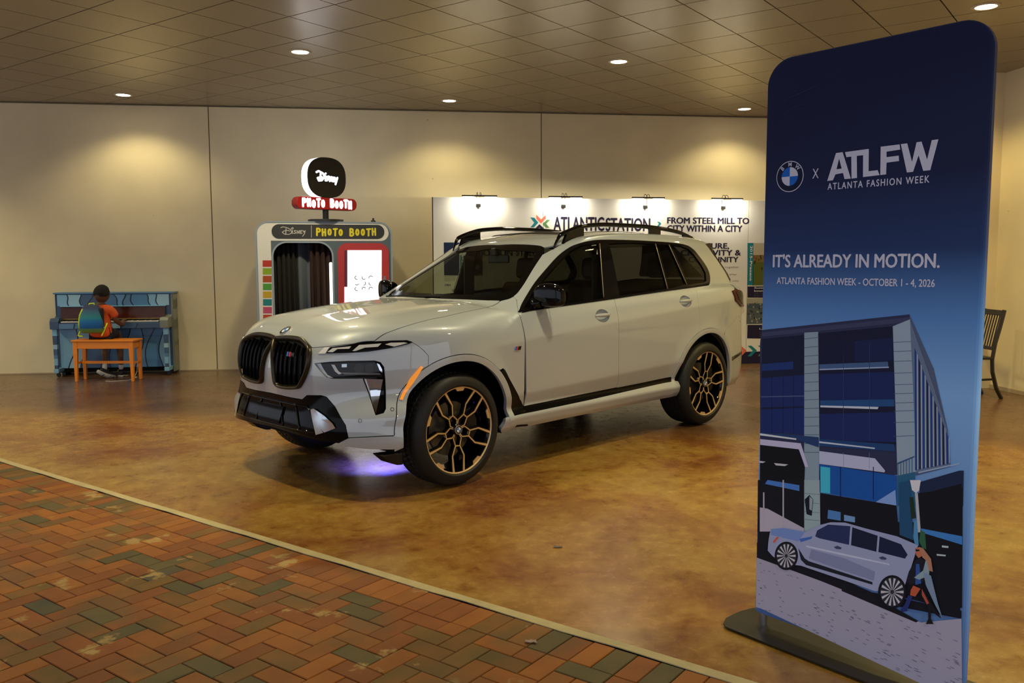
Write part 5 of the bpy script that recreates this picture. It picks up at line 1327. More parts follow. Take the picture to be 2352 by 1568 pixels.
# ================================================================== white display board with its lamps
DA, DB = (-1.085, 11.87), (3.77, 12.80)
DP = vplane(DA, DB)
if DP.n.dot(CAMP - DP.o) < 0: DP.n = -DP.n
ddir = (Vector((DB[0], DB[1], 0)) - Vector((DA[0], DA[1], 0))); DL = ddir.length + 1.3
board = thing('display_board', 'long white exhibition board behind the car with dark headline lettering', 'display board', (DA[0] + .01, DA[1], 0), 0)
board_m = mat('board_white', (.80, .78, .72), .55, noise=(.7, .04)); DH = 2.43
bm = bmesh.new(); nseg = 4
for i in range(nseg):
    a0, a1 = DL * i / nseg + .003, DL * (i + 1) / nseg - .003
    bm = bmesh.new(); prism(bm, [DP.p(a0, 0, 0), DP.p(a1, 0, 0), DP.p(a1, DH, 0), DP.p(a0, DH, 0)], -DP.n * .05); wobj('board_panel', bm, board_m, board, bevel=.002)
bm = bmesh.new(); prism(bm, [DP.p(-.006, 0, .0), DP.p(0, 0, 0), DP.p(0, DH, 0), DP.p(-.006, DH, 0)], -DP.n * .05); wobj('end_cap', bm, satin_black, board)
for a in (.3, 2.6, 4.9):
    bm = bmesh.new(); prism(bm, [DP.p(a, 0, -.06), DP.p(a + .04, 0, -.06), DP.p(a + .04, 1.6, -.06), DP.p(a, 1.6, -.06)], -DP.n * .03); wobj('brace', bm, steel, board)
FB = Flat(DP); nav = pm('262040', .9); teal = pm('1b8496', .9); coral = pm('f07560', .9); green = pm('5f8a58', .9); h0 = .002
def Q_(poly, m, o_, s_, h=h0): FB.ppoly(Z2(poly, o_, s_), m, h)
oa = (980, 420); sa = 5.6
Q_([(1335, 443), (1385, 448), (1435, 510), (1380, 570), (1335, 570), (1385, 510)], teal, oa, sa)
Q_([(1410, 408), (1470, 470), (1530, 413), (1532, 458), (1470, 520), (1412, 455)], coral, oa, sa)
Q_([(1588, 473), (1545, 473), (1492, 525), (1535, 575), (1578, 575), (1537, 525)], green, oa, sa)
Q_([(1450, 530), (1395, 585), (1430, 600), (1450, 575), (1475, 600), (1510, 585)], nav, oa, sa)
FB.ptext('ATLANTIC', (1271, 530.5), (1388, 498), nav, h0, bold=.03); FB.ptext('STATION', (1391, 531), (1494, 500.5), nav, h0, bold=.03)
Q_([(397, 288), (420, 290), (433, 305), (415, 325), (398, 325), (414, 306)], teal, (1400, 430), 3.647)
FB.ptext('FROM STEEL MILL TO', (1532, 513.5), (1721, 500), nav, h0, bold=.035); FB.ptext('CITY WITHIN A CITY', (1532, 532), (1705, 517.5), nav, h0, bold=.035)
FB.ptext('CULTURE,', (1579, 573), (1675, 558), nav, h0, bold=.03); FB.ptext('CREATIVITY &', (1563, 587), (1702, 573.5), nav, h0, bold=.03); FB.ptext('COMMUNITY', (1581, 602.5), (1696, 589.5), nav, h0, bold=.03)
gy = pm('6a6460', .9)
FB.ptext('where people come together', (1590, 617), (1697, 611), gy, h0); FB.ptext('to live, work and play', (1600, 633), (1692, 628), gy, h0); FB.ptext('in the heart of the city', (1600, 648), (1697, 643), gy, h0)
# right-hand strip: year band, park photo, dark caption blocks, aerial photo, chevrons
oq = (1400, 430); sq = 3.647
Q_([(1155, 466), (1206, 466), (1206, 820), (1155, 820)], teal, oq, sq, .003)
v, f = text_polys('2015-Present', .02); lo = v.min(0); hi = v.max(0); w = (v - lo) / (hi - lo); a0, b0 = px(DP, 1721, 645); a1, b1 = px(DP, 1728.5, 564); k = FB.mi(white_p)
vs = [FB.bm.verts.new(DP.p(a0 + (a1 - a0) * (y), b1 + (b0 - b1) * x, .005)) for x, y in w]
for q in f: FB.bm.faces.new([vs[i] for i in q]).material_index = k
def photo_patch(x0, y0, x1, y1, bands, seed, dots, cols):
    a0, b1 = px(DP, x0, y0); a1, b0 = px(DP, x1, y1); r_ = random.Random(seed)
    for i, (t0, t1, c) in enumerate(bands): FB.poly([(a0, b0 + (b1 - b0) * t0), (a1, b0 + (b1 - b0) * t0), (a1, b0 + (b1 - b0) * t1), (a0, b0 + (b1 - b0) * t1)], pm(c, .9), .003 + i * .0001)
    for i in range(dots):
        cx, cy = r_.random(), r_.random() * bands[-1][0]; w_ = .02 + .05 * r_.random()
        if cx + w_ > 1: continue
        FB.poly([(a0 + (a1 - a0) * (cx), b0 + (b1 - b0) * cy), (a0 + (a1 - a0) * (cx + w_), b0 + (b1 - b0) * cy), (a0 + (a1 - a0) * (cx + w_), b0 + (b1 - b0) * (cy + w_ * 1.2)), (a0 + (a1 - a0) * cx, b0 + (b1 - b0) * (cy + w_))], pm(r_.choice(cols), .9), .004 + i * .00001)
photo_patch(1730.5, 558, 1772, 655, [(0, .55, '5f6a2c'), (.55, .72, '8a7040'), (.72, 1, 'c3b9a0')], 1, 26, ['3c4a20', '74551f', '2c2f1a'])
photo_patch(1716, 685, 1772, 743, [(0, .62, '5a6468'), (.62, .8, '4a5a66'), (.8, 1, 'a9a898')], 2, 90, ['3c4448', '8f9690', 'a8a79c', '2b3338', '71624c'])
Q_([(1155, 830), (1400, 830), (1400, 926), (1155, 924)], nav, oq, sq); Q_([(1155, 1152), (1400, 1152), (1400, 1268), (1152, 1265)], nav, oq, sq)
FB.ptext('Sustainability', (1732, 664), (1790, 658.5), white_p, .004, bold=.02); FB.ptext('Innovation', (1732, 670), (1775, 665), white_p, .004, bold=.02)
for i in range(3): FB.ptext('green roofs and clean water', (1732, 675.5 + i * 4), (1790, 673 + i * 4), pm('77738a'), .004)
FB.ptext('Legacy', (1744, 758), (1775, 752), white_p, .004, bold=.02)
for i in range(3): FB.ptext('a living story', (1744, 764.5 + i * 4.6), (1790, 761.5 + i * 4.6), pm('77738a'), .004)
a0, b0 = px(DP, 997, 833); a1, b1 = px(DP, 1753, 805)
FB.poly([(0.01, 0.0), (DL, 0), (DL, b1 - .01), (.01, b1 - .01)], nav, .0025)
for i in range(15):
    a_ = px(DP, 1717, 800)[0] + (i - 11) * .165
    for c_, m_ in ((0, (teal, green, coral)[(i + 1) % 3]),):
        yb = px(DP, 1720, 805)[1]; FB.poly([(a_, yb + .075), (a_ + .06, yb + .075), (a_ + .15, yb), (a_ + .06, yb - .085), (a_, yb - .085), (a_ + .085, yb)], m_, .005)
# panels seen through the car windows
Q_([(220, 765), (420, 765), (420, 1188), (225, 1188)], pm('1d2c52', .9), oa, sa); Q_([(430, 930), (520, 930), (520, 1188), (430, 1188)], teal, oa, sa, .003)
Q_([(520, 930), (720, 930), (720, 1188), (520, 1188)], pm('41484c', .9), oa, sa, .003); Q_([(580, 1040), (680, 1060), (660, 1120), (600, 1100)], pm('9fb0a4', .9), oa, sa, .004)
v, f = text_polys('1864-1998', .03); lo = v.min(0); hi = v.max(0); w = (v - lo) / (hi - lo); a0, b0 = px(DP, 1060, 629); a1, b1 = px(DP, 1069, 560); k = FB.mi(white_p)
vs = [FB.bm.verts.new(DP.p(a0 + (a1 - a0) * (y), b1 + (b0 - b1) * x, .005)) for x, y in w]
for q in f: FB.bm.faces.new([vs[i] for i in q]).material_index = k
FB.ptext('BORN IN STEEL', (1100, 588), (1233, 572), nav, h0, bold=.03)
for tx, x0, y0, x1, y1 in (('1901', 1022, 657, 1035, 652), ('1915', 1054, 656, 1067, 651), ('1906', 1038, 669, 1052, 664), ('1920', 1071, 668, 1084, 663)): FB.ptext(tx, (x0, y0), (x1, y1), nav, h0, bold=.03)
for i in range(4):
    FB.ptext('small lines of text', (1021, 645 - i * 3.2), (1046, 643 - i * 3.2), gy, h0); FB.ptext('small lines of text', (1054, 645 - i * 3.2), (1077, 643 - i * 3.2), gy, h0)
FB.done('printed_graphics', board, 'dark, teal and coral printed graphics')
lampw = mat('lamp_strip', (1, .95, .8), .5, emit=(1, .93, .74), es=9)
for i, (cxp, nm) in enumerate(((1098, 'leftmost'), (1293, 'second from left'), (1481, 'third from left'), (1660, 'rightmost'))):
    a, _ = px(DP, cxp, 470); L = .245
    t = thing('picture_lamp', 'thin black clip-on picture lamp on the white board, ' + nm + ' of four', 'lamp', tuple(DP.p(a, DH, .0)), 0, 'picture lamps along the board')
    bm = bmesh.new(); tube(bm, [DP.p(a - L, DH + .01, .15), DP.p(a + L, DH + .01, .15)], .010, 8); wobj('lamp_bar', bm, satin_black, t)
    for s_ in (-1, 1):
        bm = bmesh.new(); x0, x1 = a + s_ * .07, a + s_ * (L - .01); x0, x1 = min(x0, x1), max(x0, x1)
        prism(bm, [DP.p(x0, DH - .001, .143), DP.p(x1, DH - .001, .143), DP.p(x1, DH - .001, .157), DP.p(x0, DH - .001, .157)], (0, 0, -.006)); wobj('light_strip', bm, lampw, t)
        bm = bmesh.new(); xx = a + s_ * .022
        tube(bm, [DP.p(xx, DH - .09, .02), DP.p(xx, DH + .02, .02), DP.p(xx, DH + .055, .035), DP.p(xx, DH + .065, .07), DP.p(xx, DH + .05, .12), DP.p(xx, DH + .012, .15)], .004, 6); wobj('wire_arm', bm, satin_black, t, smooth=True)
        ld = bpy.data.lights.new('strip_light', 'AREA'); ld.shape = 'RECTANGLE'; ld.size = .16; ld.size_y = .012; ld.energy = 4.2; ld.color = (1, .93, .74)
        lo_ = bpy.data.objects.new('strip_light', ld); link(lo_, t); lo_.matrix_world = Matrix.Identity(4)
        lo_.location = DP.p((x0 + x1) / 2, DH - .009, .15) - t.location; tilt = Vector((0, 0, 1)) * .80 + DP.n * .55
        lo_.rotation_euler = (tilt).to_track_quat('Z', 'X').to_euler()
        q_ = Matrix((tuple(DP.u), tuple(tilt.normalized().cross(DP.u)), tuple(tilt.normalized()))).transposed(); lo_.rotation_euler = q_.to_euler()
    bm = bmesh.new(); prism(bm, [DP.p(a - .034, DH - .135, .006), DP.p(a + .034, DH - .135, .006), DP.p(a + .034, DH - .09, .006), DP.p(a - .034, DH - .09, .006)], DP.n * .03); wobj('clip', bm, satin_black, t, bevel=.006)

# ================================================================== photo booth
BTH = R(14); bu_ = Vector((math.cos(BTH), math.sin(BTH), 0))
p0 = ray(592, 745); p0 = CAMP + p0 * (10.72 / p0.y); p1 = ray(902, 700); 
KP = Plane((p0.x, p0.y, 0), bu_, (0, 0, 1))
if KP.n.dot(CAMP - KP.o) < 0: KP.n = -KP.n
KW, _ = px(KP, 901.5, 600); KT = px(KP, 740, 508.5)[1]
booth = thing('photo_booth', 'grey and white walk-in photo booth with a red screen panel and a black curtain', 'photo booth', (p0.x, p0.y, 0), 0)
case_m = mat('booth_case', hexc('566572'), .45); case_l = mat('booth_edge', hexc('8fa0b2'), .4); wht = mat('booth_white', (.74, .75, .74), .5); blk = mat('booth_black', (.008, .008, .009), .6)
def slab(name, pts, h, d, m, parent=booth, **kw):
    bm = bmesh.new(); prism(bm, [KP.p(a, c, h) for a, c in pts], -KP.n * d); return wobj(name, bm, m, parent, **kw)
zk = lambda x, y: px(KP, 560 + x / 3.7333, 340 + y / 3.7333)
def kz(pts): return [zk(*p) for p in pts]
cas = rrect(0, KW, 0.02, KT, (.03, .03, .17, .17), 8)
# front face as a frame with the curtain opening left free
ox0, oy1 = zk(250, 812); ox1, _ = zk(755, 900); oy0 = .12
opening = rrect(ox0, ox1, oy0, oy1, (.03, .03, .17, .17), 8)
def frame_mesh(outer, inner, h, d):
    bm = bmesh.new(); res_ = []
    pts = [Vector((a, c)) for a, c in outer] + [Vector((a, c)) for a, c in inner]; n1, n2 = len(outer), len(inner)
    ed = [(i, (i + 1) % n1) for i in range(n1)] + [(n1 + i, n1 + (i + 1) % n2) for i in range(n2)]
    r_ = geometry.delaunay_2d_cdt(pts, ed, [], 1, 1e-6); V = [(q.x, q.y) for q in r_[0]]; vs = [bm.verts.new(KP.p(a, c, h)) for a, c in V]
    inn = np.array(inner)
    for t in r_[2]:
        c = np.mean([V[i] for i in t], 0)
        if not inpoly(c[None], inn)[0]: bm.faces.new([vs[i] for i in t])
    for loop, s_ in ((outer, 1), (inner, -1)):
        A_ = [bm.verts.new(KP.p(a, c, h)) for a, c in loop]; B_ = [bm.verts.new(KP.p(a, c, h - d)) for a, c in loop]; m_ = len(loop)
        for i in range(m_): bm.faces.new((A_[i], A_[(i + 1) % m_], B_[(i + 1) % m_], B_[i]))
    return bm
wobj('front_frame', frame_mesh(cas, opening, 0, .10), case_m, booth)
wobj('edge_trim', frame_mesh(cas, rrect(.020, KW - .020, .03, KT - .018, (.02, .02, .155, .155), 8), .006, .02), case_l, booth, label='light grey-blue rim of the booth')
wobj('opening_trim', frame_mesh(rrect(ox0 - .022, ox1 + .022, oy0 - .02, oy1 + .02, (.04, .04, .19, .19), 8), opening, .007, .02), case_l, booth)
wy = zk(600, 795)[1]
slab('white_header', rrect(.024, KW - .045, wy, KT - .024, (.02, .10, .12, .14), 8), .006, .004, wht)
slab('white_side_strip', [(.024, .25), (ox0 - .025, .25), (ox0 - .025, wy + .02), (.024, wy + .02)], .0065, .004, wht)
pil = [zk(240, 776), zk(1205, 776), zk(1205, 652), zk(240, 652)]; hh = (pil[2][1] - pil[1][1]); y0_ = pil[0][1]
slab('name_plate', rrect(pil[0][0], pil[1][0], y0_, y0_ + (zk(240, 652)[1] - y0_), (zk(240, 652)[1] - y0_) / 2 - .001, 10), .011, .006, mat('plate_grey', hexc('2f3133'), .45), label='dark rounded name plate')
FK = Flat(KP); yel = pm('e2d63a', .95); wht2 = pm('c4c4c0', .95)
def kst(pts, w_, m, h=.0125): FK.stroke([zk(*p) for p in pts], w_ / 3.7333 / 180, m, h)
# handwritten style name: big D with a loop, then small capitals
kst([(318, 682), (335, 675), (365, 680), (395, 695), (412, 715), (405, 732), (385, 740), (350, 738), (330, 722), (345, 710), (375, 705), (395, 712)], 6, wht2); kst([(362, 690), (360, 740)], 7, wht2)
kst([(405, 690), (418, 680), (426, 688), (412, 697), (405, 690)], 5, wht2); kst([(418, 705), (417, 733)], 6, wht2); kst([(450, 708), (433, 707), (436, 718), (448, 724), (440, 733), (426, 731)], 6, wht2)
kst([(457, 733), (459, 708), (472, 731), (475, 706)], 6, wht2); kst([(500, 706), (484, 708), (482, 732), (500, 731)], 6, wht2); kst([(483, 720), (497, 718)], 6, wht2); kst([(508, 706), (514, 722), (526, 708), (520, 735), (503, 757)], 6, wht2)
kst([(579, 664), (579, 766)], 4, wht2)
LET = {'P': [[(0, 0), (0, 1), (.45, 1.0), (.78, .88), (.80, .66), (.50, .52), (.05, .5)]], 'H': [[(.05, 0), (0, .95)], [(0, .5), (.7, .5)], [(.75, 0), (.7, .95)]], 'O': [[(.40 + .33 * math.cos(t), .43 + .40 * math.sin(t)) for t in np.linspace(0, 2 * PI, 13)]],
       'T': [[(0, .95), (.9, .98)], [(.45, .95), (.42, 0)]], 'B': [[(0, 0), (0, 1), (.40, 1.0), (.68, .88), (.66, .64), (.40, .52), (.05, .5)], [(.05, .5), (.5, .52), (.80, .38), (.78, .12), (.45, -.02), (0, 0)]]}
def bubbly(text, x0, y0, x1, y1, w_, m, add):
    n_ = len(text); 
    for i, ch in enumerate(text):
        if ch == ' ': continue
        for st in LET[ch]: add([(x0 + (x1 - x0) * ((i + .10 + .70 * a) / n_), y0 + (y1 - y0) * ((i + a) / n_) * 0 + (y1 - y0) * c + 3 * math.sin(i * 2.3)) for a, c in st], w_, m)
bubbly('PHOTO BOOTH', 622, 748, 1145, 690, 15, yel, kst)
FK.done('name_lettering', booth, 'white and yellow lettering')
# picture stickers down the left strip: plain colour squares
for i, c in enumerate(('c8463c', '94b83a', 'b85a34', '5aa84e', 'd0b03c', '2f8f98', 'cc5a86', 'c65038', 'b8b0a0')):
    y = 962 + i * 66.5; slab('picture_sticker', kz([(162 + i * .6, y + 55), (238 + i * .6, y + 55), (238 + i * .6, y), (162 + i * .6, y)]), .009, .003, pm(c, .85), label='plain coloured picture sticker')
# curtains in the opening
slab('inner_wall', [(ox0 - .1, .05), (ox1 + .1, .05), (ox1 + .1, oy1 + .1), (ox0 - .1, oy1 + .1)], -.62, .02, blk)
def curtain(a0, a1, h, m, folds, name='curtain', lab=None):
    bm = bmesh.new(); n_ = folds * 8; top = []; bot = []
    for i in range(n_ + 1):
        a = a0 + (a1 - a0) * i / n_; d = h + .035 * math.sin(i / 8 * 2 * PI) + .01 * math.sin(i * 1.7)
        top.append(bm.verts.new(KP.p(a, oy1 + .05, d))); bot.append(bm.verts.new(KP.p(a + .01 * math.sin(i), .10, d * 1.05)))
    for i in range(n_): bm.faces.new((top[i], top[i + 1], bot[i + 1], bot[i]))
    o = wobj(name, bm, m, booth, smooth=True, label=lab); s_ = o.modifiers.new('s', 'SOLIDIFY'); s_.thickness = .006
cur_m = mat('curtain_black', (.006, .005, .005), .9); cur_r = mat('curtain_brown', (.022, .007, .006), .9); cur_b = mat('curtain_grey_blue', (.075, .095, .125), .8)
curtain(ox0 - .02, ox0 + .29, -.16, cur_m, 5); curtain(ox0 + .29, ox0 + .46, -.20, cur_b, 1, lab='grey-blue lit panel between the curtains'); curtain(ox0 + .45, ox1 + .02, -.13, cur_r, 4, lab='dark brown curtain')
glow_m = mat('booth_glow', (1, .95, .8), .5, emit=(1, .95, .72), es=2.2)
slab('light_tube', rrect(zk(740, 1300)[0], zk(766, 1300)[0], .35, zk(750, 978)[1], .02, 4), -.02, .02, glow_m, label='upright glowing light strip')
# red screen unit
rx0, ry1 = zk(800, 814); rx1, _ = zk(1242, 850); red_p = mat('booth_red', hexc('b3363a'), .4)
slab('screen_panel', rrect(rx0, rx1, .45, ry1, (.05, .05, .13, .13), 8), .016, .012, red_p, label='red screen surround')
scr = mat('screen_white', (.9, .9, .95), .4, emit=(.93, .95, 1.0), es=1.5)
slab('screen', kz([(888, 1500), (1180, 1500), (1180, 876), (888, 876)]), .020, .004, scr, label='bright white screen'); slab('poster_strip', kz([(862, 1185), (886, 1185), (886, 878), (862, 878)]), .019, .003, pm('6f3450', .9)); slab('screen_lower_edge', kz([(862, 1500), (888, 1500), (888, 1190), (862, 1190)]), .0195, .004, scr)
FS = Flat(KP)
rs = random.Random(3)
for r_ in range(3):
    for c_ in range(3):
        x, y = 968 + c_ * 60, 1110 + r_ * 48
        k0 = rs.random() * 6; pts = [(x + 16 * math.cos(k0 + t * .5), y + 15 * math.sin(k0 + t * .5)) for t in range(5 + rs.randrange(3))]; FS.stroke([zk(*p) for p in pts], .009, pm('39466e', 1), .022)
FS.done('screen_icons', booth)
slab('card_slot', kz([(1196, 1145), (1216, 1145), (1216, 1098), (1196, 1098)]), .024, .008, steel)
# body behind the front, base plinth
bm = bmesh.new(); cs = rrect(.02, KW - .02, .02, KT - .02, (.03, .03, .16, .16), 8)
ra = [bm.verts.new(KP.p(a, c, -.05)) for a, c in cs]; rb_ = [bm.verts.new(KP.p(a, c, -.80)) for a, c in cs]
for i in range(len(cs)): bm.faces.new((ra[i], ra[(i + 1) % len(cs)], rb_[(i + 1) % len(cs)], rb_[i]))
bm.faces.new(rb_); wobj('casing', bm, case_l, booth)
slab('plinth', [(.05, 0), (KW - .05, 0), (KW - .05, .03), (.05, .03)], -.02, .7, blk)
# antenna knob and turntable of the sign
bm = bmesh.new(); c = KP.p(zk(1115, 600)[0], KT, -.1); lathe(bm, [(.0, .0), (.035, .0), (.03, .02), (.012, .03), (.012, .05), (.0, .055)], 16, c=c); wobj('antenna_knob', bm, blk, booth)
sc = KP.p(zk(706, 600)[0], KT, -.16)
sign = thing('lit_sign', 'backlit black badge sign above a red name bar on top of the photo booth', 'sign', tuple(sc), 0)
bm = bmesh.new(); lathe(bm, [(.0, .0), (.225, .0), (.225, .03), (.0, .03)], 40, c=sc); wobj('turntable', bm, mat('sign_base', (.02, .022, .022), .4), sign)
bm = bmesh.new(); lathe(bm, [(.038, .03), (.038, .16)], 20, c=sc); wobj('sign_post', bm, blk, sign, smooth=True)
SY = R(42); su = Vector((math.cos(SY), math.sin(SY), 0)); SP_ = Plane(sc, su, (0, 0, 1))
if SP_.n.dot(CAMP - SP_.o) < 0: SP_.n = -SP_.n
sign_red = mat('sign_red', hexc('b01c22'), .35); lit = mat('sign_lit_white', (1, 1, 1), .5, emit=(.95, .96, 1.0), es=5.0)
def sz(x, y): return px(SP_, 560 + x / 3.7333, 340 + y / 3.7333)
by0 = .155; by1 = by0 + .155; bhw = .435
cxs = 0.0
bm = bmesh.new(); prism(bm, [SP_.p(a, c, .055) for a, c in rrect(-bhw, bhw, by0, by1, .07, 8)], -SP_.n * .14); wobj('name_bar', bm, sign_red, sign, bevel=.008, label='red rounded name bar')
FG = Flat(SP_)
def gst(pts, w_, m): FG.stroke(pts, w_, m, .058)
def badd(pts, w_, m): gst(pts, .030, m)
def bub2(text, x0, y0, x1, y1, m):
    n_ = len(text)
    for i, ch in enumerate(text):
        if ch != ' ':
            for st in LET[ch]: gst([(x0 + (x1 - x0) * ((i + .1 + .7 * a) / n_), y0 + (y1 - y0) * c + .006 * math.sin(i * 2.3)) for a, c in st], .026, m)
bub2('PHOTO BOOTH', -.355, by0 + .032, .37, by1 - .028, lit)
# plain rounded badge: white lit body with a black face
ex, ey, ec = .275, .255, by1 + .25
oval = [(ex * math.copysign(abs(math.cos(t)) ** .8, math.cos(t)), ec + ey * math.copysign(abs(math.sin(t)) ** .8, math.sin(t))) for t in np.linspace(0, 2 * PI, 49)[:-1]]
bm = bmesh.new(); prism(bm, [SP_.p(a, c, .045) for a, c in oval], -SP_.n * .15); wobj('badge_body', bm, lit, sign, label='glowing white badge body')
bm = bmesh.new(); prism(bm, [SP_.p(a * 1.0, c, .056) for a, c in oval], -SP_.n * .010); wobj('badge_face', bm, mat('badge_face_black', (.012, .011, .010), .35), sign, label='plain black badge face')
dz = lambda pts: [(-.15 + .30 * a, ec - .06 + .16 * c) for a, c in pts]
for st in ([(0, .75), (.10, .85), (.30, .7), (.38, .45), (.25, .15), (.10, .1), (.05, .3), (.25, .4)], [(.2, .75), (.17, .12)], [(.42, .5), (.42, .15)], [(.42, .68), (.44, .7)], [(.57, .48), (.49, .42), (.56, .28), (.48, .15)], [(.62, .12), (.63, .45), (.70, .15), (.72, .45)], [(.84, .42), (.77, .4), (.77, .12), (.85, .12)], [(.77, .28), (.83, .28)], [(.88, .4), (.92, .22), (1.0, .42), (.90, -.10)]):
    gst(dz(st), .024, lit)
FG.done('sign_lettering', sign, 'glowing white lettering')
# ================================================================== piano
PU = WU.copy(); PW_ = -WN                          # PU along the wall, PW_ towards the wall
PO = Vector((-6.225, 11.655, 0)) + Vector((0, 0, 0))   # front left foot of the upper case
piano = thing('piano', 'upright piano painted in wavy blue and grey bands against the back wall', 'piano', tuple(PO), math.atan2(PU.y, PU.x))
# local frame: x right, y towards the wall, z up
PWD = 1.50; PD = .235
def hx(h, r=.35): return mat('piano_' + h, tuple(min(1, c * 1.4) for c in hexc(h)), r)
blues = [hx(h) for h in ('3f6f96', '34506e', '557fa6', '6f9cb8', '2f4562', '4a6f94', '85a9bb', '3a5f84')]
dkl = hx('0f1c2c'); greys = [hx(h) for h in ('6a6f66', '555a50', '7e8478', '4c5248')]
def pbox(name, x0, x1, y0, y1, z0, z1, m, parent=piano, bevel=.004, label=None):
    bm = bmesh.new(); box(bm, x0, x1, y0, y1, z0, z1); return obj(name, bm, m, parent, bevel=bevel, label=label)
pbox('case', 0, PWD, .0, PD, .10, 1.115, hx('2d4462'))
pbox('side_panel', -.012, 0, -.005, PD, .03, 1.118, hx('34506e')); sp_ = pbox('side_panel', PWD, PWD + .028, -.005, PD, .03, 1.118, greys[0], label='grey painted right side')
pbox('lid', -.03, PWD + .045, -.02, PD + .005, 1.118, 1.140, hx('4a6f94'))
def waves(name, x0, x1, z0, z1, y, seed, n, amp, tilt, parent=piano, cols=blues):
    """painted bands with dark outlines: each band one flat painted strip"""
    r_ = random.Random(seed); xs = [x0]; 
    while xs[-1] < x1 - .09: xs.append(xs[-1] + r_.uniform(.08, .24))
    xs = xs[:-1] + [x1] if xs[-1] > x1 - .06 else xs + [x1]
    K = 14; ph = [r_.uniform(0, 6) for _ in xs]; tl = [r_.uniform(-1, 1) * tilt for _ in xs]
    def X(i, t):
        if i == 0: return x0
        if i == len(xs) - 1: return x1
        return min(x1, max(x0, xs[i] + amp * math.sin(ph[i] * .4 + t * 4.2) + tl[i] * (t - .5) + .02 * math.sin(i)))
    bm = bmesh.new(); ms = cols + [dkl]
    for i in range(len(xs) - 1):
        for k in range(K):
            t0, t1 = k / K, (k + 1) / K; za, zb = z1 + (z0 - z1) * t0, z1 + (z0 - z1) * t1
            a0, a1, b0, b1 = X(i, t0), X(i, t1), X(i + 1, t0), X(i + 1, t1)
            if b0 <= a0 or b1 <= a1: continue
            f = bm.faces.new([bm.verts.new(p) for p in ((a0, y, za), (a1, y, zb), (b1, y, zb), (b0, y, za))]); f.material_index = (i * 3 + seed) % len(cols)
            if i: 
                f = bm.faces.new([bm.verts.new(p) for p in ((a0 - .006, y - .001, za), (a1 - .006, y - .001, zb), (a1 + .010, y - .001, zb), (a0 + .010, y - .001, za))]); f.material_index = len(cols)
    bmesh.ops.remove_doubles(bm, verts=bm.verts, dist=1e-5)
    return obj(name, bm, ms, parent, label='wavy painted bands in blues')
pbox('upper_panel', .02, PWD - .02, -.012, 0, .955, 1.112, blues[0]); waves('painted_bands', .02, PWD - .02, .957, 1.110, -.0135, 3, 9, .02, .10)
pbox('lower_panel', .03, PWD - .03, -.012, 0, .10, .64, blues[1]); waves('painted_bands', .03, PWD - .03, .102, .638, -.0135, 11, 9, .045, .10)
# folded fallboard with brown inside, desk ledge, keys
shelf = pbox('top_ledge', .06, PWD - .06, -.05, 0, .945, .958, hx('6f9cb8'))
bm = bmesh.new(); prism(bm, [Vector((.07, -.010, .952)), Vector((.07, -.03, .952)), Vector((.07, -.065, .775)), Vector((.07, -.045, .775))], (PWD - .14, 0, 0))
obj('fallboard', bm, mat('mahogany', (.055, .010, .005), .22, 0, .6, noise=(14, .4)), piano, label='dark mahogany fallboard')
pbox('fallboard_strip', .07, PWD - .07, -.075, -.055, .772, .785, mat('brass_strip', (.34, .22, .06), .35, .6))
pbox('key_bed', 0, PWD, -.225, 0, .655, .735, hx('34506e')); waves('painted_bands', .10, PWD - .10, .66, .725, -.2265, 5, 9, .006, .03)
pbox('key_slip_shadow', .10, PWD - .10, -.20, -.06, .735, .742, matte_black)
kw = (PWD - .24) / 52
ivory = mat('ivory_key', (.74, .72, .66), .3); ebony = mat('ebony_key', (.01, .01, .01), .25)
kme = None
for i in range(52):
    if kme is None:
        o = pbox('white_key', 0, kw - .0012, -.205, -.065, .742, .756, ivory, bevel=0); o.location.x = .12; kme = o.data
    else:
        o = bpy.data.objects.new('white_key', kme); link(o, piano); o.location.x = .12 + i * kw
bme = None
for i in range(51):
    if (i % 7) in (0, 2, 3, 5, 6):
        if bme is None:
            o = pbox('black_key', -.006, .006, -.155, -.065, .756, .767, ebony, bevel=0); bme = o.data
        else: o = bpy.data.objects.new('black_key', bme); link(o, piano)
        o.location.x = .12 + (i + 1) * kw
for x0, x1 in ((-.012, .10), (PWD - .10, PWD + .012)):
    bm = bmesh.new(); prof = [(-.235, .655), (-.235, .76), (-.20, .80), (-.05, .80), (0, .83), (0, .655)]
    prism(bm, [Vector((x0, y, z)) for y, z in prof], (x1 - x0, 0, 0)); a_ = obj('arm_block', bm, hx('2f4562') if x0 < 0 else hx('6a6f66'), piano, bevel=.006)
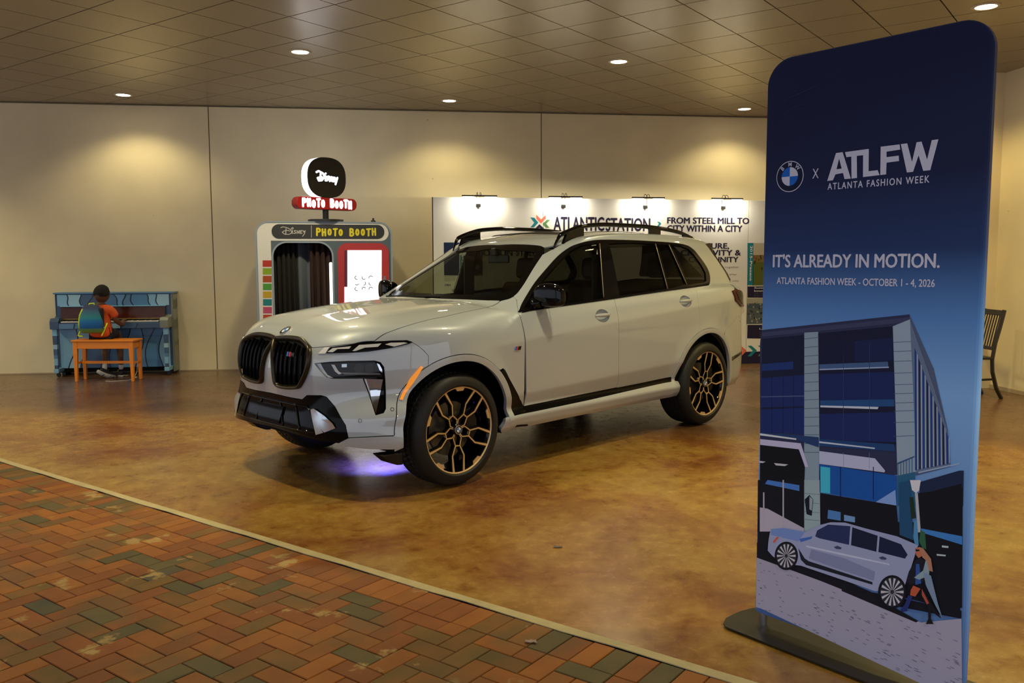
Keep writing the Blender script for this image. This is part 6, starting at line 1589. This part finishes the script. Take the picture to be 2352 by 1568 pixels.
for x0, x1 in ((.005, .065), (PWD - .065, PWD - .005)):
    cols = [blues[k] for k in (3, 4, 6, 1, 5, 3, 4, 6)]; z = .655; hs = (.09, .12, .06, .08, .05, .09, .06)
    lg = None
    bm = bmesh.new(); zt = .655; ms = cols
    for i, hgt in enumerate(hs):
        t0, t1 = (.655 - zt) / .57, (.655 - zt + hgt) / .57; w0, w1 = .030 - .010 * t0, .030 - .010 * t1; cxx = (x0 + x1) / 2
        q0 = [(cxx - w0, -.205), (cxx + w0, -.205), (cxx + w0, -.205 + 2 * w0), (cxx - w0, -.205 + 2 * w0)]; q1 = [(cxx - w1, -.205), (cxx + w1, -.205), (cxx + w1, -.205 + 2 * w1), (cxx - w1, -.205 + 2 * w1)]
        A_ = [bm.verts.new((x, y, zt)) for x, y in q0]; B_ = [bm.verts.new((x, y, zt - hgt)) for x, y in q1]
        for k in range(4): bm.faces.new((A_[k], A_[(k + 1) % 4], B_[(k + 1) % 4], B_[k])).material_index = i % len(ms)
        zt -= hgt
    bmesh.ops.remove_doubles(bm, verts=bm.verts, dist=1e-5)
    lg = obj('leg', bm, ms, piano, label='square tapered leg painted in blue bands')
    bm = bmesh.new(); box(bm, cxx - .032, cxx + .032, -.215, 0, .06, .115); obj('toe_block', bm, hx('6f9cb8'), piano, bevel=.006)
    bm = bmesh.new(); lathe(bm, [(.0, -.012), (.026, -.012), (.03, 0), (.026, .012), (.0, .012)], 18, axis='Y', c=(cxx + .015, -.17, .030)); obj('caster', bm, satin_black, piano)
for x0 in (.02, PWD - .06): pbox('rear_block', x0, x0 + .05, .02, PD - .02, .0, .10, satin_black)
pbox('bottom_board', .03, PWD - .03, -.006, .02, .045, .10, matte_black)
# painted patches on the grey right side
r_ = random.Random(4); z = .06; bm = bmesh.new(); X_ = PWD + .0292
while z < 1.08:
    h_ = r_.uniform(.07, .16); k = r_.randrange(4)
    pts = [(-.003, z), (PD * .5, z + r_.uniform(-.02, .03)), (PD - .005, z + r_.uniform(-.01, .04)), (PD - .005, z + h_ + .01), (PD * .5, z + h_ - .02), (-.003, z + h_ - .012)]
    f = bm.faces.new([bm.verts.new((X_, y, min(zz_, 1.112))) for y, zz_ in pts]); f.material_index = k; z += h_
obj('painted_patches', bm, greys, piano, label='grey and olive painted patches')
bm = bmesh.new(); tube(bm, [(.66, -.05, .08), (.66, -.12, .07), (.66, -.14, .05)], .008, 8); obj('pedal', bm, mat('brass', (.5, .35, .1), .3, .9), piano)
bm = bmesh.new(); tube(bm, [(.80, -.05, .08), (.80, -.12, .07), (.80, -.14, .05)], .008, 8); obj('pedal', bm, mat('brass', (.5, .35, .1), .3, .9), piano)

# ---- bench
BL_, BR_, BD_ = -5.715, -4.925, .275
bench = thing('piano_bench', 'orange painted wooden bench in front of the blue piano', 'bench', (-5.32, 11.035, 0), 0)
org = mat('orange_paint', (.80, .24, .008), .38, noise=(6, .07))
def bbox_(name, x0, x1, y0, y1, z0, z1, bevel=.004):
    bm = bmesh.new(); box(bm, x0, x1, y0, y1, z0, z1); return obj(name, bm, org, bench, bevel=bevel)
bbox_('seat', -.405, .405, -.012, BD_ + .012, .522, .545, .006)
bbox_('apron', -.35, .35, .006, .024, .43, .522); bbox_('apron', -.35, .35, BD_ - .024, BD_ - .006, .43, .522); bbox_('apron', -.375, -.357, .02, BD_ - .02, .43, .522); bbox_('apron', .357, .375, .02, BD_ - .02, .43, .522)
for sx in (-1, 1):
    for sy in (0, 1):
        bm = bmesh.new(); yc = .022 if sy == 0 else BD_ - .022; xt = sx * .363
        t = [(xt - .028, yc - .022), (xt + .028, yc - .022), (xt + .028, yc + .022), (xt - .028, yc + .022)]; xb = sx * .368; b_ = [(xb - .017, yc - .017), (xb + .017, yc - .017), (xb + .017, yc + .017), (xb - .017, yc + .017)]
        A_ = [bm.verts.new((x, y, .522)) for x, y in t]; M_ = [bm.verts.new((x, y, .43)) for x, y in t]; B_ = [bm.verts.new((x, y, 0)) for x, y in b_]
        for P_0, P_1 in ((A_, M_), (M_, B_)):
            for k in range(4): bm.faces.new((P_0[k], P_0[(k + 1) % 4], P_1[(k + 1) % 4], P_1[k]))
        bm.faces.new(A_); bm.faces.new(B_); obj('leg', bm, org, bench, bevel=.003)
bbox_('stretcher', -.345, .345, BD_ / 2 - .011, BD_ / 2 + .011, .222, .258)
for sx in (-1, 1): bbox_('stretcher', sx * .365 - .010, sx * .365 + .010, .03, BD_ - .03, .225, .255)

# ---- the child at the piano
kid_o = thing('person', 'child in an orange T-shirt sitting on the orange bench playing the piano', 'person', (-5.405, 11.19, 0), R(4))
skin_m = mat('brown_skin', (.115, .048, .022), .5, noise=(30, .1)); shirt_m = mat('orange_shirt', (.62, .085, .012), .85, noise=(18, .12)); short_m = mat('dark_shorts', (.012, .014, .025), .85)
def skin(name, V, E, Rr, m, parent, sub=2, label=None):
    me = bpy.data.meshes.new(name); me.from_pydata([Vector(v) for v in V], E, []); o = bpy.data.objects.new(name, me); link(o, parent)
    md_ = o.modifiers.new('skin', 'SKIN'); md_.use_smooth_shade = True
    for sv, r in zip(me.skin_vertices[0].data, Rr): sv.radius = (r, r) if not isinstance(r, tuple) else r
    me.skin_vertices[0].data[0].use_root = True
    sb = o.modifiers.new('sub', 'SUBSURF'); sb.levels = sb.render_levels = sub
    me.materials.append(m)
    if label: o['label'] = label
    return o
S0 = .545
V = [(0, 0, S0 + .085), (0, .005, S0 + .20), (0, .015, S0 + .33), (0, .03, S0 + .415), (0, .045, S0 + .47), (0, .05, S0 + .515),
     (-.125, .02, S0 + .39), (-.175, .05, S0 + .26), (-.165, .20, S0 + .235), (-.13, .27, S0 + .235),        # left arm 6..9
     (.125, .02, S0 + .39), (.185, .03, S0 + .24), (.215, .17, S0 + .17), (.185, .27, S0 + .225),             # right arm 10..13
     (-.075, .03, S0 + .07), (-.10, .28, S0 + .05), (-.085, .30, S0 - .16), (-.055, .20, .13),               # left leg 14..17
     (.075, .03, S0 + .07), (.10, .30, S0 + .05), (.105, .34, S0 - .18), (.105, .34, .12)]                    # right leg 18..21
E = [(0, 1), (1, 2), (2, 3), (3, 4), (4, 5), (3, 6), (6, 7), (7, 8), (8, 9), (3, 10), (10, 11), (11, 12), (12, 13), (0, 14), (14, 15), (15, 16), (16, 17), (0, 18), (18, 19), (19, 20), (20, 21)]
Rr = [(.10, .08), (.095, .075), (.105, .075), (.075, .065), .042, .040, .045, .036, .030, .022, .045, .036, .030, .022, .072, .052, .046, .030, .072, .052, .046, .030]
skin('body', V, E, Rr, skin_m, kid_o)
Vs = [(0, .0, S0 + .012), (0, .0, S0 + .11), (0, .005, S0 + .22), (0, .015, S0 + .33), (0, .03, S0 + .40), (0, .042, S0 + .445), (-.13, .022, S0 + .385), (-.18, .04, S0 + .29), (.13, .022, S0 + .385), (.188, .03, S0 + .275)]
skin('t_shirt', Vs, [(0, 1), (1, 2), (2, 3), (3, 4), (4, 5), (4, 6), (6, 7), (4, 8), (8, 9)], [(.165, .115), (.155, .108), (.142, .098), (.138, .094), (.10, .08), .055, .062, .056, .062, .056], shirt_m, kid_o, label='orange T-shirt')
Vh = [(0, .01, S0 + .06), (-.08, .05, S0 + .07), (-.10, .24, S0 + .055), (.08, .05, S0 + .07), (.10, .25, S0 + .055)]
skin('shorts', Vh, [(0, 1), (1, 2), (0, 3), (3, 4)], [(.11, .085), .085, .068, .085, .068], short_m, kid_o, label='dark shorts')
# head turned a little to the right, looking down at the keys
HM = Matrix.Translation((.01, .055, S0 + .590)) @ Matrix.Rotation(R(-28), 4, 'Z') @ Matrix.Rotation(R(-14), 4, 'X')
def headshape(bm, grow=0.0, cut=None):
    r = bmesh.ops.create_icosphere(bm, subdivisions=4, radius=1)
    for v in r['verts']:
        x, y, z = v.co; w = .088 + grow; d = .106 + grow; h = .120 + grow
        jaw = 1 - .22 * max(0, -z) ** 1.3; fx = x * w * jaw; fy = y * d * (1 - .10 * max(0, -z)); fz = z * h
        if y > 0 and z < 0: fy += .012 * max(0, -z - .2)
        n_ = math.exp(-((x / .22) ** 2 + ((z + .12) / .22) ** 2)) if y > 0 else 0; fy += .020 * n_                      # nose
        e_ = sum(math.exp(-(((x - s_ * .36) / .16) ** 2 + ((z - .05) / .13) ** 2)) for s_ in (-1, 1)) if y > 0 else 0; fy -= .010 * e_   # eye sockets
        m_ = math.exp(-((x / .3) ** 2 + ((z + .45) / .09) ** 2)) if y > 0 else 0; fy += .007 * m_                      # lips
        v.co = HM @ Vector((fx, fy, fz))
bm = bmesh.new(); headshape(bm); hd = obj('head', bm, skin_m, kid_o, smooth=True)
bm = bmesh.new(); headshape(bm, .006)
inv = HM.inverted(); dl = [v for v in bm.verts if (lambda q: q.z < -.030 - .02 * (q.y < 0) + .9 * max(0, q.y - .02) or (q.y > .055))(inv @ v.co)]
bmesh.ops.delete(bm, geom=dl, context='VERTS'); obj('hair', bm, mat('black_hair', (.008, .006, .005), .9, bump=(300, .8)), kid_o, smooth=True, label='short black hair')
for s_ in (-1, 1):
    bm = bmesh.new(); M = HM @ Matrix.Translation((s_ * .080, .0, -.005)); 
    tube(bm, [M @ Vector((s_ * .006 * math.sin(PI * t), -.008 + .018 * math.cos(t * 2 * PI * .8 - 1.2), .024 * math.sin(t * 2 * PI * .8 - 1.2))) for t in np.linspace(0, 1, 9)], .007, 8); obj('ear', bm, skin_m, hd, smooth=True)
    bm = bmesh.new(); bmesh.ops.create_uvsphere(bm, u_segments=12, v_segments=8, radius=.011, matrix=HM @ Matrix.Translation((s_ * .028, .082, .006))); obj('eye', bm, mat('eye_white', (.6, .58, .55), .3), hd, smooth=True)
# hands: palm, four fingers and a side thumb
def hand(W, dirv, side, parent, name='hand'):
    d = Vector(dirv).normalized(); s_ = d.cross(Vector((0, 0, 1))).normalized() * side; up = Vector((0, 0, 1)); bm = bmesh.new()
    W = Vector(W)
    for i in range(-1, 3):
        b0_ = W + d * .055 + s_ * (.011 * (i - .5)); L = (.045, .050, .047, .038)[i + 1]
        tube(bm, [W + s_ * .006 * (i - .5), b0_, b0_ + d * L * .45 + up * .004, b0_ + d * L * .8 - up * .006, b0_ + d * L * .95 - up * .018], [.010, .0085, .007, .006, .005], 8)
    tube(bm, [W + d * .012 - s_ * .012, W + d * .035 - s_ * .030, W + d * .055 - s_ * .034 - up * .008], [.010, .008, .006], 8)
    tube(bm, [W - d * .01, W + d * .03, W + d * .058], [.019, .024, .020], 10, sx=.6)
    return obj(name, bm, skin_m, parent, smooth=True)
hand((-.13, .27, S0 + .235), (.12, 1, .0), 1, kid_o); hand((.185, .27, S0 + .225), (-.1, 1, 0), -1, kid_o)
for (ank, toe, nm) in (((-.055, .20, .13), (.055, .265, .055), 1), ((.105, .34, .12), (.125, .46, .03), 2)):
    A_ = Vector(ank); T_ = Vector(toe)
    skin('sock', [A_ + Vector((0, -.0, .075)), A_ + Vector((0, 0, .03)), A_ - Vector((0, 0, .03))], [(0, 1), (1, 2)], [.034, .033, .036], mat('white_sock', (.62, .62, .62), .9), kid_o, 2, label='white sock')
    if nm == 2: heel = A_ + Vector((0, -.045, -.075)); pts = [heel, A_ + Vector((.0, .02, -.07)), A_ + Vector((.01, .09, -.085)), T_ + Vector((0, .02, 0))]
    else: heel = A_ + Vector((-.045, -.05, .0)); pts = [heel, A_ + Vector((.0, -.03, -.035)), A_ + Vector((.055, .0, -.07)), T_ + Vector((.03, -.01, -.02))]
    sh = skin('shoe', pts, [(0, 1), (1, 2), (2, 3)], [(.036, .036), (.043, .040), (.042, .032), (.036, .024)], mat('black_shoe', (.012, .012, .014), .6), kid_o, 2, label='black trainer with a white sole')
    bm = bmesh.new(); off = Vector((0, 0, -.036)) if nm == 2 else Vector((-.018, -.040, -.022)); ws2_ = [p + off for p in pts]
    tube(bm, ws2_, [.034, .040, .038, .030], 10, sx=1.0); 
    cen = sum(ws2_, Vector()) / 4
    for v in bm.verts:
        q = v.co; # flatten the sole
        base = min(ws2_, key=lambda p: (p - q).length); v.co = q - off.normalized() * (q - base).dot(off.normalized()) * .62
    obj('sole', bm, mat('white_sole', (.55, .55, .52), .6), sh, smooth=True)
    if nm == 1:
        for k in range(4):
            bm = bmesh.new(); c = pts[1].lerp(pts[3], .2 + .24 * k) + off * 1.45; sx_ = Vector((.8, -.3, .4)).normalized()
            tube(bm, [c - sx_ * .030, c + Vector((0, -.006, -.004)), c + sx_ * .030], .0045, 6); obj('tread_line', bm, mat('black_shoe', (.012, .012, .014), .6), sh)
# ---- backpack worn on the back
bp_ = thing('backpack', 'blue and green backpack with lime yellow piping on the back of the child', 'backpack', (-5.462, 11.185, S0 + .045), R(4))
bpm = bpy.data.materials.new('backpack_fade'); bpm.use_nodes = True; n, l = nodes_of(bpm); b = n['Principled BSDF']; tc = n.new('ShaderNodeTexCoord'); sp = n.new('ShaderNodeSeparateXYZ'); l.new(tc.outputs['Object'], sp.inputs[0])
mr = n.new('ShaderNodeMapRange'); mr.inputs['From Min'].default_value = .05; mr.inputs['From Max'].default_value = .42; l.new(sp.outputs['Z'], mr.inputs['Value'])
r1 = ramp(n, [(0, hexc('7f9a3a')), (.12, hexc('5f8f50')), (.18, hexc('14549a')), (.4, hexc('1a6fb0')), (.55, hexc('2c8a92')), (.72, hexc('3c6a86')), (.85, hexc('35456a')), (1, hexc('2c3346'))]); l.new(mr.outputs[0], r1.inputs[0]); l.new(r1.outputs[0], b.inputs['Base Color']); b.inputs['Roughness'].default_value = .8
bm = bmesh.new(); secs = []
for z, w, d in ((.045, .115, .05), (.06, .140, .085), (.12, .150, .105), (.22, .145, .105), (.32, .125, .09), (.385, .105, .07), (.41, .080, .045)):
    secs.append([bm.verts.new((w * math.copysign(abs(math.cos(t)) ** .6, math.cos(t)) - .01, -.075 - d * .5 + d * .62 * math.copysign(abs(math.sin(t)) ** .7, math.sin(t)), z)) for t in np.linspace(0, 2 * PI, 25)[:-1]])
for A_, B_ in zip(secs, secs[1:]):
    for k in range(24): bm.faces.new((A_[k], A_[(k + 1) % 24], B_[(k + 1) % 24], B_[k]))
bm.faces.new(secs[0]); bm.faces.new(secs[-1]); obj('bag', bm, bpm, bp_, smooth=True, label='blue to green fading fabric')
bm = bmesh.new(); box(bm, .085, .135, -.15, -.06, .07, .37); obj('side_pocket', bm, mat('bag_dark', (.016, .017, .03), .8), bp_, bevel=.02, seg=3)
lime = mat('lime_piping', (.62, .78, .02), .6)
for nm_, pts, r_ in (('piping', [(-.10, -.155, .36), (-.135, -.165, .28), (-.150, -.17, .18), (-.150, -.165, .10)], .009), ('top_handle', [(-.045, -.10, .40), (-.04, -.09, .425), (.02, -.09, .43), (.03, -.10, .40)], .009),
                     ('strap', [(-.155, -.10, .075), (-.175, -.11, .04), (-.185, -.12, .012), (-.16, -.13, .006), (-.12, -.14, .006)], .010), ('strap', [(.165, -.06, .17), (.14, -.09, .09), (.12, -.13, .02), (.115, -.14, .006)], .010), ('strap', [(.165, -.06, .17), (.15, -.08, .12), (.13, -.11, .11)], .007),
                     ('bow', [(.03, -.165, .25), (.05, -.172, .275), (.07, -.17, .255), (.09, -.165, .28), (.11, -.155, .26)], .005), ('bow', [(.06, -.17, .265), (.045, -.172, .235)], .004), ('bow', [(.08, -.168, .268), (.10, -.16, .238)], .004)):
    bm = bmesh.new(); tube(bm, pts, r_, 8, sx=.6); obj(nm_, bm, lime, bp_, smooth=True)
# thin white cord on the floor by the bench
cord = thing('cord', 'thin white cord hanging from the bench corner to the floor', 'cord', (-5.05, 11.15, 0), 0)
bm = bmesh.new(); tube(bm, [(.115, .03, .26), (.10, .04, .18), (.09, .05, .11), (.05, .02, .012), (.0, -.03, .006), (-.08, -.08, .005), (-.18, -.12, .005), (-.26, -.10, .005)], .0045, 6); obj('cord', bm, mat('cord_white', (.5, .48, .44), .6), cord, smooth=True)
bm = bmesh.new(); box(bm, .06, .085, .03, .05, .03, .045); obj('cord_clip', bm, mat('cord_white', (.5, .48, .44), .6), cord)
# ---- slatted dark chair half hidden behind the banner, its back leaning to the right
wch = thing('wooden_chair', 'dark slatted wooden chair half hidden behind the tall banner by the right wall', 'chair', (5.16, 9.82, 0), R(0))
chm = mat('dark_stained_wood', (.022, .014, .008), .45, noise=(20, .2))
def post(name, pts, r, parent=wch): bm = bmesh.new(); tube(bm, pts, r, 4); return obj(name, bm, chm, parent)
for y in (-.0, -.40):
    post('rear_leg', [(.30, y, 0), (.235, y, .12), (.185, y, .30), (.175, y, .44), (.20, y, .62), (.245, y, .80), (.285, y, .99)], .024)
    post('front_leg', [(-.22, y, 0), (-.20, y, .44)], .022)
bm = bmesh.new(); box(bm, -.25, .19, -.42, .02, .44, .465); obj('seat', bm, chm, wch, bevel=.006)
bm = bmesh.new(); box(bm, -.018, .018, -.40, .0, -.03, .03, M=Matrix.Translation((.275, 0, .955)) @ Matrix.Rotation(.2, 4, 'Y')); obj('top_rail', bm, chm, wch, bevel=.004)
bm = bmesh.new(); box(bm, -.015, .015, -.40, .0, -.02, .02, M=Matrix.Translation((.19, 0, .56)) @ Matrix.Rotation(.2, 4, 'Y')); obj('lower_rail', bm, chm, wch, bevel=.004)
for k in range(7):
    y = -.05 - k * .05; post('back_slat', [(.192, y, .57), (.23, y, .76), (.272, y, .95)], .009)
for y in (0, -.40): post('stretcher', [(-.21, y, .2), (.20, y, .22)], .012)
# small litter on the floor
for (u, v, nm, lab, k) in ((1281, 1257, 'leaf_scrap', 'small grey scrap on the floor in front of the car', 0), (1220, 1476, 'leaf_scrap', 'tiny pinkish scrap on a paver near the cement strip', 1)):
    d = ray(u, v); p = CAMP + d * (-CAM_H / d.z); bm = bmesh.new(); rr_ = random.Random(k)
    bmesh.ops.create_grid(bm, x_segments=4, y_segments=3, size=.022)
    for q in bm.verts: q.co = Vector((q.co.x * 1.1 + rr_.uniform(-.005, .005), q.co.y * .5 + rr_.uniform(-.004, .004), .004 + rr_.random() * .006))
    o = obj(nm, bm, mat('scrap_%d' % k, ((.12, .10, .10), (.30, .20, .17))[k], .8), None); o.location = (p.x, p.y, .0 if k == 0 else .001); tagp(o, lab, 'litter')
